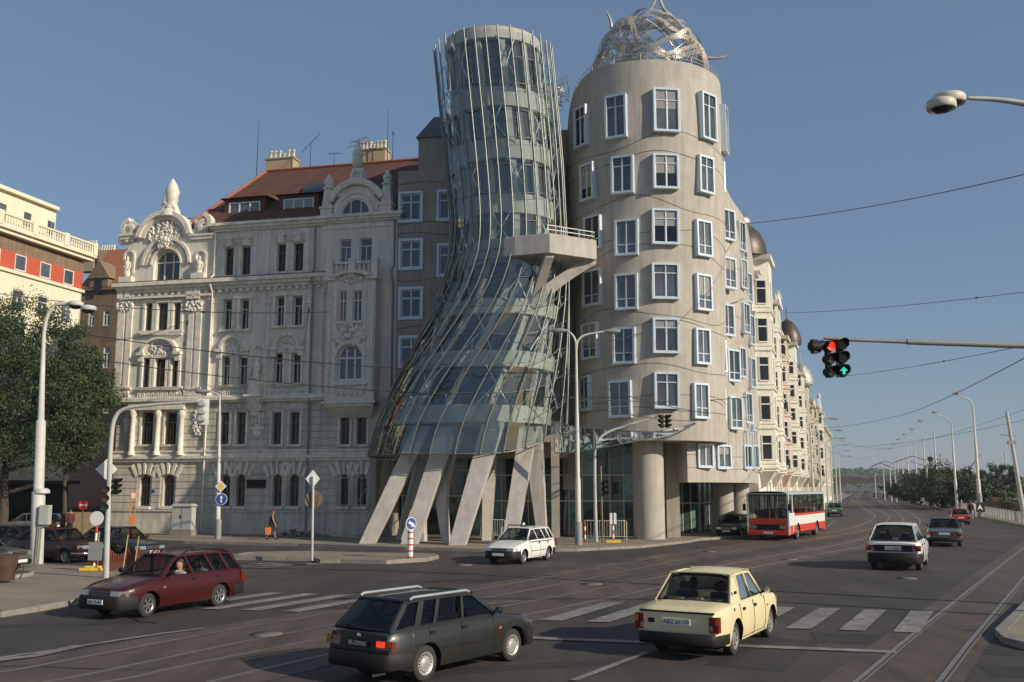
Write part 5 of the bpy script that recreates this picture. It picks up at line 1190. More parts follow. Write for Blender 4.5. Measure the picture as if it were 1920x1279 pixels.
    # lamps, grille, plates
    for y in (-1, 1):
        z1 = zt(xN-.12)-.035; z0 = z1-.135; y0 = sp['head'][3]; y1 = plan(xN)-.015; h = MB()
        h.frustum([(xN-.06, y*y0, z0), (xN+.016, y*y0, z0), (xN+.006, y*y1, z0), (xN-.2, y*(plan(xN-.2)+.012), z0)], [(xN-.08, y*y0, z1), (xN+.004, y*y0, z1), (xN-.01, y*y1, z1), (xN-.2, y*(plan(xN-.2)+.006), z1)]); h.build('headlight', M['whglass'], root)
        x0, z0, z1, y0, y1, wrap = sp['tail_l']; t = MB(); t.frustum([(x0+.1, y*y0, z0), (x0-.015, y*y0, z0), (x0-.01, y*y1, z0), (x0+wrap, y*(y1+.02), z0)], [(x0+.1+sp.get('tsl', 0), y*y0, z1), (x0-.015+sp.get('tsl', 0), y*y0, z1), (x0-.01+sp.get('tsl', 0), y*y1, z1), (x0+wrap+sp.get('tsl', 0), y*(y1+.02), z1)]); t.box(x0-.022, x0-.014, *sorted((y*lerp(y0, y1, .08), y*lerp(y0, y1, .35))), lerp(z0, z1, .1), lerp(z0, z1, .45), 1); t.box(x0-.022, x0-.014, *sorted((y*lerp(y0, y1, .7), y*lerp(y0, y1, .95))), lerp(z0, z1, .5), lerp(z0, z1, .92), 2)
        t.build('tail_light', [M['redglass'], M['whglass'], M['orglass']], root)
        mx = A[0]-.18; my = side(mx, zbelt); mm = MB(); mm.ball((mx, y*(my+.11), zbelt+.09), .085, 0, 10, 6, (.6,1.15,.75)); mm.bar((mx-.02, y*(my-.04), zbelt+.02), (mx, y*(my+.06), zbelt+.07), .06, .04); mm.disc((mx-.045, y*(my+.11), zbelt+.09), .062, (1,0,0), 12, 1, .01); mm.build('wing_mirror', [sp.get('mirror', M['black']), M['chrome']], root)
        for xd in sp['handles']: dh = MB(); yy = side(xd, sp['hz']); dh.box(xd-.08, xd+.06, *sorted((y*(yy-.005), y*(yy+.02))), sp['hz']-.02, sp['hz']+.03); dh.build('door_handle', M['black'], root)
        if sp.get('trim'): tr = MB(); tr.tube([(lerp(xs_0, xe_, k/12), y*(side(lerp(xs_0, xe_, k/12), sp['trim'])+.006), sp['trim']) for k in range(13)], .014, 5); tr.build('side_moulding', M['black'], root)
        ind = MB(); xi = xf+.0; ind.box(sp['doors'][0]+.12, sp['doors'][0]+.2, *sorted((y*(side(sp['doors'][0]+.15, .66)-.01), y*(side(sp['doors'][0]+.15, .66)+.012))), .66, .70); ind.build('side_indicator', M['orglass'], root)
        for wx in (xf, xr):
            t, m, bk = wheel_mesh(None, R, .175, sp.get('wheel', 'steel'), y); w_ = t.build('wheel', M['rubber'], root, loc=(wx, y*(W/2-.15), R)); w_.rotation_euler = (0, .4, sp.get('steer', 0) if wx == xf else 0)
            m.build('rim', [sp.get('rimm', M['steel']), M['black']], w_); bk.build('brake_disc', M['dkint'], w_)
    g = MB(); gz1 = zt(xN-.12)-.04; gz0 = gz1-.12; gx = xN; gw = sp['grille'][3]; g.box(gx-.06, gx+.012, -gw, gw, gz0, gz1)
    for k in range(3): z = lerp(gz0, gz1, (k+.5)/3); g.box(gx+.012, gx+.02, -gw+.02, gw-.02, z-.006, z+.006, 1)
    g.build('grille', [M['black'], M['steel']], root)
    for nm, x, z, d, txt in (('front_plate', xN+.125, sp.get('fpz', .42), 1, sp.get('ftxt', '')), ('rear_plate', sp.get('rpx', xT-.02), sp.get('rpz', .62), -1, sp.get('txt', ''))):
        p = MB(); p.box(x-.008, x+.008, -.25, .25, z-.055, z+.055); dk = sp.get('plate_dark'); po = p.build(nm, M['black'] if dk else M['signwhite'], root)
        if txt: text_obj('plate_text', txt, .105, M['signwhite'] if dk else M['black'], po, (x+d*.011, 0, z), (math.pi/2, 0, math.pi/2*d), .002)
    return root, dict(fl=fl, zbelt=zbelt, A=A)
def hd(fr, rr_): a, c = Vector(G(*fr)), Vector(G(*rr_)); return math.atan2(a.y-c.y, a.x-c.x)
def place(px, py, lx, ly, h, scale=1.0):
    """world origin so that the local ground point (lx, ly) stands at photo point (px, py)"""
    g = Vector(G(px, py)); return g-Vector((math.cos(h)*lx-math.sin(h)*ly, math.sin(h)*lx+math.cos(h)*ly))*scale
def seat_world(loc, h, x, y, z, sc=1.0): return (loc.x+(math.cos(h)*x-math.sin(h)*y)*sc, loc.y+(math.sin(h)*x+math.cos(h)*y)*sc, z*sc)
# --- small estate (dark red one) ---
estate = dict(L=4.2, W=1.64, wb=2.45, xf=1.22, fo=.80, R=.285, top=[(-2.2,.86),(-2.0,.90),(-1.3,.93),(.75,.93),(1.0,.89),(1.6,.79),(1.92,.70),(2.02,.62)], A=(.80,.93), B=(.22,1.40), C=(-1.72,1.40), D=(-2.12,.92), belt=.93, pillars=[(.36,.16,.06),(.62,.52,.07),(.82,.80,.10)], doors=[.62,-.32,-1.18], handles=[-.22,-1.08], hz=.80, head=(2.0,.60,.72,.36,.72), tail_l=(-2.17,.60,.84,.60,.77,.16), grille=(1.98,.60,.70,.34), fbz=(.24,.56), rbz=(.26,.54), wheel='alloy', trim=.50, tsl=.02, rwiper=1, ftxt='AIL 75-42', txt='AIL 75-42')
def h_of(deg): return math.radians(90-deg)               # compass style: degrees clockwise from the depth axis
dkred = paint('dark_red_car_paint', (.050,.005,.004), .3, .3); greyg = paint('dark_green_grey_car_paint', (.019,.020,.016)); crm = paint('cream_car_paint', (.74,.64,.38), .35, .45); wht = paint('white_car_paint', (.80,.80,.76)); silv = paint('silver_grey_car_paint', (.17,.165,.165), metal=.5); brt = paint('bright_red_car_paint', (.42,.03,.02)); grn = paint('mid_green_car_paint', (.06,.19,.12)); dgr = paint('black_green_car_paint', (.012,.018,.014)); mar = paint('maroon_car_paint', (.040,.008,.006), .3, .3)
def with_(d, **k): e = dict(d); e.update(k); return e
# dark red estate, turning left
h = h_of(-154); loc = place(280, 1158, 1.22, .82, h)
c1, inf = car('estate_car', 'dark red estate car with its driver window open, left of the crosswalk', 'car', with_(estate, open=(1, 0), steer=.12), loc, h, dkred)
rk = MB()
for y in (-.55, .55): rk.tube([(-1.55,y,1.43),(-1.45,y,1.49),(-.2,y,1.50),(-.05,y,1.43)], .022, 6)
rk.build('roof_rails', M['black'], c1)
bust('man in a grey jacket and white shirt driving the dark red estate', seat_world(loc, h, -.06, .46, .44), h, mat('grey_jacket', (.22,.24,.27), .9), M['signwhite'])
bust('woman in a pale top in the back of the dark red estate', seat_world(loc, h, -.92, .42, .44), h-.3, mat('pale_top', (.5,.52,.52), .9))
# dark green-grey Italian estate in the foreground
big = with_(estate, L=4.15, W=1.62, wb=2.48, xf=1.25, fo=.80, R=.30, A=(.85,.92), B=(.25,1.36), C=(-1.55,1.36), D=(-2.02,.90), pillars=[(.37,.18,.06),(.64,.54,.08),(.80,.78,.12)], wheel='cover', plate_dark=1, txt='BS-D0965', head=(2.0,.60,.72,.40,.72), tail_l=(-2.11,.62,.76,.42,.78,.06), rbz=(.28,.55), rpz=.68, rpx=-2.13, trim=.52, rimm=mat('wheel_cover_silver', (.5,.5,.47), .4, metal=.5), top=[(-2.2,.84),(-2.02,.90),(-1.3,.93),(.75,.92),(1.0,.89),(1.6,.80),(1.92,.71),(2.05,.60)], glass=glass_thin('tinted_car_glass', (.24,.27,.27), .09, .02, .75, .4))
h = h_of(37); loc = place(803, 1279, -1.23, -.81, h, .945)
c2, inf = car('estate_car', 'dark green-grey estate car with silver roof rails in the near foreground', 'car', big, loc, h, greyg, scale=.945)
for y in (-.60, .60):
    rk = MB(); rk.tube([(-1.5,y,1.375),(-1.42,y,1.41),(.0,y,1.415),(.1,y,1.38)], .026, 6); rk.build('roof_rail', mat('bright_rail', (.5,.53,.55), .35, metal=.5), c2)
e = MB(); e.tube([(-1.9,-.42,.2),(-2.16,-.42,.2)], .03, 8); e.build('exhaust_pipe', M['steel'], c2)
b = MB(); b.lathe([(.001,0),(.05,.001),(.05,.01),(.001,.012)], (0,0,0), 14); o = b.build('tailgate_badge', M['chrome'], c2, loc=(-2.10,0,.80)); o.rotation_euler = (0, -math.pi/2, 0)
text_obj('tailgate_script', '33', .09, M['steel'], c2, (-2.10,.5,.79), (math.pi/2,0,-math.pi/2)); 
b = MB(); b.box(-2.135,-2.10,-.62,-.45,.66,.74); b.build('lit_rear_lamp', M['lred'], c2)
bust('woman holding an infant behind the driver of the dark green-grey estate', seat_world(loc, h, -1.0, -.36, .42), h+.6, M['cloth_black'])
bust('driver at the wheel of the dark green-grey estate', seat_world(loc, h, -.25, .36, .40), h, mat('brown_coat', (.12,.08,.06), .9))
# cream saloon
saloon = dict(L=4.18, W=1.60, wb=2.40, xf=1.17, fo=.78, R=.295, top=[(-2.3,.80),(-2.14,.855),(-1.9,.875),(-1.25,.905),(-1.1,.90),(.7,.90),(.9,.89),(1.5,.84),(1.85,.79),(2.0,.70)], A=(.75,.90), B=(.28,1.375), C=(-.86,1.375), D=(-1.34,.905), belt=.90, pillars=[(.42,.36,.055),(.74,.82,.06)], solid=[(.74,1,.82,1)], doors=[.62,-.15,-1.0], handles=[-.05,-.78], hz=.76, head=(1.98,.52,.70,.42,.74), tail_l=(-2.24,.50,.76,.60,.76,.08), grille=(1.97,.54,.68,.36), fbz=(.3,.47), rbz=(.26,.47), wheel='steel', txt='ABZ 61-10', rpz=.645, rpx=-2.235, cpw=.08, shelf=1, lean=.15, tumble=.05, rimm=mat('painted_steel_wheel', (.26,.25,.23), .45, metal=.3))
h = h_of(29.5); loc = place(1385, 1229, -1.23, -.79, h, 1.05)
c3, inf = car('saloon_car', 'cream yellow saloon car crossing the zebra stripes', 'car', saloon, loc, h, crm, scale=1.05)
b = MB(); b.box(-2.235,-2.19,-.68,.68,.795,.825); b.build('boot_lid_trim', M['black'], c3)
b = MB(); b.box(-2.232,-2.2,.40,.52,.61,.69); b.build('fuel_badge', M['black'], c3)
for xx in (-1.35,): b = MB(); b.disc((xx,-.775,.80), .035, (0,1,0), 12); b.build('fuel_cap', M['black'], c3)
b = MB(); b.box(-1.17,-1.07,-.745,-.72,1.05,1.1); b.build('vent_grille', M['black'], c3)
b = MB(); rr = random.Random(3)
for k in range(9): x = -1.2+rr.uniform(-.05,.05); y = lerp(-.5,.55,k/8); b.box(x-.06,x+.06,y-.05,y+.05,.88,.92+rr.random()*.05, k % 3)
b.build('parcel_shelf_clutter', [M['signwhite'], M['red'], M['blue']], c3)
bust('driver of the cream saloon wearing a brown jacket', seat_world(loc, h, -.35, .33, .42), h, mat('brown_jacket', (.16,.10,.07), .9))
bust('passenger turned sideways in the cream saloon', seat_world(loc, h, -.45, -.28, .38), h+.9, mat('rust_top', (.20,.09,.06), .9), skinm=None)
# white hatchback from behind
hatch = dict(L=3.86, W=1.64, wb=2.45, xf=1.25, fo=.68, R=.285, top=[(-2.1,.84),(-1.9,.88),(-1.4,.91),(.75,.91),(.95,.88),(1.5,.78),(1.85,.68),(1.95,.6)], A=(.78,.91), B=(.18,1.40), C=(-1.22,1.40), D=(-1.82,.93), belt=.91, pillars=[(.40,.24,.06),(.72,.68,.07)], doors=[.6,-.3,-1.1], handles=[-.2,-1.0], hz=.78, head=(1.9,.58,.70,.36,.72), tail_l=(-1.95,.62,.79,.56,.80,.05), grille=(1.9,.58,.69,.33), fbz=(.24,.50), rbz=(.22,.56), wheel='steel', txt='C1A 6485-8', rpz=.70, rpx=-1.965, trim=.0, rwiper=1, ftxt='')
h = h_of(27); loc = place(1733, 1069, -1.2, -.82, h, 1.2)
c4, inf = car('hatchback_car', 'white hatchback seen from behind in the right-hand lane', 'car', hatch, loc, h, wht, scale=1.2)
b = MB(); b.box(-1.962,-1.93,-.56,.56,.60,.80); b.build('rear_panel', M['black'], c4)
bust('driver silhouette in the white hatchback', seat_world(loc, h, -.35, .36, .44, 1.12), h, M['cloth_black'])
# grey saloon and red car ahead of it
h = h_of(24); sal2 = with_(saloon, L=4.4, wheel='cover', txt='', tail_l=(-2.46,.56,.74,.40,.78,.04), rpx=-2.46, rpz=.66, xf=1.17, W=1.68)
loc = place(1805, 1024, -1.2, -.82, h, 1.05)
c5, inf = car('saloon_car', 'silver grey saloon car ahead of the white hatchback', 'car', sal2, loc, h, silv, scale=1.05)
h = h_of(20); loc = place(1817, 984, -1.2, -.82, h, .82); c6, _ = car('saloon_car', 'bright red saloon car beside the right-hand railing', 'car', with_(saloon, txt='', wheel='cover'), loc, h, brt, scale=.95)
# white taxi estate
h = h_of(-154); loc = place(985, 1058, 1.22, .80, h)
c7, inf = car('taxi_car', 'white estate taxi with a chequered side strip and roof bars', 'taxi', with_(estate, wheel='steel', ftxt='', L=4.1, head=(1.98,.58,.72,.34,.72), W=1.6), loc, h, wht)
b = MB()
for k in range(14): b.box(lerp(.5,-1.5,k/13)-.03, lerp(.5,-1.5,k/13)+.03, .765, .789, .845, .885)
b.build('chequered_strip', M['black'], c7)
b = MB(); [b.tube([(x,-.62,1.40),(x,-.6,1.52),(x,.6,1.52),(x,.62,1.40)], .022, 6) for x in (-.05,)]; b.ball((-.05,.12,1.57), .07, 1); b.build('roof_bars', [M['black'], M['signwhite']], c7)
bust('taxi driver in a pale shirt', seat_world(loc, h, -.28, .36, .42), h, mat('pale_shirt', (.35,.36,.37), .9), hairm=mat('grey_hair', (.3,.28,.26), .8))
# cars at the left
sab = with_(saloon, L=4.35, xf=1.15, fo=.85, head=(1.98,.56,.70,.36,.76), grille=(2.0,.56,.70,.34), bumper=M['chrome'], fbz=(.36,.46), ftxt='AXI 49-01', wheel='cover', W=1.66, C=(-1.1,1.38), D=(-1.75,.92), solid=[], top=[(-2.3,.70),(-2.1,.80),(-1.8,.90),(-1.1,.90),(.7,.90),(.9,.89),(1.5,.84),(1.85,.79),(2.0,.72)])
h = h_of(112); loc = place(118, 1057, 1.15, -.83, h)
c8, inf = car('saloon_car', 'maroon older saloon with chrome bumper waiting behind the tall pale lamp post', 'car', sab, loc, h, mar)
bust('driver in the maroon older saloon', seat_world(loc, h, -.3, .33, .42), h, mat('tan_coat', (.3,.2,.13), .9))
h = h_of(118); loc = place(232, 1050, .2, 0, h); c9, _ = car('estate_car', 'black-green hatchback with lit headlamps beside the orange netting', 'car', with_(hatch, ftxt='ABD 27-10'), loc, h, dgr)
h = h_of(100); loc = place(-52, 1072, 0, 0, h); c10, _ = car('saloon_car', 'silver saloon nose cut off by the left picture edge', 'car', with_(saloon, ftxt='', wheel='cover'), loc, h, silv)
h = h_of(105); loc = place(38, 1046, 0, 0, h); c11, _ = car('hatchback_car', 'dark hatchback in shade queuing behind the silver saloon', 'car', with_(hatch, ftxt=''), loc, h, dgr)
h = h_of(-80); loc = place(55, 1003, 0, 0, h); c12, _ = car('estate_car', 'pale car parked in deep shade at far left', 'car', with_(estate, ftxt='', wheel='steel', txt=''), loc, h, silv)
# by the bus
h = h_of(-150); loc = place(1380, 1006, 0, 0, h); c13, _ = car('hatchback_car', 'dusty grey car parked in shade beside the round piers', 'car', with_(hatch, ftxt='', txt=''), loc, h, paint('dull_grey_car_paint', (.09,.09,.095)))
h = h_of(20); loc = place(1566, 968, 0, 0, h); c14, _ = car('saloon_car', 'green saloon driving away beside the bus', 'car', with_(saloon, txt='', wheel='steel'), loc, h, grn, scale=1.05)
farc = [(1660,935,20,dgr,'black estate far down the road, nearest of the far group',estate),(1642,933,20,silv,'dark grey car following left of the far black estate',hatch),(1575,926,20,wht,'white car far down the street at the left kerb',hatch),(1590,927,20,silv,'grey car far down the street at the left kerb',saloon),(1608,925,200,brt,'red car with bright lamps coming from the far end',hatch),(1630,925,20,silv,'pale car at the far end right of the red one',saloon),(1623,925.5,20,mar,'maroon car at the far end of the street',saloon)]
for px, py, dg, pt, lb, spc in farc:
    h = h_of(dg); car('distant_car', lb, 'car', with_(spc, ftxt='', txt='', wheel='steel'), Vector(G(px, py)), h, pt, 'cars far down the street')
# ---------------- bus ----------------
def bus():
    h = h_of(-151); L, W, H_ = 10.6, 2.42, 2.9; loc = place(1495, 1011, L/2-2.5, W/2-.1, h)
    root = thing('city_bus', 'red and white city bus with dark windscreen beside the round piers', 'bus', (loc.x, loc.y, 0), h)
    redp, whp = mat('bus_red_paint', (.66,.05,.025), .4, .06, 2, coat=.4), mat('bus_white_paint', (.74,.76,.72), .45, .06, 2, coat=.3)
    x0, x1 = -L/2, L/2; w_ = W/2; b = MB()
    def arched(z0, z1, mi):
        for y in (-w_, w_):
            xs = [x0, x1]; wh = [L/2-2.5, -L/2+2.6]; seg = []; Ra = .55
            cuts = sorted([x0, x1]+[c+Ra*math.cos(math.pi*k/8) for c in wh for k in range(9)])
            for a, c in zip(cuts, cuts[1:]):
                def lo(x):
                    for q in wh:
                        if abs(x-q) <= Ra+1e-6: return max(z0, .45+math.sqrt(max(0, Ra*Ra-(x-q)**2)))
                    return z0
                la, lc = lo(a+1e-5 if a in (x0,) else a), lo(c)
                if la >= z1 and lc >= z1: continue
                b.quad((a,y,min(la,z1)),(c,y,min(lc,z1)),(c,y,z1),(a,y,z1), mi)
    arched(.32, .88, 0); arched(.88, 1.42, 1)
    for y in (-w_, w_): b.quad((x0,y,1.42),(x1,y,1.42),(x1,y,1.60),(x0,y,1.60), 0)
    for xe in (x1, x0):
        b.quad((xe,-w_,.32),(xe,w_,.32),(xe,w_,1.0),(xe,-w_,1.0), 0); b.quad((xe,-w_,1.0),(xe,w_,1.0),(xe,w_,1.32),(xe,-w_,1.32), 0)
    b.quad((x0,-w_,1.32),(x0,w_,1.32),(x0,w_,1.6),(x0,-w_,1.6), 0)
    b.quad((x0,-w_,.33),(x1,-w_,.33),(x1,w_,.33),(x0,w_,.33), 2)
    b.build('body', [redp, whp, M['black']], root)
    b = MB(); b.grid(lambda u, v: (lerp(x0-.02, x1+.06, u), lerp(-w_, w_, v), H_-.12+.12*math.sqrt(max(0, 1-(2*v-1)**2))), 6, 10); b.box(x0, x1, -w_, w_, H_-.2, H_-.115); b.build('roof', mat('bus_roof', (.45,.5,.48), .5, .1, 2), root)
    f = MB()
    for y in (-w_, w_):
        for k in range(8): x = lerp(x0+.05, x1-1.5, k/7); f.box(x-.035, x+.035, y-.02, y+.02, 1.6, H_-.2)
        f.box(x1-1.15, x1-1.0, y-.03, y+.03, .5, H_-.2, 1); f.box(x1-.2, x1-.08, y-.03, y+.03, .5, H_-.2, 1); f.box(x0, x0+.22, y-.03, y+.03, 1.6, H_-.2, 1)
        f.box(x1-1.5, x1-.05, y-.025, y+.025, .88, 1.62, 1)
    for y in (-w_, w_): f.box(x0, x1, y-.015, y+.015, 1.56, 1.62); f.box(x0, x1, y-.015, y+.015, H_-.24, H_-.19)
    f.box(x1-.06, x1+.02, -.03, .03, 1.35, H_-.3); f.box(x1-.06, x1+.02, -w_, w_, H_-.26, H_-.19)
    for y in (-w_, w_): f.box(x1-.08, x1+.03, y-.05, y+.05, .35, H_-.15, 1)
    f.build('window_pillars', [M['black'], whp], root)
    for y in (-1, 1):
        for k in range(7):
            a, c = lerp(x0+.05, x1-1.5, k/7)+.035, lerp(x0+.05, x1-1.5, (k+1)/7)-.035; g = MB(); g.quad((a,y*w_,1.61),(c,y*w_,1.61),(c,y*w_,H_-.2),(a,y*w_,H_-.2)); g.build('side_window', M['carglass'], root)
        g = MB(); g.quad((x1-1.0,y*(w_+.002),1.64),(x1-.2,y*(w_+.002),1.64),(x1-.2,y*(w_+.002),H_-.2),(x1-1.0,y*(w_+.002),H_-.2)); g.build('side_window', M['carglass'], root)
    g = MB(); g.quad((x1,-w_+.05,1.34),(x1,w_-.05,1.34),(x1-.02,w_-.05,H_-.2),(x1-.02,-w_+.05,H_-.2)); g.build('windscreen', M['carglass'], root)
    g = MB(); g.quad((x0,-w_+.05,1.6),(x0,w_-.05,1.6),(x0,w_-.05,H_-.2),(x0,-w_+.05,H_-.2)); g.build('rear_window', M['carglass'], root)
    b = MB(); b.box(x1+.0, x1+.03, -.85, .85, .62, .95); b.build('grille', M['black'], root)
    b = MB(); b.box(x1, x1+.12, -w_, w_, .34, .56); b.build('front_bumper', redp, root, bevel=.02)
    p = MB(); p.box(x1+.12, x1+.135, -.27, .27, .40, .52); p.build('front_plate', M['signwhite'], root)
    for y in (-1, 1):
        q = MB(); q.disc((x1+.03, y*.78, .80), .11, (1,0,0), 14); q.disc((x1+.03, y*.98, .80), .09, (1,0,0), 14); q.build('headlight', M['whglass'], root)
        q = MB(); q.box(x1, x1+.03, y*1.0-.07, y*1.0+.07, 1.1, 1.2); q.build('indicator', M['orglass'], root)
        q = MB(); q.box(x0-.03, x0, y*1.0-.08, y*1.0+.08, .8, 1.2); q.build('tail_light', M['redglass'], root)
        q = MB(); q.tube([(x1+.02,y*w_,2.4),(x1+.2,y*(w_+.12),2.35),(x1+.2,y*(w_+.14),1.9)], .018, 5); q.box(x1+.15, x1+.22, y*(w_+.14)-.09, y*(w_+.14)+.09, 1.75, 2.15); q.build('wing_mirror', M['black'], root)
        for wx in (L/2-2.5, -L/2+2.6):
            t, m, bk = wheel_mesh(None, .45, .28, 'steel', y); w2 = t.build('wheel', M['rubber'], root, loc=(wx, y*(w_-.2), .45)); m.build('rim', [M['steel'], M['black']], w2)
    b = MB(); b.box(x0+.1, x1-.1, -w_+.08, w_-.08, .34, 1.0)
    b.build('floor', M['dkint'], root)
    for k in range(8):
        for y in (-.8, .8): s = MB(); x = x0+1.0+k*1.05; s.box(x, x+.12, y-.38, y+.38, 1.0, 1.75); s.box(x, x+.5, y-.38, y+.38, 1.0, 1.3); s.build('seat', M['seat'], root)
    b = MB(); [b.tube([(x1-2-k*1.6, s_*.4, 1.0), (x1-2-k*1.6, s_*.4, H_-.2)], .025, 6) for k in range(5) for s_ in (-1, 1)]; b.build('grab_poles', M['signyel'], root)
    cl = [M['cloth_black'], mat('brown_pullover', (.25,.13,.08), .9), mat('blue_shirt', (.12,.16,.3), .9), mat('rose_blouse', (.5,.25,.2), .9)]
    bust('bus driver in a dark shirt behind the windscreen', seat_world(loc, h, L/2-1.1, .6, 1.25), h, cl[2])
    for k in range(5):
        bust(['passenger in black standing near the front of the bus','passenger in brown by the second bus window','passenger in blue by the third bus window','passenger in rose by the middle bus window','passenger in dark clothes near the back of the bus'][k], seat_world(loc, h, L/2-3.0-k*1.25, .75, 1.22), h, cl[k % 4])
bus()
M['dkshop'] = mat('shaded_street_storey', (.055,.045,.04), .85, .3, .8, .3, 8)  # deep street shade put into the wall colour of the lowest storeys
# ================= OTHER BUILDINGS =================
def cream_house():
    F = Frame(*( (lambda r: (r[0]*82, 82.0))(ray(158, 480)) ), 75)          # right-hand front corner; the front runs back towards the left edge
    # local x runs along the facade away from the camera, so the visible front is x < 0
    root = thing('apartment_building', 'cream building with a red window band and roof terrace at the far left', 'building', (F.o.x, F.o.y, 0), F.a)
    z1 = F.Z(157, 480); U = F.U
    x0 = -26.0
    b = MB(); ops = []
    pitch = 2.75
    zr0, zr1 = F.Z(157, 545), F.Z(157, 513)
    rows = [(zr0+.12, zr1-.08), (zr0-3.2, zr0-1.4), (zr0-6.5, zr0-4.7), (zr0-9.8, zr0-8.0), (zr0-13.1, zr0-11.3)]
    xs = [-1.7-pitch*k for k in range(9)]
    band = [dict(u0=x-.62, u1=x+.62, z0=rows[0][0], z1=rows[0][1], dep=.15) for x in xs]; low = [dict(u0=x-.6, u1=x+.6, z0=a, z1=c, dep=.2) for x in xs for a, c in rows[1:]]
    wall_open(b, x0, 0, 3.4, zr0, low); b.quad((0,0,0),(0,12,0),(0,12,z1),(0,0,z1))
    b.box(x0, .12, -.2, .1, zr0-.25, zr0)
    b.build('front_wall', M['cream'], root)
    b = MB(); wall_open(b, x0, 0, zr1, z1, []); b.build('brown_frieze', M['brownwall'], root)
    b = MB(); wall_open(b, x0, 0, zr0, zr1, band); b.build('red_wall_band', M['redwall'], root)
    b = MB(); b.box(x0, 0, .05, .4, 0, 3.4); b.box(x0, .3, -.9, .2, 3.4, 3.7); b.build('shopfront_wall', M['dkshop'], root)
    for k in range(7): g = MB(); g.box(x0+1+k*3.7, x0+3.8+k*3.7, -.02, .04, .4, 3.0); g.build('shop_window', M['shopglass'], root)
    b = MB(); b.box(x0, .5, -.55, .3, z1-.4, z1-.1); b.box(x0, .65, -.8, .3, z1-.1, z1+.12); b.build('cornice', M['cream'], root)
    b = MB(); baluster_row(b, x0, .55, z1+.12, 1.0, -.65, pitch=.28)
    for k in range(8): x = .4-k*3.6; b.box(x-.25, x+.25, -.85, -.45, z1+.1, z1+1.2)
    b.build('balustrade', M['cream'], root)
    zt = F.Z(139, 409, 2.2); b = MB(); up = [dict(u0=x-.5, u1=x+.5, z0=z1+1.3, z1=z1+2.9, dep=.15) for x in xs]; 
    wall_open(b, x0, -1.6, z1, zt, up, y=2.2); b.quad((-1.6,2.2,z1),(-1.6,11,z1),(-1.6,11,zt),(-1.6,2.2,zt)); b.build('penthouse_wall', M['cream'], root)
    b = MB(); b.box(x0, -1.3, 1.8, 11.3, zt, zt+.3); b.build('penthouse_roof', M['cream'], root)
    for o in band+low: win(root, o, style='c' if o in band else 't', fm=M['winwhite'], fw=.09)
    for o in up: win(root, o, y=2.2, style='c', fm=M['winwhite'], fw=.08)
cream_house()
def brown_house():
    F = Frame(*( (lambda r: (r[0]*97, 97.0))(ray(150, 700)) ), -14)
    root = thing('apartment_building', 'brown old house with orange tiled gable between the cream and white buildings', 'building', (F.o.x, F.o.y, 0), F.a)
    W_ = 6.2; ze = F.Z(180, 540); b = MB()
    ops = [OP(F, a, c, t, d, dep=.2) for a, c, t, d in ((165,177,585,612),(193,206,582,611),(165,177,650,690),(193,206,650,690),(165,177,740,775),(193,206,740,775))]
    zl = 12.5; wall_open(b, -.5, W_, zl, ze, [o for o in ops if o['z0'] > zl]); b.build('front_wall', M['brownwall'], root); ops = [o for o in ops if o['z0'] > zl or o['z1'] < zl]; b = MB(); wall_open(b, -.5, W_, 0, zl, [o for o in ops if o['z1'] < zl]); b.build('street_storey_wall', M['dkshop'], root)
    for o in ops: win(root, o, style='t', fm=M['winwhite'], fw=.1)
    b = MB(); b.box(-.6, W_, -.3, .1, ze-.3, ze+.1); b.build('cornice', M['brownwall'], root)
    zr = F.Z(200, 476, 4); b = MB(); b.add([(-.6,-.2,ze+.1),(W_+.2,-.2,ze+.1),(W_+.2,4,zr+.4),(-.6,4,zr+.4),(W_+.2,9,ze),(-.6,9,ze)], [(0,1,2,3),(3,2,4,5),(0,3,5),(1,4,2)]); b.build('roof', M['tileo'], root)
    x = F.U(190, 520); zd = F.Z(190, 525); b = MB(); b.box(x-1.1, x+1.1, -.35, 3, ze, zd+.2); b.add([(x-1.35,-.5,zd+.1),(x+1.35,-.5,zd+.1),(x,-.5,zd+2.0),(x-1.35,4,zd+.1),(x+1.35,4,zd+.1),(x,4,zd+2.0)], [(0,1,2),(1,4,5,2),(0,2,5,3)]); b.box(x-.35, x+.35, -.42, -.33, zd-1.4, zd-.1, 1); b.lathe([(.12,0),(.16,.2),(.02,.5)], (x,-.4,zd+1.9), 8); b.build('dormer', [M['brownwall'], M['panedk']], root)
    for px0, px1, py in ((152,178,462),(184,212,470)):
        q = MB(); y = 9; a, z = F.uv(px0, py, y); c = F.U(px1, py, y); q.box(a, c, y, y+.9, z-3, z); ch = q.build('chimney', M['brick'], root); p = MB()
        for k in range(6): p.lathe([(.12,0),(.1,.7)], (lerp(a+.2, c-.2, k/5), y+.45, z), 7)
        p.build('chimney_pots', M['cream'], ch)
    q = MB(); q.box(-2.5, W_+4, 9.5, 16, 0, F.Z(170, 490, 10)); q.build('rear_range', M['brownwall'], root)
    q = MB(); zz = F.Z(170, 490, 10); q.add([(-2.7,9.3,zz),(W_+4,9.3,zz),(W_+4,13,zz+3.4),(-2.7,13,zz+3.4),(W_+4,16,zz),(-2.7,16,zz)], [(0,1,2,3),(3,2,4,5),(0,3,5),(1,4,2)]); q.build('rear_roof', M['tile'], root)
brown_house()
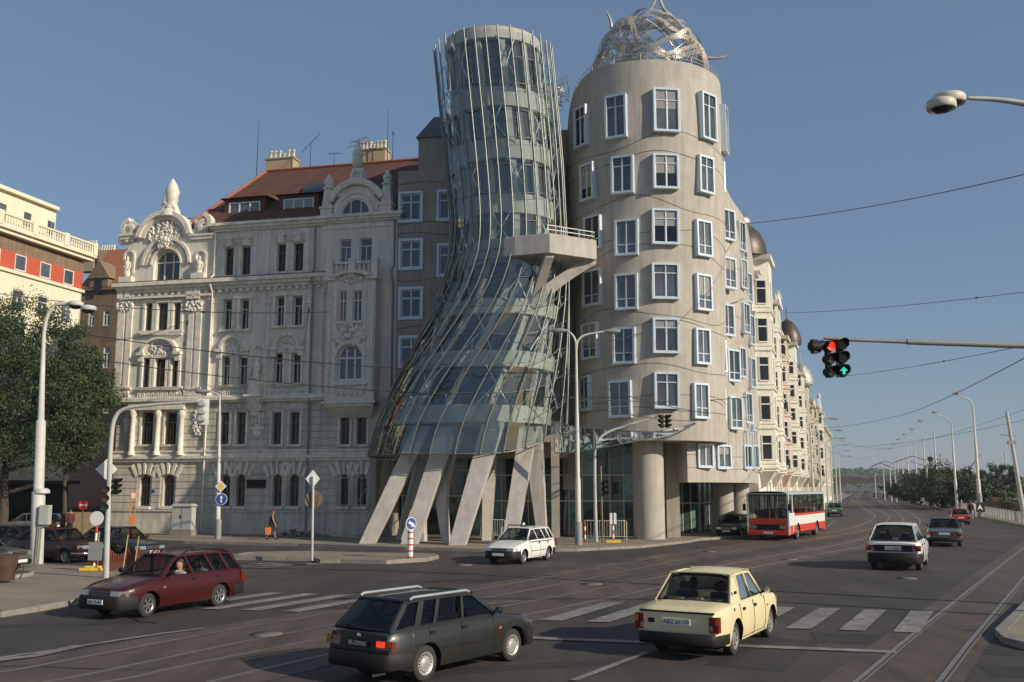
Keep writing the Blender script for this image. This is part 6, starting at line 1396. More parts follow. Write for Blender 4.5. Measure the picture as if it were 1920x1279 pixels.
# ---- row along the embankment ----
E1 = Vector((19.0, 74.9)); e_ = EMB
def emb_house(idx, s0, wd, ht, wallm, trimm, label, bays, dome=None, gable=False, floors=5):
    o = E1+e_*s0; ang = math.degrees(math.atan2(e_.y, e_.x)); F = Frame(o.x, o.y, ang)
    root = thing('apartment_building', label, 'building', (o.x, o.y, 0), F.a, 'tall houses along the embankment')
    b = MB(); fh = (ht-4.6)/floors; rr = random.Random(idx); ops = []; n = max(2, int(wd/2.6)); cw = wd/n
    for k in range(n):
        x = cw*(k+.5)
        if any(a-.2 < x < c+.2 for a, c, _ in bays): continue
        for f in range(floors): z = 4.6+f*fh; ops.append(dict(u0=x-.55, u1=x+.55, z0=z+.7, z1=z+fh-.55, dep=.25))
        ops.append(dict(u0=x-.6, u1=x+.6, z0=1.1, z1=3.6, dep=.25, arch=.4))
    wall_open(b, 0, wd, 0, ht, ops); b.quad((0,14,0),(0,0,0),(0,0,ht),(0,14,ht)); b.quad((wd,0,0),(wd,14,0),(wd,14,ht),(wd,0,ht))
    b.build('front_wall', wallm, root)
    t = MB(); cornice(t, 0, wd, ht-.5, [(0,.2,.3),(.2,.45,.6),(.45,.6,.75)], ends=False); cornice(t, 0, wd, 4.3, [(0,.2,.2),(.2,.4,.32)], ends=False); cornice(t, 0, wd, ht-fh-.4, [(0,.2,.2),(.2,.35,.3)], ends=False); t.box(0, wd, -.12, 0, 0, 1.0)
    for o_ in ops:
        if o_['z0'] > 4: t.box(o_['u0']-.16, o_['u0'], -.1, 0, o_['z0'], o_['z1']); t.box(o_['u1'], o_['u1']+.16, -.1, 0, o_['z0'], o_['z1']); t.box(o_['u0']-.25, o_['u1']+.25, -.22, 0, o_['z1']+.04, o_['z1']+.26); t.box(o_['u0']-.2, o_['u1']+.2, -.2, 0, o_['z0']-.15, o_['z0']-.01)
    for k in range(n+1): t.box(max(0, cw*k-.12), min(wd, cw*k+.12), -.09, 0, 4.8, ht-fh-.5)
    t.build('facade_trim', trimm, root)
    for o_ in ops: win(root, o_, style='t', fm=M['winwhite'], fw=.08)
    for bi, (a, c, dp) in enumerate(bays):
        q = MB(); za, zb_ = 4.4, ht-fh*.2+(1.8 if dome and bi == 0 else 0); m_ = (a+c)/2; pts = [(a, 0), (a+.55, -dp), (c-.55, -dp), (c, 0)]
        for f in range(floors):
            z0_, z1_ = (za if f == 0 else 4.6+f*fh), (zb_ if f == floors-1 else 4.6+(f+1)*fh); oz0, oz1 = 4.6+f*fh+.7, 4.6+(f+1)*fh-.5
            wall_open(q, a+.55, c-.55, z0_, z1_, [dict(u0=m_-.62, u1=m_+.62, z0=oz0, z1=oz1, dep=.2)], y=-dp)
            win(root, dict(u0=m_-.62, u1=m_+.62, z0=oz0, z1=oz1, dep=.2), y=-dp, style='t', fm=M['winwhite'], pm=M['panedk'], fw=.08)
            for s_, (p, r) in enumerate(((pts[0], pts[1]), (pts[2], pts[3]))):
                q.quad((*p,z0_),(*r,z0_),(*r,z1_),(*p,z1_))
                P0, R0_ = Vector(p).lerp(Vector(r), .22), Vector(p).lerp(Vector(r), .78); nn = Vector((-(R0_-P0).y, (R0_-P0).x)).normalized()*-.015
                g = MB(); fm_ = MB(); A_, B_ = P0-nn*-1, R0_-nn*-1
                g.quad((A_.x,A_.y,oz0),(B_.x,B_.y,oz0),(B_.x,B_.y,oz1),(A_.x,A_.y,oz1))
                zt_ = lerp(oz0, oz1, .65); A2, B2 = P0+nn*2.2, R0_+nn*2.2
                for u, v in (((A2.x,A2.y,oz0),(A2.x,A2.y,oz1)),((B2.x,B2.y,oz0),(B2.x,B2.y,oz1)),((A2.x,A2.y,oz0),(B2.x,B2.y,oz0)),((A2.x,A2.y,oz1),(B2.x,B2.y,oz1)),((A2.x,A2.y,zt_),(B2.x,B2.y,zt_))): fm_.bar(u, v, .09, .09)
                fo = fm_.build('window', M['winwhite'], root); g.build('pane', M['panedk'], fo)
            z = 4.6+f*fh
            for p, r in zip(pts, pts[1:]): q.bar((p[0],p[1],z+.08),(r[0],r[1],z+.08), .22, .16); q.bar((p[0],p[1],z+.42),(r[0],r[1],z+.42), .12, .1)
        q.add([(x, y, za) for x, y in pts]+[(x, y, zb_) for x, y in pts], [(0,1,2,3),(7,6,5,4)])
        q.frustum([(m_-.4,-.3,za-1.2),(m_+.4,-.3,za-1.2),(m_+.4,0,za-1.2),(m_-.4,0,za-1.2)], [(a+.4,-dp+.1,za),(c-.4,-dp+.1,za),(c,0,za),(a,0,za)])
        q.box(a-.1, c+.1, -dp-.25, 0, zb_, zb_+.35)
        pass
        if dome and bi == 0:
            if idx == 1:
                d = MB(); q.box(.05, 3.9, .02, 4, zb_-2.5, zb_+.4); d.lathe([(2.2,0),(2.22,.5),(2.1,1.2),(1.75,2.0),(1.15,2.6),(.5,2.95),(.05,3.05)], (1.7, 1.0, zb_+.35), 22); d.build('dome', dome, root); q.build('oriel_bay', wallm, root); continue
            d = MB(); rd_ = (c-a)/2*.85; d.lathe([(rd_,0),(rd_*1.02,.5),(rd_*.93,1.2),(rd_*.72,2.0),(rd_*.42,2.6),(rd_*.12,2.9),(.06,3.1),(.05,4.3)], (m_, -dp*.3, zb_+.3), 18); d.build('dome', dome, root)
        q.build('oriel_bay', wallm, root)
        if bi: d = MB(); baluster_row(d, a, c, zb_+.35, .9, -dp-.1); d.build('balustrade', trimm, root)
        for f in range(0, floors, 2):                      # balconies beside the bays
            z = 4.6+f*fh+.3; x = a-1.5 if bi == 0 and a > 1.6 else c+1.2
            if x < .9 or x > wd-.9: continue
            d = MB(); d.box(x-.85, x+.85, -.95, 0, z-.12, z); d.box(x-.85, x+.85, -.97, -.93, z+.92, z+.97, 1)
            for k in range(12): xx = lerp(x-.83, x+.83, k/11); d.box(xx-.012, xx+.012, -.96, -.94, z, z+.92, 1)
            for k in range(5): yy = lerp(-.9, -.1, k/4); d.box(x-.85, x-.83, yy-.012, yy+.012, z, z+.95, 1); d.box(x+.83, x+.85, yy-.012, yy+.012, z, z+.95, 1)
            d.build('balcony', [trimm, M['wire']], root)
    r = MB(); r.add([(0,-.2,ht+.1),(wd,-.2,ht+.1),(wd,4.5,ht+3.6),(0,4.5,ht+3.6),(wd,14,ht),(0,14,ht)], [(0,1,2,3),(3,2,4,5),(0,3,5),(1,4,2)]); r.build('roof', M['tile'] if idx % 2 else M['greyroof'], root)
    if gable:
        d = MB(); c = wd*.55; d.prism([(c-2.6,ht+.1),(c+2.6,ht+.1),(c+2.1,ht+1.5),(c+1.1,ht+2.6),(c,ht+3.6),(c-1.1,ht+2.6),(c-2.1,ht+1.5)], -.3, .3); d.arch(c, ht+1.0, .7, .95, -.4, -.28); d.lathe([(.2,0),(.35,.3),(.1,.8),(.02,1.2)], (c,0,ht+3.5), 8); d.build('gable', trimm, root)
    return root
ivory = mat('ivory_stucco', (.74,.71,.62), .85, .07, 1, .2, 16, streak=.15); ivt = mat('ivory_trim', (.76,.73,.65), .8, .08, 2, .2, 14, streak=.12)
peach = mat('peach_stucco', (.66,.56,.47), .85, .07, 1, .2, 16, streak=.15); ochre = mat('ochre_stucco', (.56,.52,.42), .85, .1, 1, .2, 16, streak=.25)
cop = mat('dark_copper_dome', (.09,.07,.06), .45, .25, 3, metal=.4); cop2 = mat('pale_zinc_dome', (.40,.40,.36), .5, .15, 3, metal=.3)
emb_house(1, 0.3, 17, 20.2, ivory, ivt, 'ivory corner house with round dark dome next to the concrete tower', [(.8,4.6,1.3),(11.2,14.8,1.1)], cop)
emb_house(2, 17.4, 14, 18.6, peach, ivt, 'peach house with stepped gable second beyond the concrete tower', [(5.5,9.0,1.0)], None, True)
emb_house(3, 31.6, 24, 17.6, ivory, ivt, 'cream house with small dark dome third along the embankment row', [(2.0,5.6,1.2),(16,19.6,1.2)], cop)
emb_house(4, 55.8, 26, 15.4, ochre, ivt, 'weathered ochre house with pale zinc dome fourth along the embankment', [(2.5,6.2,1.2),(17,20.6,1.2)], cop2, True)
emb_house(5, 82, 30, 17.0, ochre, ochre, 'dull ochre house fifth along the embankment row', [(9,12.6,1.0)], None, False, 4)
emb_house(6, 112, 30, 17.8, ivory, ivt, 'pale house sixth along the embankment row', [(3,6.6,1.0)], None, True, 4)
emb_house(7, 142, 50, 16.5, peach, ivt, 'farthest low house closing the embankment row', [], None, False, 4)
# ---- railway bridge far away ----
b = MB(); A_, B_ = at(1553, 902, 620), at(1700, 899, 620)
for k in range(22):
    p, q = A_.lerp(B_, k/22), A_.lerp(B_, (k+1)/22); h0, h1 = 5.5+2*math.sin(math.pi*(k % 11)/11), 5.5+2*math.sin(math.pi*((k+1) % 11)/11) if (k+1) % 11 else 5.5
    b.bar(p-Vector((0,0,1)), q-Vector((0,0,1)), 3, 2.2); b.bar(p+Vector((0,0,h0-5)), q+Vector((0,0,h1-5)), 1, .8); b.bar(p-Vector((0,0,1)), p+Vector((0,0,h0-5)), .8, .8); b.bar(p-Vector((0,0,1)), q+Vector((0,0,h1-5)), .5, .5)
tag(b.build('railway_bridge', mat('rust_red_ironwork', (.06,.035,.03), .8)), 'long rust red railway bridge crossing below the far hill', 'bridge')
# ---- quay wall and lower embankment at right ----
b = MB(); 
for k in range(40):
    t0, t1 = -50+k*12, -38+k*12; p, q = Vector(er(t0, 7.5)), Vector(er(t1, 7.5)); b.bar((p.x,p.y,.55),(q.x,q.y,.55), .5, 1.1)
tag(b.build('quay_wall', M['brownwall']), 'low brown stone quay wall behind the right railing', 'wall')
p = at(1868, 948, 175); b = MB(); b.box(p.x-4, p.x+25, p.y, p.y+10, 0, 1.5)
for k in range(8): b.box(p.x-4+k*3.6, p.x-3.6+k*3.6, p.y-.4, p.y, 0, 1.5)
for k in range(14): b.box(p.x-4+k*2.1, p.x-3+k*2.1, p.y-.2, p.y+.4, 1.5, 2.0)
b.box(p.x-4.3, p.x+25, p.y-.5, p.y+.2, 1.1, 1.35)
tag(b.build('stone_bridge_head', mat('sooty_stone', (.17,.135,.10), .9, .25, .6, .4, 8)), 'sooty stone bridge parapet beyond the trees at right', 'bridge')

# ================= STREET FURNITURE =================
def pole_lamp(name, label, base, ztop, arm_pts, heads, r=(.17,.07), m=None, sleeve=None, group=None, head_style='cobra', lean=0.0):
    root = thing(name, label, 'street lamp', (base[0], base[1], 0), 0, group); m = m or M['galv']
    z0 = .1; b = MB(); b.lathe([(r[0], z0), (r[0], lerp(z0, ztop, .33)), (r[0]*.78, lerp(z0, ztop, .335)), (r[0]*.74, lerp(z0, ztop, .66)), (lerp(r[0], r[1], .75), lerp(z0, ztop, .665)), (r[1], ztop)], (0,0,0), 16); b.v = [(x+lean*(z/ztop), y, z) for x, y, z in b.v]; b.build('pole', m, root)
    if sleeve: s = MB(); s.lathe([(r[0]*1.35, .05), (r[0]*1.3, sleeve), (r[0]*1.02, sleeve+.08)], (0,0,0), 16); s.build('base_sleeve', M['polegrey'], root)
    for k, (ap, hpos) in enumerate(zip(arm_pts, heads)):
        P = smooth_path([Vector(p) for p in ap], 5); a = MB(); a.tube(P, [lerp(r[1], r[1]*.7, i/(len(P)-1)) for i in range(len(P))], 8); a.build('arm', m, root)
        d = (P[-1]-P[-3]); d.z = 0; d = d.normalized(); h = MB(); c = Vector(hpos)
        if head_style == 'cobra':
            h.tube([c-d*.1, c+d*.12, c+d*.4, c+d*.7, c+d*.85], [.05,.11,.15,.13,.04], 8)
            h.build('lamp_head', M['polegrey'], root)
        else:
            h.lathe([(.02,.12),(.2,.11),(.27,.05),(.28,-.05),(.25,-.09)], (c.x, c.y, c.z), 20, 0, sx=1.15); ho = h.build('lamp_head', M['polelt'], root); g = MB(); g.lathe([(.24,-.08),(.22,-.14),(.12,-.2),(.01,-.22)], (c.x, c.y, c.z), 18, 0, sx=1.15); g.build('lamp_glass', M['panedk'], ho)
    return root
# tall pale lamp post at left
bx = G(68, 1064); Y = bx[1]; zt = Zp(640, Y); w2 = lambda px, py: tuple(at(px, py, Y)-Vector((bx[0], bx[1], 0)))
l1 = pole_lamp('street_lamp', 'thick pale lamp post with curved arm and twin heads beside the tree at left', bx, w2(81,655)[2], [[w2(81,656), w2(83,620), w2(90,590), w2(106,571), w2(135,569), w2(150,571)], [w2(106,571), w2(135,570), w2(163,578)]], [w2(142,570), w2(166,578)], (.25,.085), M['polelt'], head_style='disc', lean=w2(81,655)[0])
l1.location.z = 0
b = MB(); q = w2(86, 950); b.box(q[0]-.08, q[0]+.28, -.36, -.05, Zp(983, Y)+.0, Zp(947, Y)); b.build('switch_box', M['galv'], l1)
b = MB(); [b.tube([(.06+k*.07, -.27, .1), (.08+k*.07, -.27, Zp(983, Y))], .028, 6) for k in range(3)]; b.build('conduit', M['polegrey'], l1)
b = MB(); b.lathe([(.3,0),(.3,.12),(.2,.2)], (0,0,Zp(925, Y)), 14); b.build('collar', M['polelt'], l1)
# lamp post with two arms before the glass tower
bx = G(1085, 1026); Y = bx[1]; w2 = lambda px, py: tuple(at(px, py, Y)-Vector((bx[0], bx[1], 0)))
l2 = pole_lamp('street_lamp', 'tall white lamp post with two arms standing between the two towers', bx, w2(1080,650)[2], [[w2(1080,655), w2(1079,640), w2(1073,628), w2(1062,620), w2(1052,618)], [w2(1080,655), w2(1084,638), w2(1098,628), w2(1130,622), w2(1150,617)]], [w2(1062,620), w2(1135,621)], (.15,.07), M['polelt'], sleeve=1.25, lean=w2(1080,655)[0])
# grey lamp before the white house carrying two signs
bx = G(408, 1015); Y = bx[1]; w2 = lambda px, py: tuple(at(px, py, Y)-Vector((bx[0], bx[1], 0)))
l3 = pole_lamp('street_lamp', 'slim grey lamp post with priority and arrow signs in front of the white building', bx, w2(412,745)[2], [[w2(412,748), w2(411,742), w2(400,736), w2(385,731)]], [w2(392,734)], (.14,.06), M['polelt'], sleeve=1.2, lean=w2(412,748)[0])
def diamond_sign(name, label, c, s, colr, nrm_z, m_in=None, back=False, group=None):
    root = thing(name, label, 'road sign', c, nrm_z, group); b = MB(); b.prism([(0,-s),(s,0),(0,s),(-s,0)], -.012, .012); b.build('plate', M['signwhite'], root)
    if m_in: p = MB(); q = s*.66; p.prism([(0,-q),(q,0),(0,q),(-q,0)], -.016, -.0125); p.build('face', m_in, root)
    return root
q = at(416, 912, Y); diamond_sign('priority_road_sign', 'white and yellow diamond sign on the slim grey lamp post', (q.x, q.y-.2, q.z), .34, None, 0, M['signyel'])
def round_sign(name, label, c, r, m, rz=0, marks=None, rim=None):
    root = thing(name, label, 'road sign', c, rz); b = MB(); b.disc((0,0,0), r, (0,1,0), 28, 0, .03); b.build('plate', rim or M['signwhite'], root); f = MB(); f.disc((0,-.018,0), r*.92, (0,1,0), 28, 0, .008); f.build('face', m, root)
    if marks: k = MB(); marks(k, r); k.build('symbol', M['signwhite'], root)
    return root
def arrow_up(k, r): k.box(-r*.12, r*.12, -.03, -.024, -r*.65, r*.25); k.prism([(-r*.32, r*.2),(r*.32, r*.2),(0, r*.68)], -.03, -.024)
q = at(417, 936, Y); round_sign('one_way_arrow_sign', 'round blue sign with white upward arrow under the yellow diamond', (q.x, q.y-.2, q.z), .34, M['blue'], 0, arrow_up)
# left traffic signal gantry
bx = G(198, 1091); Y = bx[1]; w2 = lambda px, py: tuple(at(px, py, Y)-Vector((bx[0], bx[1], 0)))
r1 = thing('signal_gantry', 'curved grey signal post reaching right over the lane near the dark red estate', 'traffic signal', (bx[0], bx[1], 0))
b = MB(); P = smooth_path([(0,0,.1), w2(201,1000), w2(205,900), w2(208,830), w2(215,785), w2(236,766), w2(290,759), w2(345,755), w2(375,753)], 6); b.tube(P, [lerp(.10, .045, i/(len(P)-1)) for i in range(len(P))], 12); b.build('pole', M['galv'], r1)
def signal_unit(parent, c, rz, lit=None, back=False, n=3, r=.1, lens=(0,0,0), flag=None):
    """three-lens head; front faces -y before rz"""
    h = MB(); u = MB()
    for k in range(n):
        z = (n-1-2*k)/2*r*2.7; h.tube([(0,-.06,z),(0,.16,z)], [r*1.16, r*.9], 14); v = []
        for j in range(13): t = math.radians(-20+220*j/12); v += [(r*1.12*math.cos(t), -.06, z+r*1.12*math.sin(t)), (r*1.12*math.cos(t), -.06-r*1.9*(.45+.55*math.sin(max(0,min(math.pi,t)))), z+r*1.12*math.sin(t))]
        h.add(v, [(2*j, 2*j+1, 2*j+3, 2*j+2) for j in range(12)])
    h.box(-r*.5, r*.5, .0, .12, -n*r*1.3, n*r*1.3); o = h.build('signal_head', M['black'], parent, loc=c); o.rotation_euler = (0, 0, rz)
    for k in range(n):
        z = (n-1-2*k)/2*r*2.7; l = MB(); l.disc((0,-.065,z), r*.98, (0,1,0), 18, 0, .012); lit_ = lit and lit[0] == k
        lo = l.build('lens', (lit[1] if lit_ else [M['lensr'], M['lensa'], M['lensg']][min(k, 2)]) if not (lit_ and flag) else M['black'], o)
        if lit_ and flag:
            a = MB(); a.box(-r*.28, r*.28, -.078, -.072, z-r*.75, z+r*.0); a.prism([(-r*.85, z-r*.05),(r*.85, z-r*.05),(0, z+r*.8)], -.078, -.072); a.build('arrow', lit[1], o)
    return o
M['lensr'] = mat('dark_red_lens', (.05,.006,.005), .2); M['lensa'] = mat('dark_amber_lens', (.05,.025,.005), .2); M['lensg'] = mat('dark_green_lens', (.005,.03,.02), .2)
signal_unit(r1, Vector(w2(205, 935))+Vector((-.12,-.12,0)), .6, None, r=.11); signal_unit(r1, Vector(w2(214, 912))+Vector((.12,-.05,0)), 1.3, None, r=.07)
b = MB(); c = Vector(w2(381, 771)); b.box(c.x-.2, c.x+.2, c.y-.03, c.y, c.z-.46, c.z+.42); bo = b.build('backing_board', M['signwhite'], r1); 
b = MB(); [b.tube([(c.x,c.y-.04,c.z+k*.26),(c.x,c.y-.28,c.z+k*.26)], [.13,.1], 12) for k in (-1,0,1)]; b.build('signal_back', M['galv'], r1)
q = at(200, 880, Y+.3); o = diamond_sign('road_sign', 'bare back of a diamond sign on the curved signal post at left', (q.x, q.y, q.z), .36, None, .15, back=True)
# sign post on the traffic island
bx = G(585, 1049, .15); Y = bx[1]; w2 = lambda px, py: tuple(at(px, py, Y)-Vector((bx[0], bx[1], 0)))
r2 = thing('sign_post', 'slender post on the traffic island with pale diamond above a wrapped octagon', 'road sign', (bx[0], bx[1], 0))
b = MB(); b.tube([(0,0,.1), w2(587,893)], .055, 10); b.build('pole', M['galv'], r2)
c = Vector(w2(586, 898)); b = MB(); s = .38; b.prism([(c.x,c.z-s),(c.x+s*.8,c.z),(c.x,c.z+s),(c.x-s*.8,c.z)], c.y+.04, c.y+.06); b.build('diamond_plate', M['signwhite'], r2)
c = Vector(w2(587, 937)); b = MB(); s = .38; rr = random.Random(4); ring = [(c.x+s*rr.uniform(.92,1.05)*math.cos(math.pi*(k+.5)/8*1), c.z+s*rr.uniform(.92,1.05)*math.sin(math.pi*(k+.5)/8)) for k in range(16)]; b.prism(ring, c.y+.05, c.y+.13)
for k in range(10): b.tube([(c.x+rr.uniform(-.3,.3), c.y+.04, c.z+rr.uniform(-.1,.3)), (c.x+rr.uniform(-.2,.2), c.y+.02, c.z-.5*rr.random())], [.03,.012], 5)
b.build('wrapped_octagon', mat('brown_sacking', (.20,.15,.10), .9, .3, 8, .5, 20), r2)
# red and white keep-right bollard
bx = G(769, 1046, .15); Y = bx[1]; r3 = thing('traffic_bollard', 'red and white banded bollard with blue keep-right disc on the island tip', 'bollard', (bx[0], bx[1], .15), .75)
zt = Zp(994, Y)-.15; b = MB(); nb = 9
for k in range(nb):
    z0, z1 = zt*k/nb, zt*(k+1)/nb; b.lathe([(.12,z0),(.12,z1)], (0,0,0), 16, 1 if k % 2 == 0 and k < 8 else 0, False) if k % 2 else b.lathe([(.12,z0),(.12,z0+(z1-z0)*.5)], (0,0,0), 16, 1, False) or None
    if k % 2 == 0: b.lathe([(.12,z0+(z1-z0)*.5),(.12,z1)], (0,0,0), 16, 0, False)
b.build('body', [M['signwhite'], M['red']], r3)
b = MB(); c = Zp(982, Y)-.15; b.disc((0,-.02,c), .28, (0,1,0), 28, 0, .03); b.disc((0,-.04,c), .25, (0,1,0), 28, 1, .01); b.bar((-.13,-.05,c+.08),(.10,-.05,c-.06), .01, .11, 0, up=(0,0,1)); b.prism([(.18,c-.13),(-.0,c-.14),(.13,c+.04)], -.055, -.048); b.build('keep_right_disc', [M['signwhite'], M['blue']], r3)
# middle signal mast near the canopy
bx = G(1118, 1021); Y = bx[1]; w2 = lambda px, py: tuple(at(px, py, Y)-Vector((bx[0], bx[1], 0)))
r4 = thing('signal_gantry', 'thin grey signal mast whose curved arm reaches right before the concrete tower', 'traffic signal', (bx[0], bx[1], 0))
b = MB(); P = smooth_path([(0,0,.1), w2(1116,950), w2(1115,870), w2(1117,838), w2(1128,818), w2(1150,806), w2(1190,793), w2(1232,781)], 5); b.tube(P, [lerp(.11, .05, i/(len(P)-1)) for i in range(len(P))], 10); b.build('pole', M['galv'], r4)
signal_unit(r4, Vector(w2(1240, 790)), -.9, None, r=.095); signal_unit(r4, Vector(w2(1252, 790)), .9, None, r=.095)
bx = G(1130, 1022); r5 = thing('signal_post', 'rusty short signal post beside the crowd barriers', 'traffic signal', (bx[0], bx[1], 0)); b = MB(); b.tube([(0,0,.1),(-.05,0,4.3)], .05, 8); b.build('pole', M['brownwall'], r5); signal_unit(r5, Vector((.15,-.05,3.1)), .8, None, r=.11)
# foreground mast with overhanging arm at right, only its arm shows in the picture
bx = (17.6, 21.0); r6 = thing('signal_gantry', 'long horizontal signal arm entering from the right with red and green lamps lit', 'traffic signal', (bx[0], bx[1], 0))
W = lambda px, py: tuple(at(px, py, 21.0)-Vector((bx[0], bx[1], 0)))
b = MB(); p0 = W(1590, 637); zA = W(1920, 648)[2]; b.tube([(0,0,0),(0,0,zA+.3)], [.14,.11], 14); b.build('mast', M['polegrey'], r6)
b = MB(); b.tube([(0,0,zA-.02), W(1920,648), W(1700,641)], [.075,.07,.062], 10); b.tube([W(1702,641), p0, W(1545,634)], [.046,.04,.035], 10); b.build('arm', M['polegrey'], r6)
signal_unit(r6, Vector(W(1556, 673)), .3, (0, M['lred']), r=.105); signal_unit(r6, Vector(W(1579, 671)), .0, (2, M['lgreen']), r=.108, flag=True); signal_unit(r6, Vector(W(1531, 650)), 1.9, None, n=1, r=.12)
b = MB(); b.tube([W(1568,636), W(1570,708)], .02, 6); b.tube([W(1540,638), W(1560,650)], .02, 6); b.build('bracket', M['black'], r6)
# twin-headed lamp entering at upper right
bx = (17.9, 24.0); W = lambda px, py: tuple(at(px, py, 24.0)-Vector((bx[0], bx[1], 0))); r7 = thing('street_lamp', 'twin oval lamp heads on a curved arm entering at the upper right', 'street lamp', (bx[0], bx[1], 0))
b = MB(); P = smooth_path([(0,0,0), (0,0,5), (0,0,W(0,330)[2]), W(2110,240), W(2000,210), W(1925,195), W(1870,187), W(1815,184)], 5); b.tube(P, [lerp(.16, .05, i/(len(P)-1)) for i in range(len(P))], 12); b.build('pole', M['galv'], r7)
for px, py, r_ in ((1787,180,.40),(1760,201,.35)):
    c = Vector(W(px, py)); c.y += .25 if px > 1770 else -.15; b = MB(); b.lathe([(r_*.5,.15),(r_*.93,.11),(r_*1.0,.07),(r_*1.02,-.09),(r_*.95,-.12)], tuple(c), 26, 0, sx=1.05); o = b.build('lamp_head', M['beige'], r7)
    g = MB(); g.lathe([(r_*.78,-.12),(r_*.7,-.15),(r_*.4,-.21),(.01,-.22)], tuple(c), 24, 0, sx=1.05); g.build('lamp_glass', M['panedk'], o)
# right-hand row of lamps along the embankment
def far_lamp(i, px, pyt, pxh, pyh):
    Y = [104,137,151,171,192,212,240,268][i]; t = at(px, pyt, Y); h = at(pxh, pyh, Y); lb = ['tall lamp post nearest the right-hand railing in the row','second tall lamp post along the railing, over the dark trees','third lamp post along the railing, rising from the trees','fourth lamp post in the railing row','fifth lamp post in the railing row','sixth, small lamp post in the railing row','seventh, very small lamp post far along the railing','last tiny lamp post far along the railing'][i]
    w = [(0,0,t.z-.9), (-(t.x-h.x)*.12,0,t.z-.25), (-(t.x-h.x)*.45,0,t.z+.1), (h.x-t.x,0,h.z)]
    return pole_lamp('street_lamp', lb, (t.x, t.y), t.z-.85, [w], [(h.x-t.x+.75,0,h.z)], (.2,.09), M['polelt'], sleeve=2.5 if i == 0 else None, group='lamps along the right-hand railing')
for i, a in enumerate([(1823,748,1788,738),(1783,783,1748,773),(1750,800,1722,789),(1730,813,1706,804),(1714,823,1692,815),(1700,832,1681,824),(1690,840,1673,833),(1682,847,1667,841)]): far_lamp(i, *a)
bx = at(1919, 940, 88); r = thing('street_lamp', 'leaning grey catenary mast cut by the right picture edge', 'pole', (bx.x, bx.y, 0)); b = MB(); b.tube([(0,0,0), (-.9,0,Zp(772, 88))], [.22,.13], 10); b.build('pole', M['galv'], r); b = MB(); b.bar((-1.6,0,Zp(815,88)),(-.3,0,Zp(818,88)), .08, .1); b.bar((-1.0,0,Zp(830,88)),(-.3,0,Zp(829,88)), .3, .3); b.build('crossarm', M['polegrey'], r)
bx = at(1888, 900, 260); b = MB(); b.tube([(bx.x,bx.y,0),(bx.x,bx.y,Zp(845,260))], [.3,.15], 6); tag(b.build('street_lamp', M['polelt']), 'thin pale pole before the poplars at far right', 'pole')
# left-row lamps by the houses (catenary masts)
for i, (s, lb) in enumerate(((22,'catenary mast before the peach house'),(42,'catenary mast before the domed cream house'),(62,'catenary mast before the ochre house'),(84,'catenary mast beyond the ochre house, smaller'),(110,'catenary mast far down the left kerb'),(140,'farthest catenary mast on the left kerb'))):
    p = E1+EMB*s+RGT*3.0; r = thing('catenary_mast', lb, 'pole', (p.x, p.y, 0), 0, 'catenary masts on the left kerb'); b = MB(); b.tube([(0,0,.1),(0,0,9.5)], [.14,.09], 8); b.build('pole', M['polelt'], r)
    b = MB(); b.tube([(0,0,9.2),(1.0,.0,9.8),(2.0,-.2,9.85)], .04, 6); b.tube([(2.0,-.2,9.85),(2.7,-.3,9.8)], [.14,.08], 6); b.build('lamp_arm', M['polegrey'], r)
for i, (px, pyt, Y) in enumerate(((1656,880,250),(1668,872,230),(1677,868,215),(1640,890,300),(1736,860,150))):
    t = at(px, pyt, Y); r = thing('catenary_mast', ['catenary mast left of the far estate','second catenary mast in the middle distance','third catenary mast in the middle distance','smallest catenary mast near the bridge','catenary mast with a curved bracket before the trees'][i], 'pole', (t.x, t.y, 0), 0, 'catenary masts right of the tracks'); b = MB(); b.tube([(0,0,0),(0,0,t.z)], [.18,.12], 8); b.build('pole', M['polelt'], r); b = MB(); b.tube([(0,0,t.z-.3),(-2,0,t.z+.4),(-5,0,t.z-.6)], .06, 5); b.tube([(0,0,t.z-1.2),(-2.5,0,t.z-.4)], .04, 5); b.build('bracket_arm', M['wire'], r)
# ---- railing along the right pavement ----
rail = thing('railing', 'pale post and rail fence along the right-hand pavement edge', 'fence', (*er(-70, .6), 0))
o0 = Vector((*er(-70, .6), 0))
for k in range(96):
    t = -70+k*2.05; p = Vector((*er(t, .6), 0))-o0; b = MB(); tall = k % 9 == 4 and t > 0; h = 1.5 if tall else 1.05; b.frustum([p+Vector((x*.07,y*.07,.1)) for x, y in ((-1,-1),(1,-1),(1,1),(-1,1))], [p+Vector((x*.05,y*.05,h)) for x, y in ((-1,-1),(1,-1),(1,1),(-1,1))]); b.build('post', M['galv'], rail)
b = MB(); p, q = Vector((*er(-70, .6), 0))-o0, Vector((*er(125, .6), 0))-o0; b.tube([p+Vector((0,0,.98)), q+Vector((0,0,.98))], .035, 6); b.build('top_rail', M['galv'], rail)
b = MB(); n = 420
for k in range(n): c = p.lerp(q, k/n); b.box(c.x-.012, c.x+.012, c.y-.012, c.y+.012, .15, .95)
b.build('bars', M['polegrey'], rail)
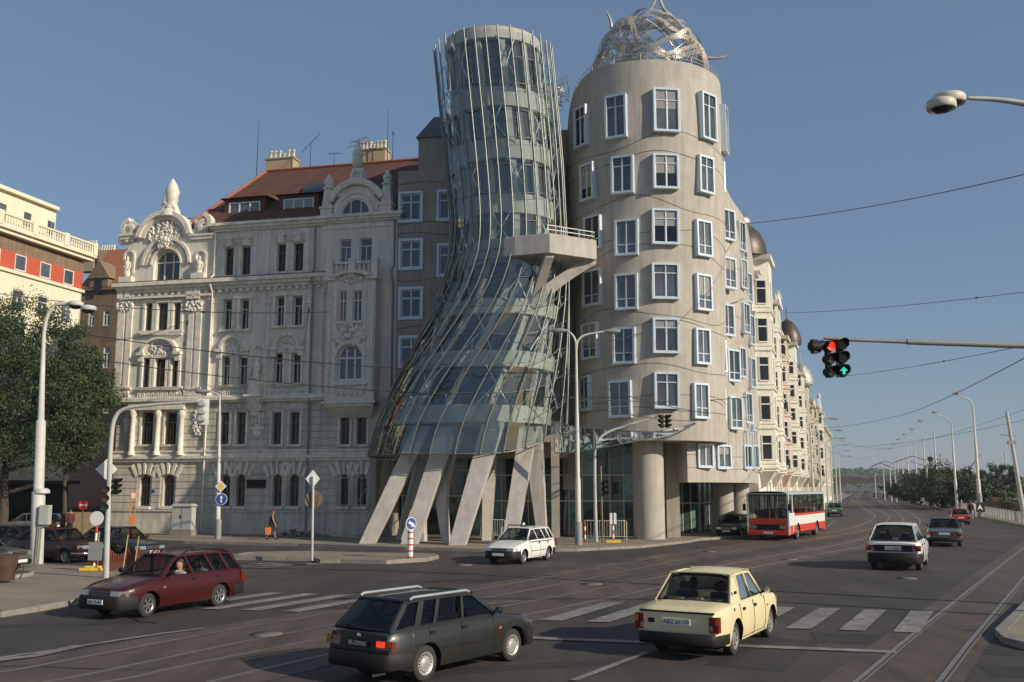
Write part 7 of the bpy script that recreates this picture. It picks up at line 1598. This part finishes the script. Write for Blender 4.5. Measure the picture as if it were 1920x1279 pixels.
# ---- overhead wires ----
def wire(label, a, c, sag=.4, r=.022, n=12, ins=()):
    A_, C_ = Vector(a), Vector(c); P = [A_.lerp(C_, k/n)-Vector((0,0,sag*4*(k/n)*(1-k/n))) for k in range(n+1)]; b = MB(); b.tube(P, r, 5)
    for f in ins: q = A_.lerp(C_, f); q.z -= sag*4*f*(1-f); d = (C_-A_).normalized(); b.tube([q-d*.18, q, q+d*.18], [.03,.08,.03], 6)
    tag(b.build('overhead_wire', M['wire']), label, 'wire', 'overhead span wires')
wire('span wire from the concrete tower to the upper right edge', at(1395,420,62), at(1960,318,40), .3)
wire('span wire crossing under the first at the right', at(1470,587,100), at(1980,540,60), .3, ins=(.8,))
wire('long span wire rising to the right behind the signals', at(1545,708,110), at(1960,640,50), .3, ins=(.72,))
wire('trolley wire running towards the far street from upper right', at(1960,650,45), at(1675,782,150), .5, .028, ins=(.3,))
wire('trolley wire from the far street to the houses', at(1675,782,150), at(1545,802,160), .3, .025)
wire('sagging feeder wire left of the far lamps', at(1540,808,150), at(1665,840,190), 1.0, .022)
wire('second sagging wire lower beside the far houses', at(1545,842,170), at(1650,852,230), 1.2, .022)
wire('span wire linking the far lamps at mid height', at(1600,838,170), at(1930,785,110),   .6, .022, ins=(.5,.75))
wire('lower span wire linking the far lamps', at(1640,845,190), at(1930,765,110),   .6, .022)
wire('wire across the white facade at second-floor level', at(-20,548,58), at(620,585,60), .5, .025, ins=(.62,))
wire('wire descending over the white facade to the glass tower', at(-20,596,50), at(1040,700,53), .7, .026)
wire('wire across the white facade below the arches', at(-20,640,52), at(1180,745,54.5), .9, .026)
wire('short stay wire from the facade hook to the wires', at(580,575,61), at(570,650,60), .0, .03, ins=(.1,.9))
wire('stay wire in front of the left windows of the white facade', at(352,600,60), at(345,650,60), .0, .03, ins=(.1,.9))
wire('wire from the left lamp to the white facade corner', at(190,640,50), at(352,600,60), .3, .022)
wire('wire across the concrete tower above the canopy', at(1060,700,53), at(1330,775,55), .3, .022)
wire('second wire across the concrete tower under the lowest windows', at(1060,745,53), at(1400,745,58), .25, .022)
wire('lowest wire running to the tower beside the canopy', at(1085,760,52.4), at(1300,790,55), .15, .02)
wire('long wire crossing the concrete tower at fourth-floor level', at(1100,650,53), at(1395,560,62), .2, .02)
# ---- pavement clutter ----
bx = G(348, 1003, .13); c = thing('electrical_cabinet', 'large grey electrical cabinet on a plinth before the white building', 'cabinet', (bx[0], bx[1]-.5, 0), math.radians(-13)); b = MB(); b.box(-.75,.75,-.3,.3,.12,.5); b.build('plinth', M['kerb'], c); b = MB(); b.box(-.68,.68,-.27,.27,.5,1.95); b.build('body', M['galv'], c); b = MB(); b.frustum([(-.78,-.36,1.95),(.78,-.36,1.95),(.78,.36,1.95),(-.78,.36,1.95)], [(-.6,-.3,2.1),(.6,-.3,2.1),(.6,.3,2.1),(-.6,.3,2.1)]); b.build('lid', M['galv'], c)
b = MB(); [b.box(x, x+.015, -.282, -.27, .55, 1.9) for x in (-.01,)]; b.box(-.1,-.05,-.3,-.27,1.2,1.4); b.box(-.5,-.25,-.28,-.27,1.6,1.7,1); b.box(-.55,-.45,-.28,-.27,1.3,1.42,2); b.build('door_fittings', [M['black'], M['signyel'], M['orange']], c)
bx = (at(143, 990, 66).x, 66); c = thing('timber_kiosk', 'tan timber box beside the no-entry sign', 'kiosk', (bx[0], bx[1], 0)); b = MB(); zt = Zp(961, bx[1]); b.box(-.95,1.0,0,1.2,0,zt); b.build('body', mat('tan_boards', (.30,.22,.12), .8, .15, 3), c); b = MB(); b.box(-.65,-.35,-.02,0,zt-.5,zt-.2); b.build('notice', M['signwhite'], c)
bx = (at(154, 985, 64).x, 64); Y = bx[1]; c = thing('no_entry_sign', 'red no-entry sign with white bar beside the timber kiosk', 'road sign', (bx[0], bx[1], 0)); z = Zp(947, Y); b = MB(); b.tube([(0,0,0),(0,0,z)], .04, 8); b.build('pole', M['galv'], c); b = MB(); b.disc((0,-.05,z), .31, (0,1,0), 26, 0, .02); b.box(-.22,.22,-.07,-.062,z-.05,z+.05,1); b.build('plate', [M['red'], M['signwhite']], c)
bx = G(175, 1077); Y = bx[1]; c = thing('roadworks_sign_post', 'red and white banded post with round white disc on a yellow foot', 'road sign', (bx[0], bx[1], .13)); z1 = Zp(972, Y)-.13; b = MB(); nb = 7
for k in range(nb): b.tube([(.0+.003*k,0,z1*k/nb),(.003*(k+1),0,z1*(k+1)/nb)], .045, 8, k % 2)
b.build('pole', [M['signwhite'], M['red']], c); b = MB(); b.disc((.02,-.06,z1), .26, (.1,1,0), 26, 0, .02); b.build('round_disc', M['signwhite'], c); b = MB(); b.box(-.2,.3,-.09,-.06,z1-1.5,z1-.85); b.build('grey_board', M['polegrey'], c); b = MB(); b.box(-.45,.45,-.25,.25,0,.1); b.box(-.3,.3,-.15,.15,.1,.17); b.build('rubber_foot', M['yellow'], c, bevel=.03)
bx = G(18, 1092, .13); c = thing('planter', 'rusty brown barrel planter standing on the round grass bed', 'planter', (bx[0]-.25, bx[1], .2)); b = MB(); b.lathe([(.36,0),(.42,.4),(.44,.8),(.38,.8),(.37,.7),(.01,.7)], (0,0,0), 20); b.build('barrel', mat('rusty_steel', (.065,.032,.02), .8, .35, 5), c)
b = MB(); b.tube(smooth_path([(.42,0,.3),(.62,0,.55),(.66,0,.3),(.6,-.1,.02)], 4), .02, 6); b.build('loose_hoop', M['wire'], c)
# bus-stop frame in orange, netting and stakes
bx = (at(247, 985, 57.5).x, 57.5); Y = bx[1]; c = thing('stop_frame', 'tall narrow orange frame with small timetable plates by the white wall', 'sign', (bx[0], bx[1], 0)); zt = Zp(921, Y); b = MB(); b.box(-.17,-.12,-.03,.03,0,zt); b.box(.12,.17,-.03,.03,0,zt); b.box(-.12,.12,-.03,.03,zt-.06,zt); b.build('frame', M['orange'], c); b = MB(); b.box(-.12,.12,-.04,-.02,zt-.42,zt-.1); b.build('timetable', M['signwhite'], c); b = MB(); b.box(-.12,.12,-.04,-.02,1.0,1.4); b.build('notice', M['orange'], c)
c0 = Vector(G(232, 1078)); rr = random.Random(2)
net = thing('barrier_netting', 'sagging orange plastic netting around the dug-up corner', 'netting', (c0.x, c0.y, 0)); b = MB(); pts = [(-1.4,.5),(-.6,.1),(0,.3),(.5,-.1),(1.0,.4),(.9,1.5)]
for (x0, y0), (x1, y1) in zip(pts, pts[1:]):
    n = 9
    for k in range(n+1):
        t = k/n; x, y = lerp(x0, x1, t), lerp(y0, y1, t); b.tube([(x,y,.14),(x+rr.uniform(-.04,.04),y,.95-.25*math.sin(math.pi*t))], .016, 4)
    for j in range(9): z = .18+j*.09; b.tube([(lerp(x0,x1,k/4), lerp(y0,y1,k/4), z*(1-.25*math.sin(math.pi*k/4))) for k in range(5)], .016, 4)
b.build('net', mat('net_orange', (.20,.05,.02), .7), net)
for i, (px0, py0, px1, py1) in enumerate(((229,1078,240,1003),(250,1076,260,1006),(182,1064,186,996))):
    g = Vector(G(px0, py0, .13)); t = at(px1, py1, g.y); b = MB(); b.tube([(g.x,g.y,.1), tuple(t)], .022, 7); tag(b.build('stake', mat('faded_stake%d' % i, (.42,.34,.16), .8)), ['yellowish stake leaning at the netting, left of two','yellowish stake leaning at the netting, right of two','short pale stake beside the red and white post'][i], 'stake')
# crowd barriers and fence panels before the glazing
def barrier(px0, px1, py, label, zh=1.1, yo=0):
    a, c_ = Vector((*G(px0, py, .13), 0)), Vector((*G(px1, py, .13), 0)); r = thing('crowd_barrier', label, 'barrier', (a.x, a.y+yo, .13), 0, 'metal barriers on the pavement'); L = (c_-a).x; b = MB()
    b.tube([(0,0,.0),(0,0,zh-.06),(.06,0,zh),(L-.06,0,zh),(L,0,zh-.06),(L,0,0)], .024, 7); b.tube([(0,0,.2),(L,0,.2)], .02, 6); b.build('frame', M['galv'], r); b = MB(); n = max(3, int(L/.14))
    for k in range(1, n): b.tube([(L*k/n,0,.2),(L*k/n,0,zh)], .011, 4)
    b.build('bars', M['galv'], r); b = MB(); [b.tube([(x,-.3,.02),(x,0,.12),(x,.3,.02)], .02, 5) for x in (.15, L-.15)]; b.build('feet', M['galv'], r)
barrier(1120, 1175, 1013, 'metal crowd barrier left of the great round pier'); barrier(882, 946, 1011, 'dark railing panel behind the white taxi', yo=.6); barrier(1096, 1114, 1012, 'short barrier end between lamp post and signal mast')
for i, (px, py, lb) in enumerate(((1097,1018,'small red and white marker post beside the lamp post'),(1150,1017,'white board on a red marker foot before the barrier'))):
    g = Vector(G(px, py, .13)); r = thing('marker_post', lb, 'marker post', (g.x, g.y, .13)); b = MB()
    for k in range(5): b.lathe([(.05,.22*k),(.05,.22*k+.22)], (0,0,0), 10, k % 2, False)
    b.build('body', [M['red'], M['signwhite']], r)
    if i: b = MB(); b.box(-.18,-.04,-.08,-.05,1.0,1.6); b.box(.04,.18,-.08,-.05,1.0,1.6); b.build('plates', M['signwhite'], r); b = MB(); b.box(-.4,.4,-.2,.2,0,.12); b.build('rubber_foot', M['yellow'], r)
# scaffold tubes, sheet and crates at the foot of the white building's right end
g = Vector(G(672, 1003, .13)); r = thing('hoarding', 'dark blue-grey sheeted hoarding against the white wall left of the first leg', 'hoarding', (g.x, g.y-.4, .13), math.radians(-13)); b = MB(); b.box(-1.3,1.0,0,.08,0,1.5); b.build('sheet', M['polegrey'], r); b = MB(); [b.tube([(x,-.1,0),(x,-.05,5.2)], .03, 6) for x in (-1.2,.2,1.0)]; [b.tube([(-1.3,-.1,z),(1.4,-.1,z)], .03, 6) for z in (1.9,3.6)]; b.tube([(-1.2,-.1,.2),(1.0,-.1,3.6)], .025, 6); b.build('scaffold_tubes', M['steel'], r)
for i in range(3):
    g = Vector(G(712+i*10, 1003, .13)); b = MB(); rr = random.Random(i); w_ = .22
    for k in range(4): b.box(g.x-w_, g.x-w_+.05, g.y+.3*k/4, g.y+.3*k/4+.04, .13, 1.2+.1*i)
    for z in (.2, .6, 1.0): b.box(g.x-w_, g.x+w_, g.y, g.y+.03, z, z+.09)
    b.box(g.x+w_-.05, g.x+w_, g.y, g.y+.04, .13, 1.2+.1*i); tag(b.build('timber_crate', M['orange'] if i == 1 else mat('raw_timber%d' % i, (.42,.26,.14), .8)), ['raw timber crate frame leaning behind the first slanted leg, left','orange crate frame in the middle behind the first slanted leg','raw timber crate frame, right, behind the first slanted leg'][i], 'crate', 'crates behind the first leg')
g = Vector(G(965, 975, .13)); 
for i, (px, py, m_, lb) in enumerate(((966,966,'blue','small blue plate fixed across the slanted leg behind the taxi'),)):
    p = at(px, py, 53.6); b = MB(); b.box(p.x-.3, p.x+.3, p.y, p.y+.02, p.z-.07, p.z+.07); tag(b.build('street_plate', M['blue']), lb, 'sign')

p = at(1833, 951, 102); b = MB(); b.box(p.x-.5, p.x+.5, p.y-.5, p.y-.45, p.z-.5, p.z+.5); b.prism([(p.x-.3,p.z-.3),(p.x,p.z+.3),(p.x+.3,p.z-.3),(p.x,p.z-.1)], p.y-.54, p.y-.51, 1); tag(b.build('road_sign', [M['black'], M['signwhite']]), 'square black sign with white arrow on the nearest lamp post of the right row', 'road sign')
p = at(1744, 861, 148); b = MB(); b.disc(tuple(p), .42, (0,1,0), 20, 0, .1); b.tube([tuple(p-Vector((0,0,.4))), (p.x, p.y, 0)], .07, 6); tag(b.build('road_sign', M['black']), 'dark round sign seen against the sky above the riverside trees', 'road sign')
# ================= TREES =================
def tree(name, label, base, H_, R_, trunk_h, seed, leafm, nleaf=9000, ls=.22, sx=1.0, group=None, nclump=60, conical=False, bottom=None):
    rr = random.Random(seed); root = thing(name, label, 'tree', (base[0], base[1], 0), 0, group); b = MB(); tips = []
    b.tube([(0,0,-.1),(.1,0,trunk_h*.5),(-.05,.05,trunk_h),(0,0,H_*.75)], [R_*.07, R_*.055, R_*.045, .05], 9)
    for k in range(9):
        a = rr.uniform(0, 6.28); z0 = rr.uniform(trunk_h*.8, H_*.6); L = R_*rr.uniform(.5, .9); e = (L*math.cos(a), L*math.sin(a), z0+L*rr.uniform(.3, .9)); m_ = (e[0]*.45, e[1]*.45, z0+L*.15); b.tube([(0,0,z0), m_, e], [R_*.03, R_*.02, .03], 6)
        for j in range(2): b.tube([m_, (m_[0]+rr.uniform(-1,1)*R_*.3, m_[1]+rr.uniform(-1,1)*R_*.3, m_[2]+R_*.35)], [.05,.02], 5)
    b.build('trunk', M['bark'], root)
    zb = bottom if bottom is not None else trunk_h*.75; cz = (H_+zb)/2; hz = (H_-zb)/2; cl = []
    while len(cl) < nclump:
        v = Vector((rr.uniform(-1,1), rr.uniform(-1,1), rr.uniform(-1,1)))
        if v.length > 1 or v.length < .35: continue
        k = (1-.9*(v.z+1)/2) if conical else (1 if v.z < .2 else 1-.25*v.z)
        cl.append((Vector((v.x*R_*k*sx, v.y*R_*k, cz+v.z*hz)), rr.uniform(.13, .27)*R_*(.7 if conical else 1)))
    c = MB(); vs = []; fs = []
    for i in range(nleaf):
        p, r = cl[rr.randrange(len(cl))]; d = Vector((rr.gauss(0,1), rr.gauss(0,1), rr.gauss(0,.62))).normalized()*r*rr.random()**.45; q = p+d
        n_ = (d.normalized()*.6+Vector((rr.uniform(-1,1), rr.uniform(-1,1), rr.uniform(-.4,1)))).normalized(); t = n_.orthogonal().normalized(); t.rotate(Matrix.Rotation(rr.uniform(0, 6.28), 3, n_)); u = n_.cross(t); s = ls*rr.uniform(.55, 1.25)
        k = len(vs); vs += [q-t*s*.5, q+u*s*.28, q+t*s*.5, q-u*s*.28]; fs.append((k, k+1, k+2, k+3))
    c.add(vs, fs); c.build('crown', leafm, root); return root
b1 = at(50, 960, 60); tree('acacia_tree', 'broad feathery green tree hiding the cream building, left of the pale lamp', (b1.x-1.5, 60), Zp(562, 60), 5.3, 3.2, 1, M['leaf'], 62000, .17, 1.15, 'street trees at left', 130, bottom=Zp(915, 60))
b1 = at(118, 960, 64); tree('acacia_tree', 'smaller feathery tree drooping beside the white building corner', (b1.x, 64), Zp(612, 64), 2.7, 3.5, 2, M['leaf'], 28000, .17, 1.0, 'street trees at left', 90, bottom=Zp(890, 64))
b1 = at(-60, 960, 70); tree('acacia_tree', 'tree mass cut by the left picture edge behind the broad tree', (b1.x, 70), Zp(575, 70), 6, 3.5, 3, M['leaf'], 20000, .2, 1.0, 'street trees at left', 90, bottom=Zp(900, 70))
for i, (px, top, Y, R_, lb) in enumerate(((1768,866,150,7.2,'large dark round tree behind the second lamp, right'),(1745,880,165,5.5,'dark tree at the left shoulder of the large round tree'),(1726,892,175,4.5,'small dark tree left of the large tree group'),(1796,884,145,5.0,'paler bushy tree at the right of the group'),(1818,893,140,4.2,'low bushy tree beside the nearest lamp'),(1708,897,200,4.0,'small tree at the far left end of the group'),(1690,900,260,5.0,'farthest low tree beside the road end'))):
    p = at(px, 940, Y); tree('riverside_tree', lb, (p.x, Y), Zp(top, Y), R_, 1.6, 20+i, M['leaf2'], 7000, .36, 1, 'dark trees behind the railing', 34, bottom=.6)
for i, (px, top, Y, R_, lb) in enumerate(((1872,868,230,4.6,'broad dark poplar at far right, left of two'),(1884,868,236,3.6,'slimmer poplar touching the broad one'),(1902,874,225,3.4,'pointed poplar nearest the right edge'))):
    p = at(px, 940, Y); tree('poplar_tree', lb, (p.x, Y), Zp(top, Y), R_, 1.5, 40+i, M['leaf2'], 6000, .4, 1, 'poplars at far right', 34, conical=(i == 2), bottom=1.0)
b = MB(); rr = random.Random(77)
for k in range(5200):
    t = rr.uniform(20, 330); o = rr.uniform(9, 26); p = Vector(er(t, o)); z = rr.uniform(0, 2.6)*(.6+.4*math.sin(t*.2)); s = rr.uniform(.3, .7); a = rr.uniform(0, 3.14)
    b.add([(p.x-s*math.cos(a), p.y-s*math.sin(a), z), (p.x, p.y, z+s*.6), (p.x+s*math.cos(a), p.y+s*math.sin(a), z+.1), (p.x, p.y, z-s*.4)], [(0,1,2,3)])
tag(b.build('hedge', M['leaf2']), 'dark scrub and hedge growing behind the quay wall at right', 'hedge', kind='stuff')

# ================= PEOPLE =================
def person(label, loc, heading, h=1.72, pose='walk', top=None, bottom=None, hairm=None, dress=None, lean=0.0, arms=None):
    root = thing('person', label, 'person', loc, heading, 'people on foot'); s = h/1.74
    J = {'pel': (0,0,.93), 'spine': (lean*.3,0,1.12), 'chest': (lean*.7,0,1.32), 'neck': (lean,0,1.48), 'head': (lean+.01,0,1.60), 'crown': (lean,0,1.70)}
    st = .26 if pose == 'walk' else .04
    for y, sg, f in ((.09,'l',1),(-.09,'r',-1)):
        J['hip'+sg] = (0,y,.88); J['kn'+sg] = (f*st*.55+.03,y,.48); J['an'+sg] = (f*st-.02,y,.09); J['to'+sg] = (f*st+.15,y,.04)
        J['sh'+sg] = (lean*.9,y*2.05,1.40)
        aw = -f*st*.7; J['el'+sg] = (lean*.6+aw*.5,y*2.6,1.12); J['wr'+sg] = (lean*.3+aw+.05,y*2.6,.88); J['pa'+sg] = (lean*.3+aw+.08,y*2.55,.80)
    if arms: J.update(arms)
    E_ = [('pel','spine'),('spine','chest'),('chest','neck'),('neck','head'),('head','crown')]
    for sg in 'lr': E_ += [('pel','hip'+sg),('hip'+sg,'kn'+sg),('kn'+sg,'an'+sg),('an'+sg,'to'+sg),('chest','sh'+sg),('sh'+sg,'el'+sg),('el'+sg,'wr'+sg),('wr'+sg,'pa'+sg)]
    Rd = {'pel':.125,'spine':.115,'chest':.135,'neck':.055,'head':.092,'crown':.075,'hip':.095,'kn':.058,'an':.04,'to':.035,'sh':.06,'el':.042,'wr':.03,'pa':.033}
    names = list(J); vs = [Vector(J[k])*s for k in names]; ed = [(names.index(a), names.index(c)) for a, c in E_]; rad = [Rd.get(k, Rd.get(k[:-1], .04))*s for k in names]
    for sg, y in (('l',1),('r',-1)):                        # five fingers on each hand
        pa = Vector(J['pa'+sg])*s; i0 = names.index('pa'+sg)
        for k in range(4): a = len(vs); vs.append(pa+Vector((.024*(1.5-k)*1.0, 0, -.045))*s); rad.append(.009*s); ed.append((i0, a)); vs.append(pa+Vector((.026*(1.5-k), -y*.012, -.085+.006*abs(k-1.5)))*s); rad.append(.008*s); ed.append((a, a+1))
        a = len(vs); vs.append(pa+Vector((.05, -y*.01, -.01))*s); rad.append(.01*s); ed.append((i0, a))
    me = bpy.data.meshes.new('body'); me.from_pydata(vs, ed, []); me.materials.append(M['skin']); o = bpy.data.objects.new('body', me); SC.collection.objects.link(o); o.parent = root
    sk = o.modifiers.new('skin', 'SKIN'); 
    if not me.skin_vertices: bpy.context.view_layer.objects.active = o
    if not me.skin_vertices: me.attributes
    try:
        for i, r_ in enumerate(rad): me.skin_vertices[0].data[i].radius = (r_, r_)
        me.skin_vertices[0].data[0].use_root = True
    except Exception as ex: print('SKIN FAIL', ex)
    sub = o.modifiers.new('sub', 'SUBSURF'); sub.levels = 1; sub.render_levels = 1
    hd_ = Vector(J['head'])*s; b = MB(); b.ball(tuple(hd_+Vector((-.018,0,.045))*s), .105*s, 0, 12, 8, (1,.95,.95)); b.build('hair', hairm or M['hair'], o)
    f = MB(); [f.ball(tuple(hd_+Vector((.088,y,.01))*s), .011*s, 0, 6, 4) for y in (-.03,.03)]; f.box(hd_.x+.085*s, hd_.x+.1*s, -.025*s, .025*s, hd_.z-.055*s, hd_.z-.045*s); f.build('face_features', M['black'], o)
    n = MB(); n.frustum([(hd_.x+.08*s,-.014*s,hd_.z-.03*s),(hd_.x+.118*s,-.01*s,hd_.z-.028*s),(hd_.x+.118*s,.01*s,hd_.z-.028*s),(hd_.x+.08*s,.014*s,hd_.z-.03*s)], [(hd_.x+.08*s,-.006*s,hd_.z+.02*s),(hd_.x+.094*s,-.005*s,hd_.z+.02*s),(hd_.x+.094*s,.005*s,hd_.z+.02*s),(hd_.x+.08*s,.006*s,hd_.z+.02*s)]); n.build('nose', M['skin'], o)
    def ringloft(rings, m, nm):
        b = MB(); n = 14; vs = [((cx+rx*math.cos(2*math.pi*k/n))*s, ry*math.sin(2*math.pi*k/n)*s, z*s) for cx, rx, ry, z in rings for k in range(n)]; b.add(vs, [(j*n+k, j*n+(k+1) % n, (j+1)*n+(k+1) % n, (j+1)*n+k) for j in range(len(rings)-1) for k in range(n)], 0, True); b.build(nm, m, o)
    if dress: ringloft([(0,.24,.24,.46),(0,.20,.21,.7),(0,.175,.2,.92),(lean*.3,.14,.165,1.12),(lean*.7,.15,.19,1.33),(lean*.9,.12,.19,1.42),(lean,.07,.08,1.47)], dress, 'dress')
    else:
        ringloft([(0,.165,.195,.86),(lean*.3,.15,.18,1.1),(lean*.7,.16,.20,1.33),(lean*.9,.125,.2,1.42),(lean,.07,.075,1.475)], top or M['cloth_black'], 'jacket')
        b = MB()
        for sg in 'lr': b.tube([Vector(J['hip'+sg])*s, Vector(J['kn'+sg])*s, Vector(J['an'+sg])*s], [.12*s,.082*s,.07*s], 10)
        b.build('trousers', bottom or M['polegrey'], o)
        b = MB()
        for sg in 'lr': b.tube([Vector(J['sh'+sg])*s, Vector(J['el'+sg])*s, Vector(J['wr'+sg])*s], [.075*s,.058*s,.045*s], 8)
        b.build('sleeves', top or M['cloth_black'], o)
    b = MB()
    for sg in 'lr': a, c = Vector(J['an'+sg])*s, Vector(J['to'+sg])*s; b.tube([a-Vector((.05,0,.045))*s, a+Vector((0.02,0,-.035))*s, c+Vector((.03,0,0))*s], [.045*s,.05*s,.035*s], 8)
    b.build('shoes', M['black'], o); return root
g = G(508, 1011, .13); pw = person('woman in a sleeveless black dress with a red bag walking on the pavement', (g[0], g[1], .13), math.radians(8), 1.68, 'walk', dress=M['cloth_black'], hairm=mat('auburn_hair', (.16,.06,.025), .7), lean=.06)
c = thing('shoulder_bag', 'bright red-orange bag carried low by the woman in black', 'bag', (g[0]-.1, g[1]-.32, .13)); b = MB(); b.frustum([(-.14,-.05,.28),(.14,-.05,.28),(.14,.06,.28),(-.14,.06,.28)], [(-.17,-.06,.68),(.17,-.06,.68),(.17,.06,.68),(-.17,.06,.68)]); b.tube([(-.12,0,.68),(-.02,0,.84),(.1,0,.68)], .012, 5); b.build('body', M['orange'], c)
g = (at(131, 980, 63.5).x, 63.5); person('pedestrian in a dark reddish jacket before the timber kiosk', (g[0], g[1], .0), math.radians(-60), 1.75, 'walk', top=mat('plum_jacket', (.10,.03,.03), .9), bottom=M['cloth_black'])
Yp = 92; 
for i, (px, lb, tp_) in enumerate(((1820,'pedestrian in dark clothes with a pale collar behind the railing',M['cloth_black']),(1825,'pedestrian in a pale shirt just right of the dark-clothed one behind the railing',mat('pale_pink_shirt', (.45,.38,.36), .9)))):
    p = at(px, 952, Yp+i*3); person(lb, (p.x, Yp+i*3, .13), math.radians(80 if i else 250), 1.75, 'walk', top=tp_)
p = at(1729, 925, 158); person('tiny pedestrian in white near the third lamp', (p.x, 158, .13), 1.2, 1.75, 'walk', top=M['signwhite'])

# ================= HAZE =================
hz = MB(); hz.box(-1700, 1900, -55, 1700, -3, 60); ho = hz.build('haze', bpy.data.materials.new('haze_air')); tag(ho, kind='stuff'); ho['label'] = 'thin blue grey air haze over the street'
hm = ho.data.materials[0]; hm.use_nodes = True; hn = hm.node_tree; hn.nodes.clear(); ou = hn.nodes.new('ShaderNodeOutputMaterial'); pv = hn.nodes.new('ShaderNodeVolumePrincipled'); pv.inputs['Density'].default_value = .00015; pv.inputs['Color'].default_value = (.86,.90,.96,1); hn.links.new(pv.outputs[0], ou.inputs['Volume'])
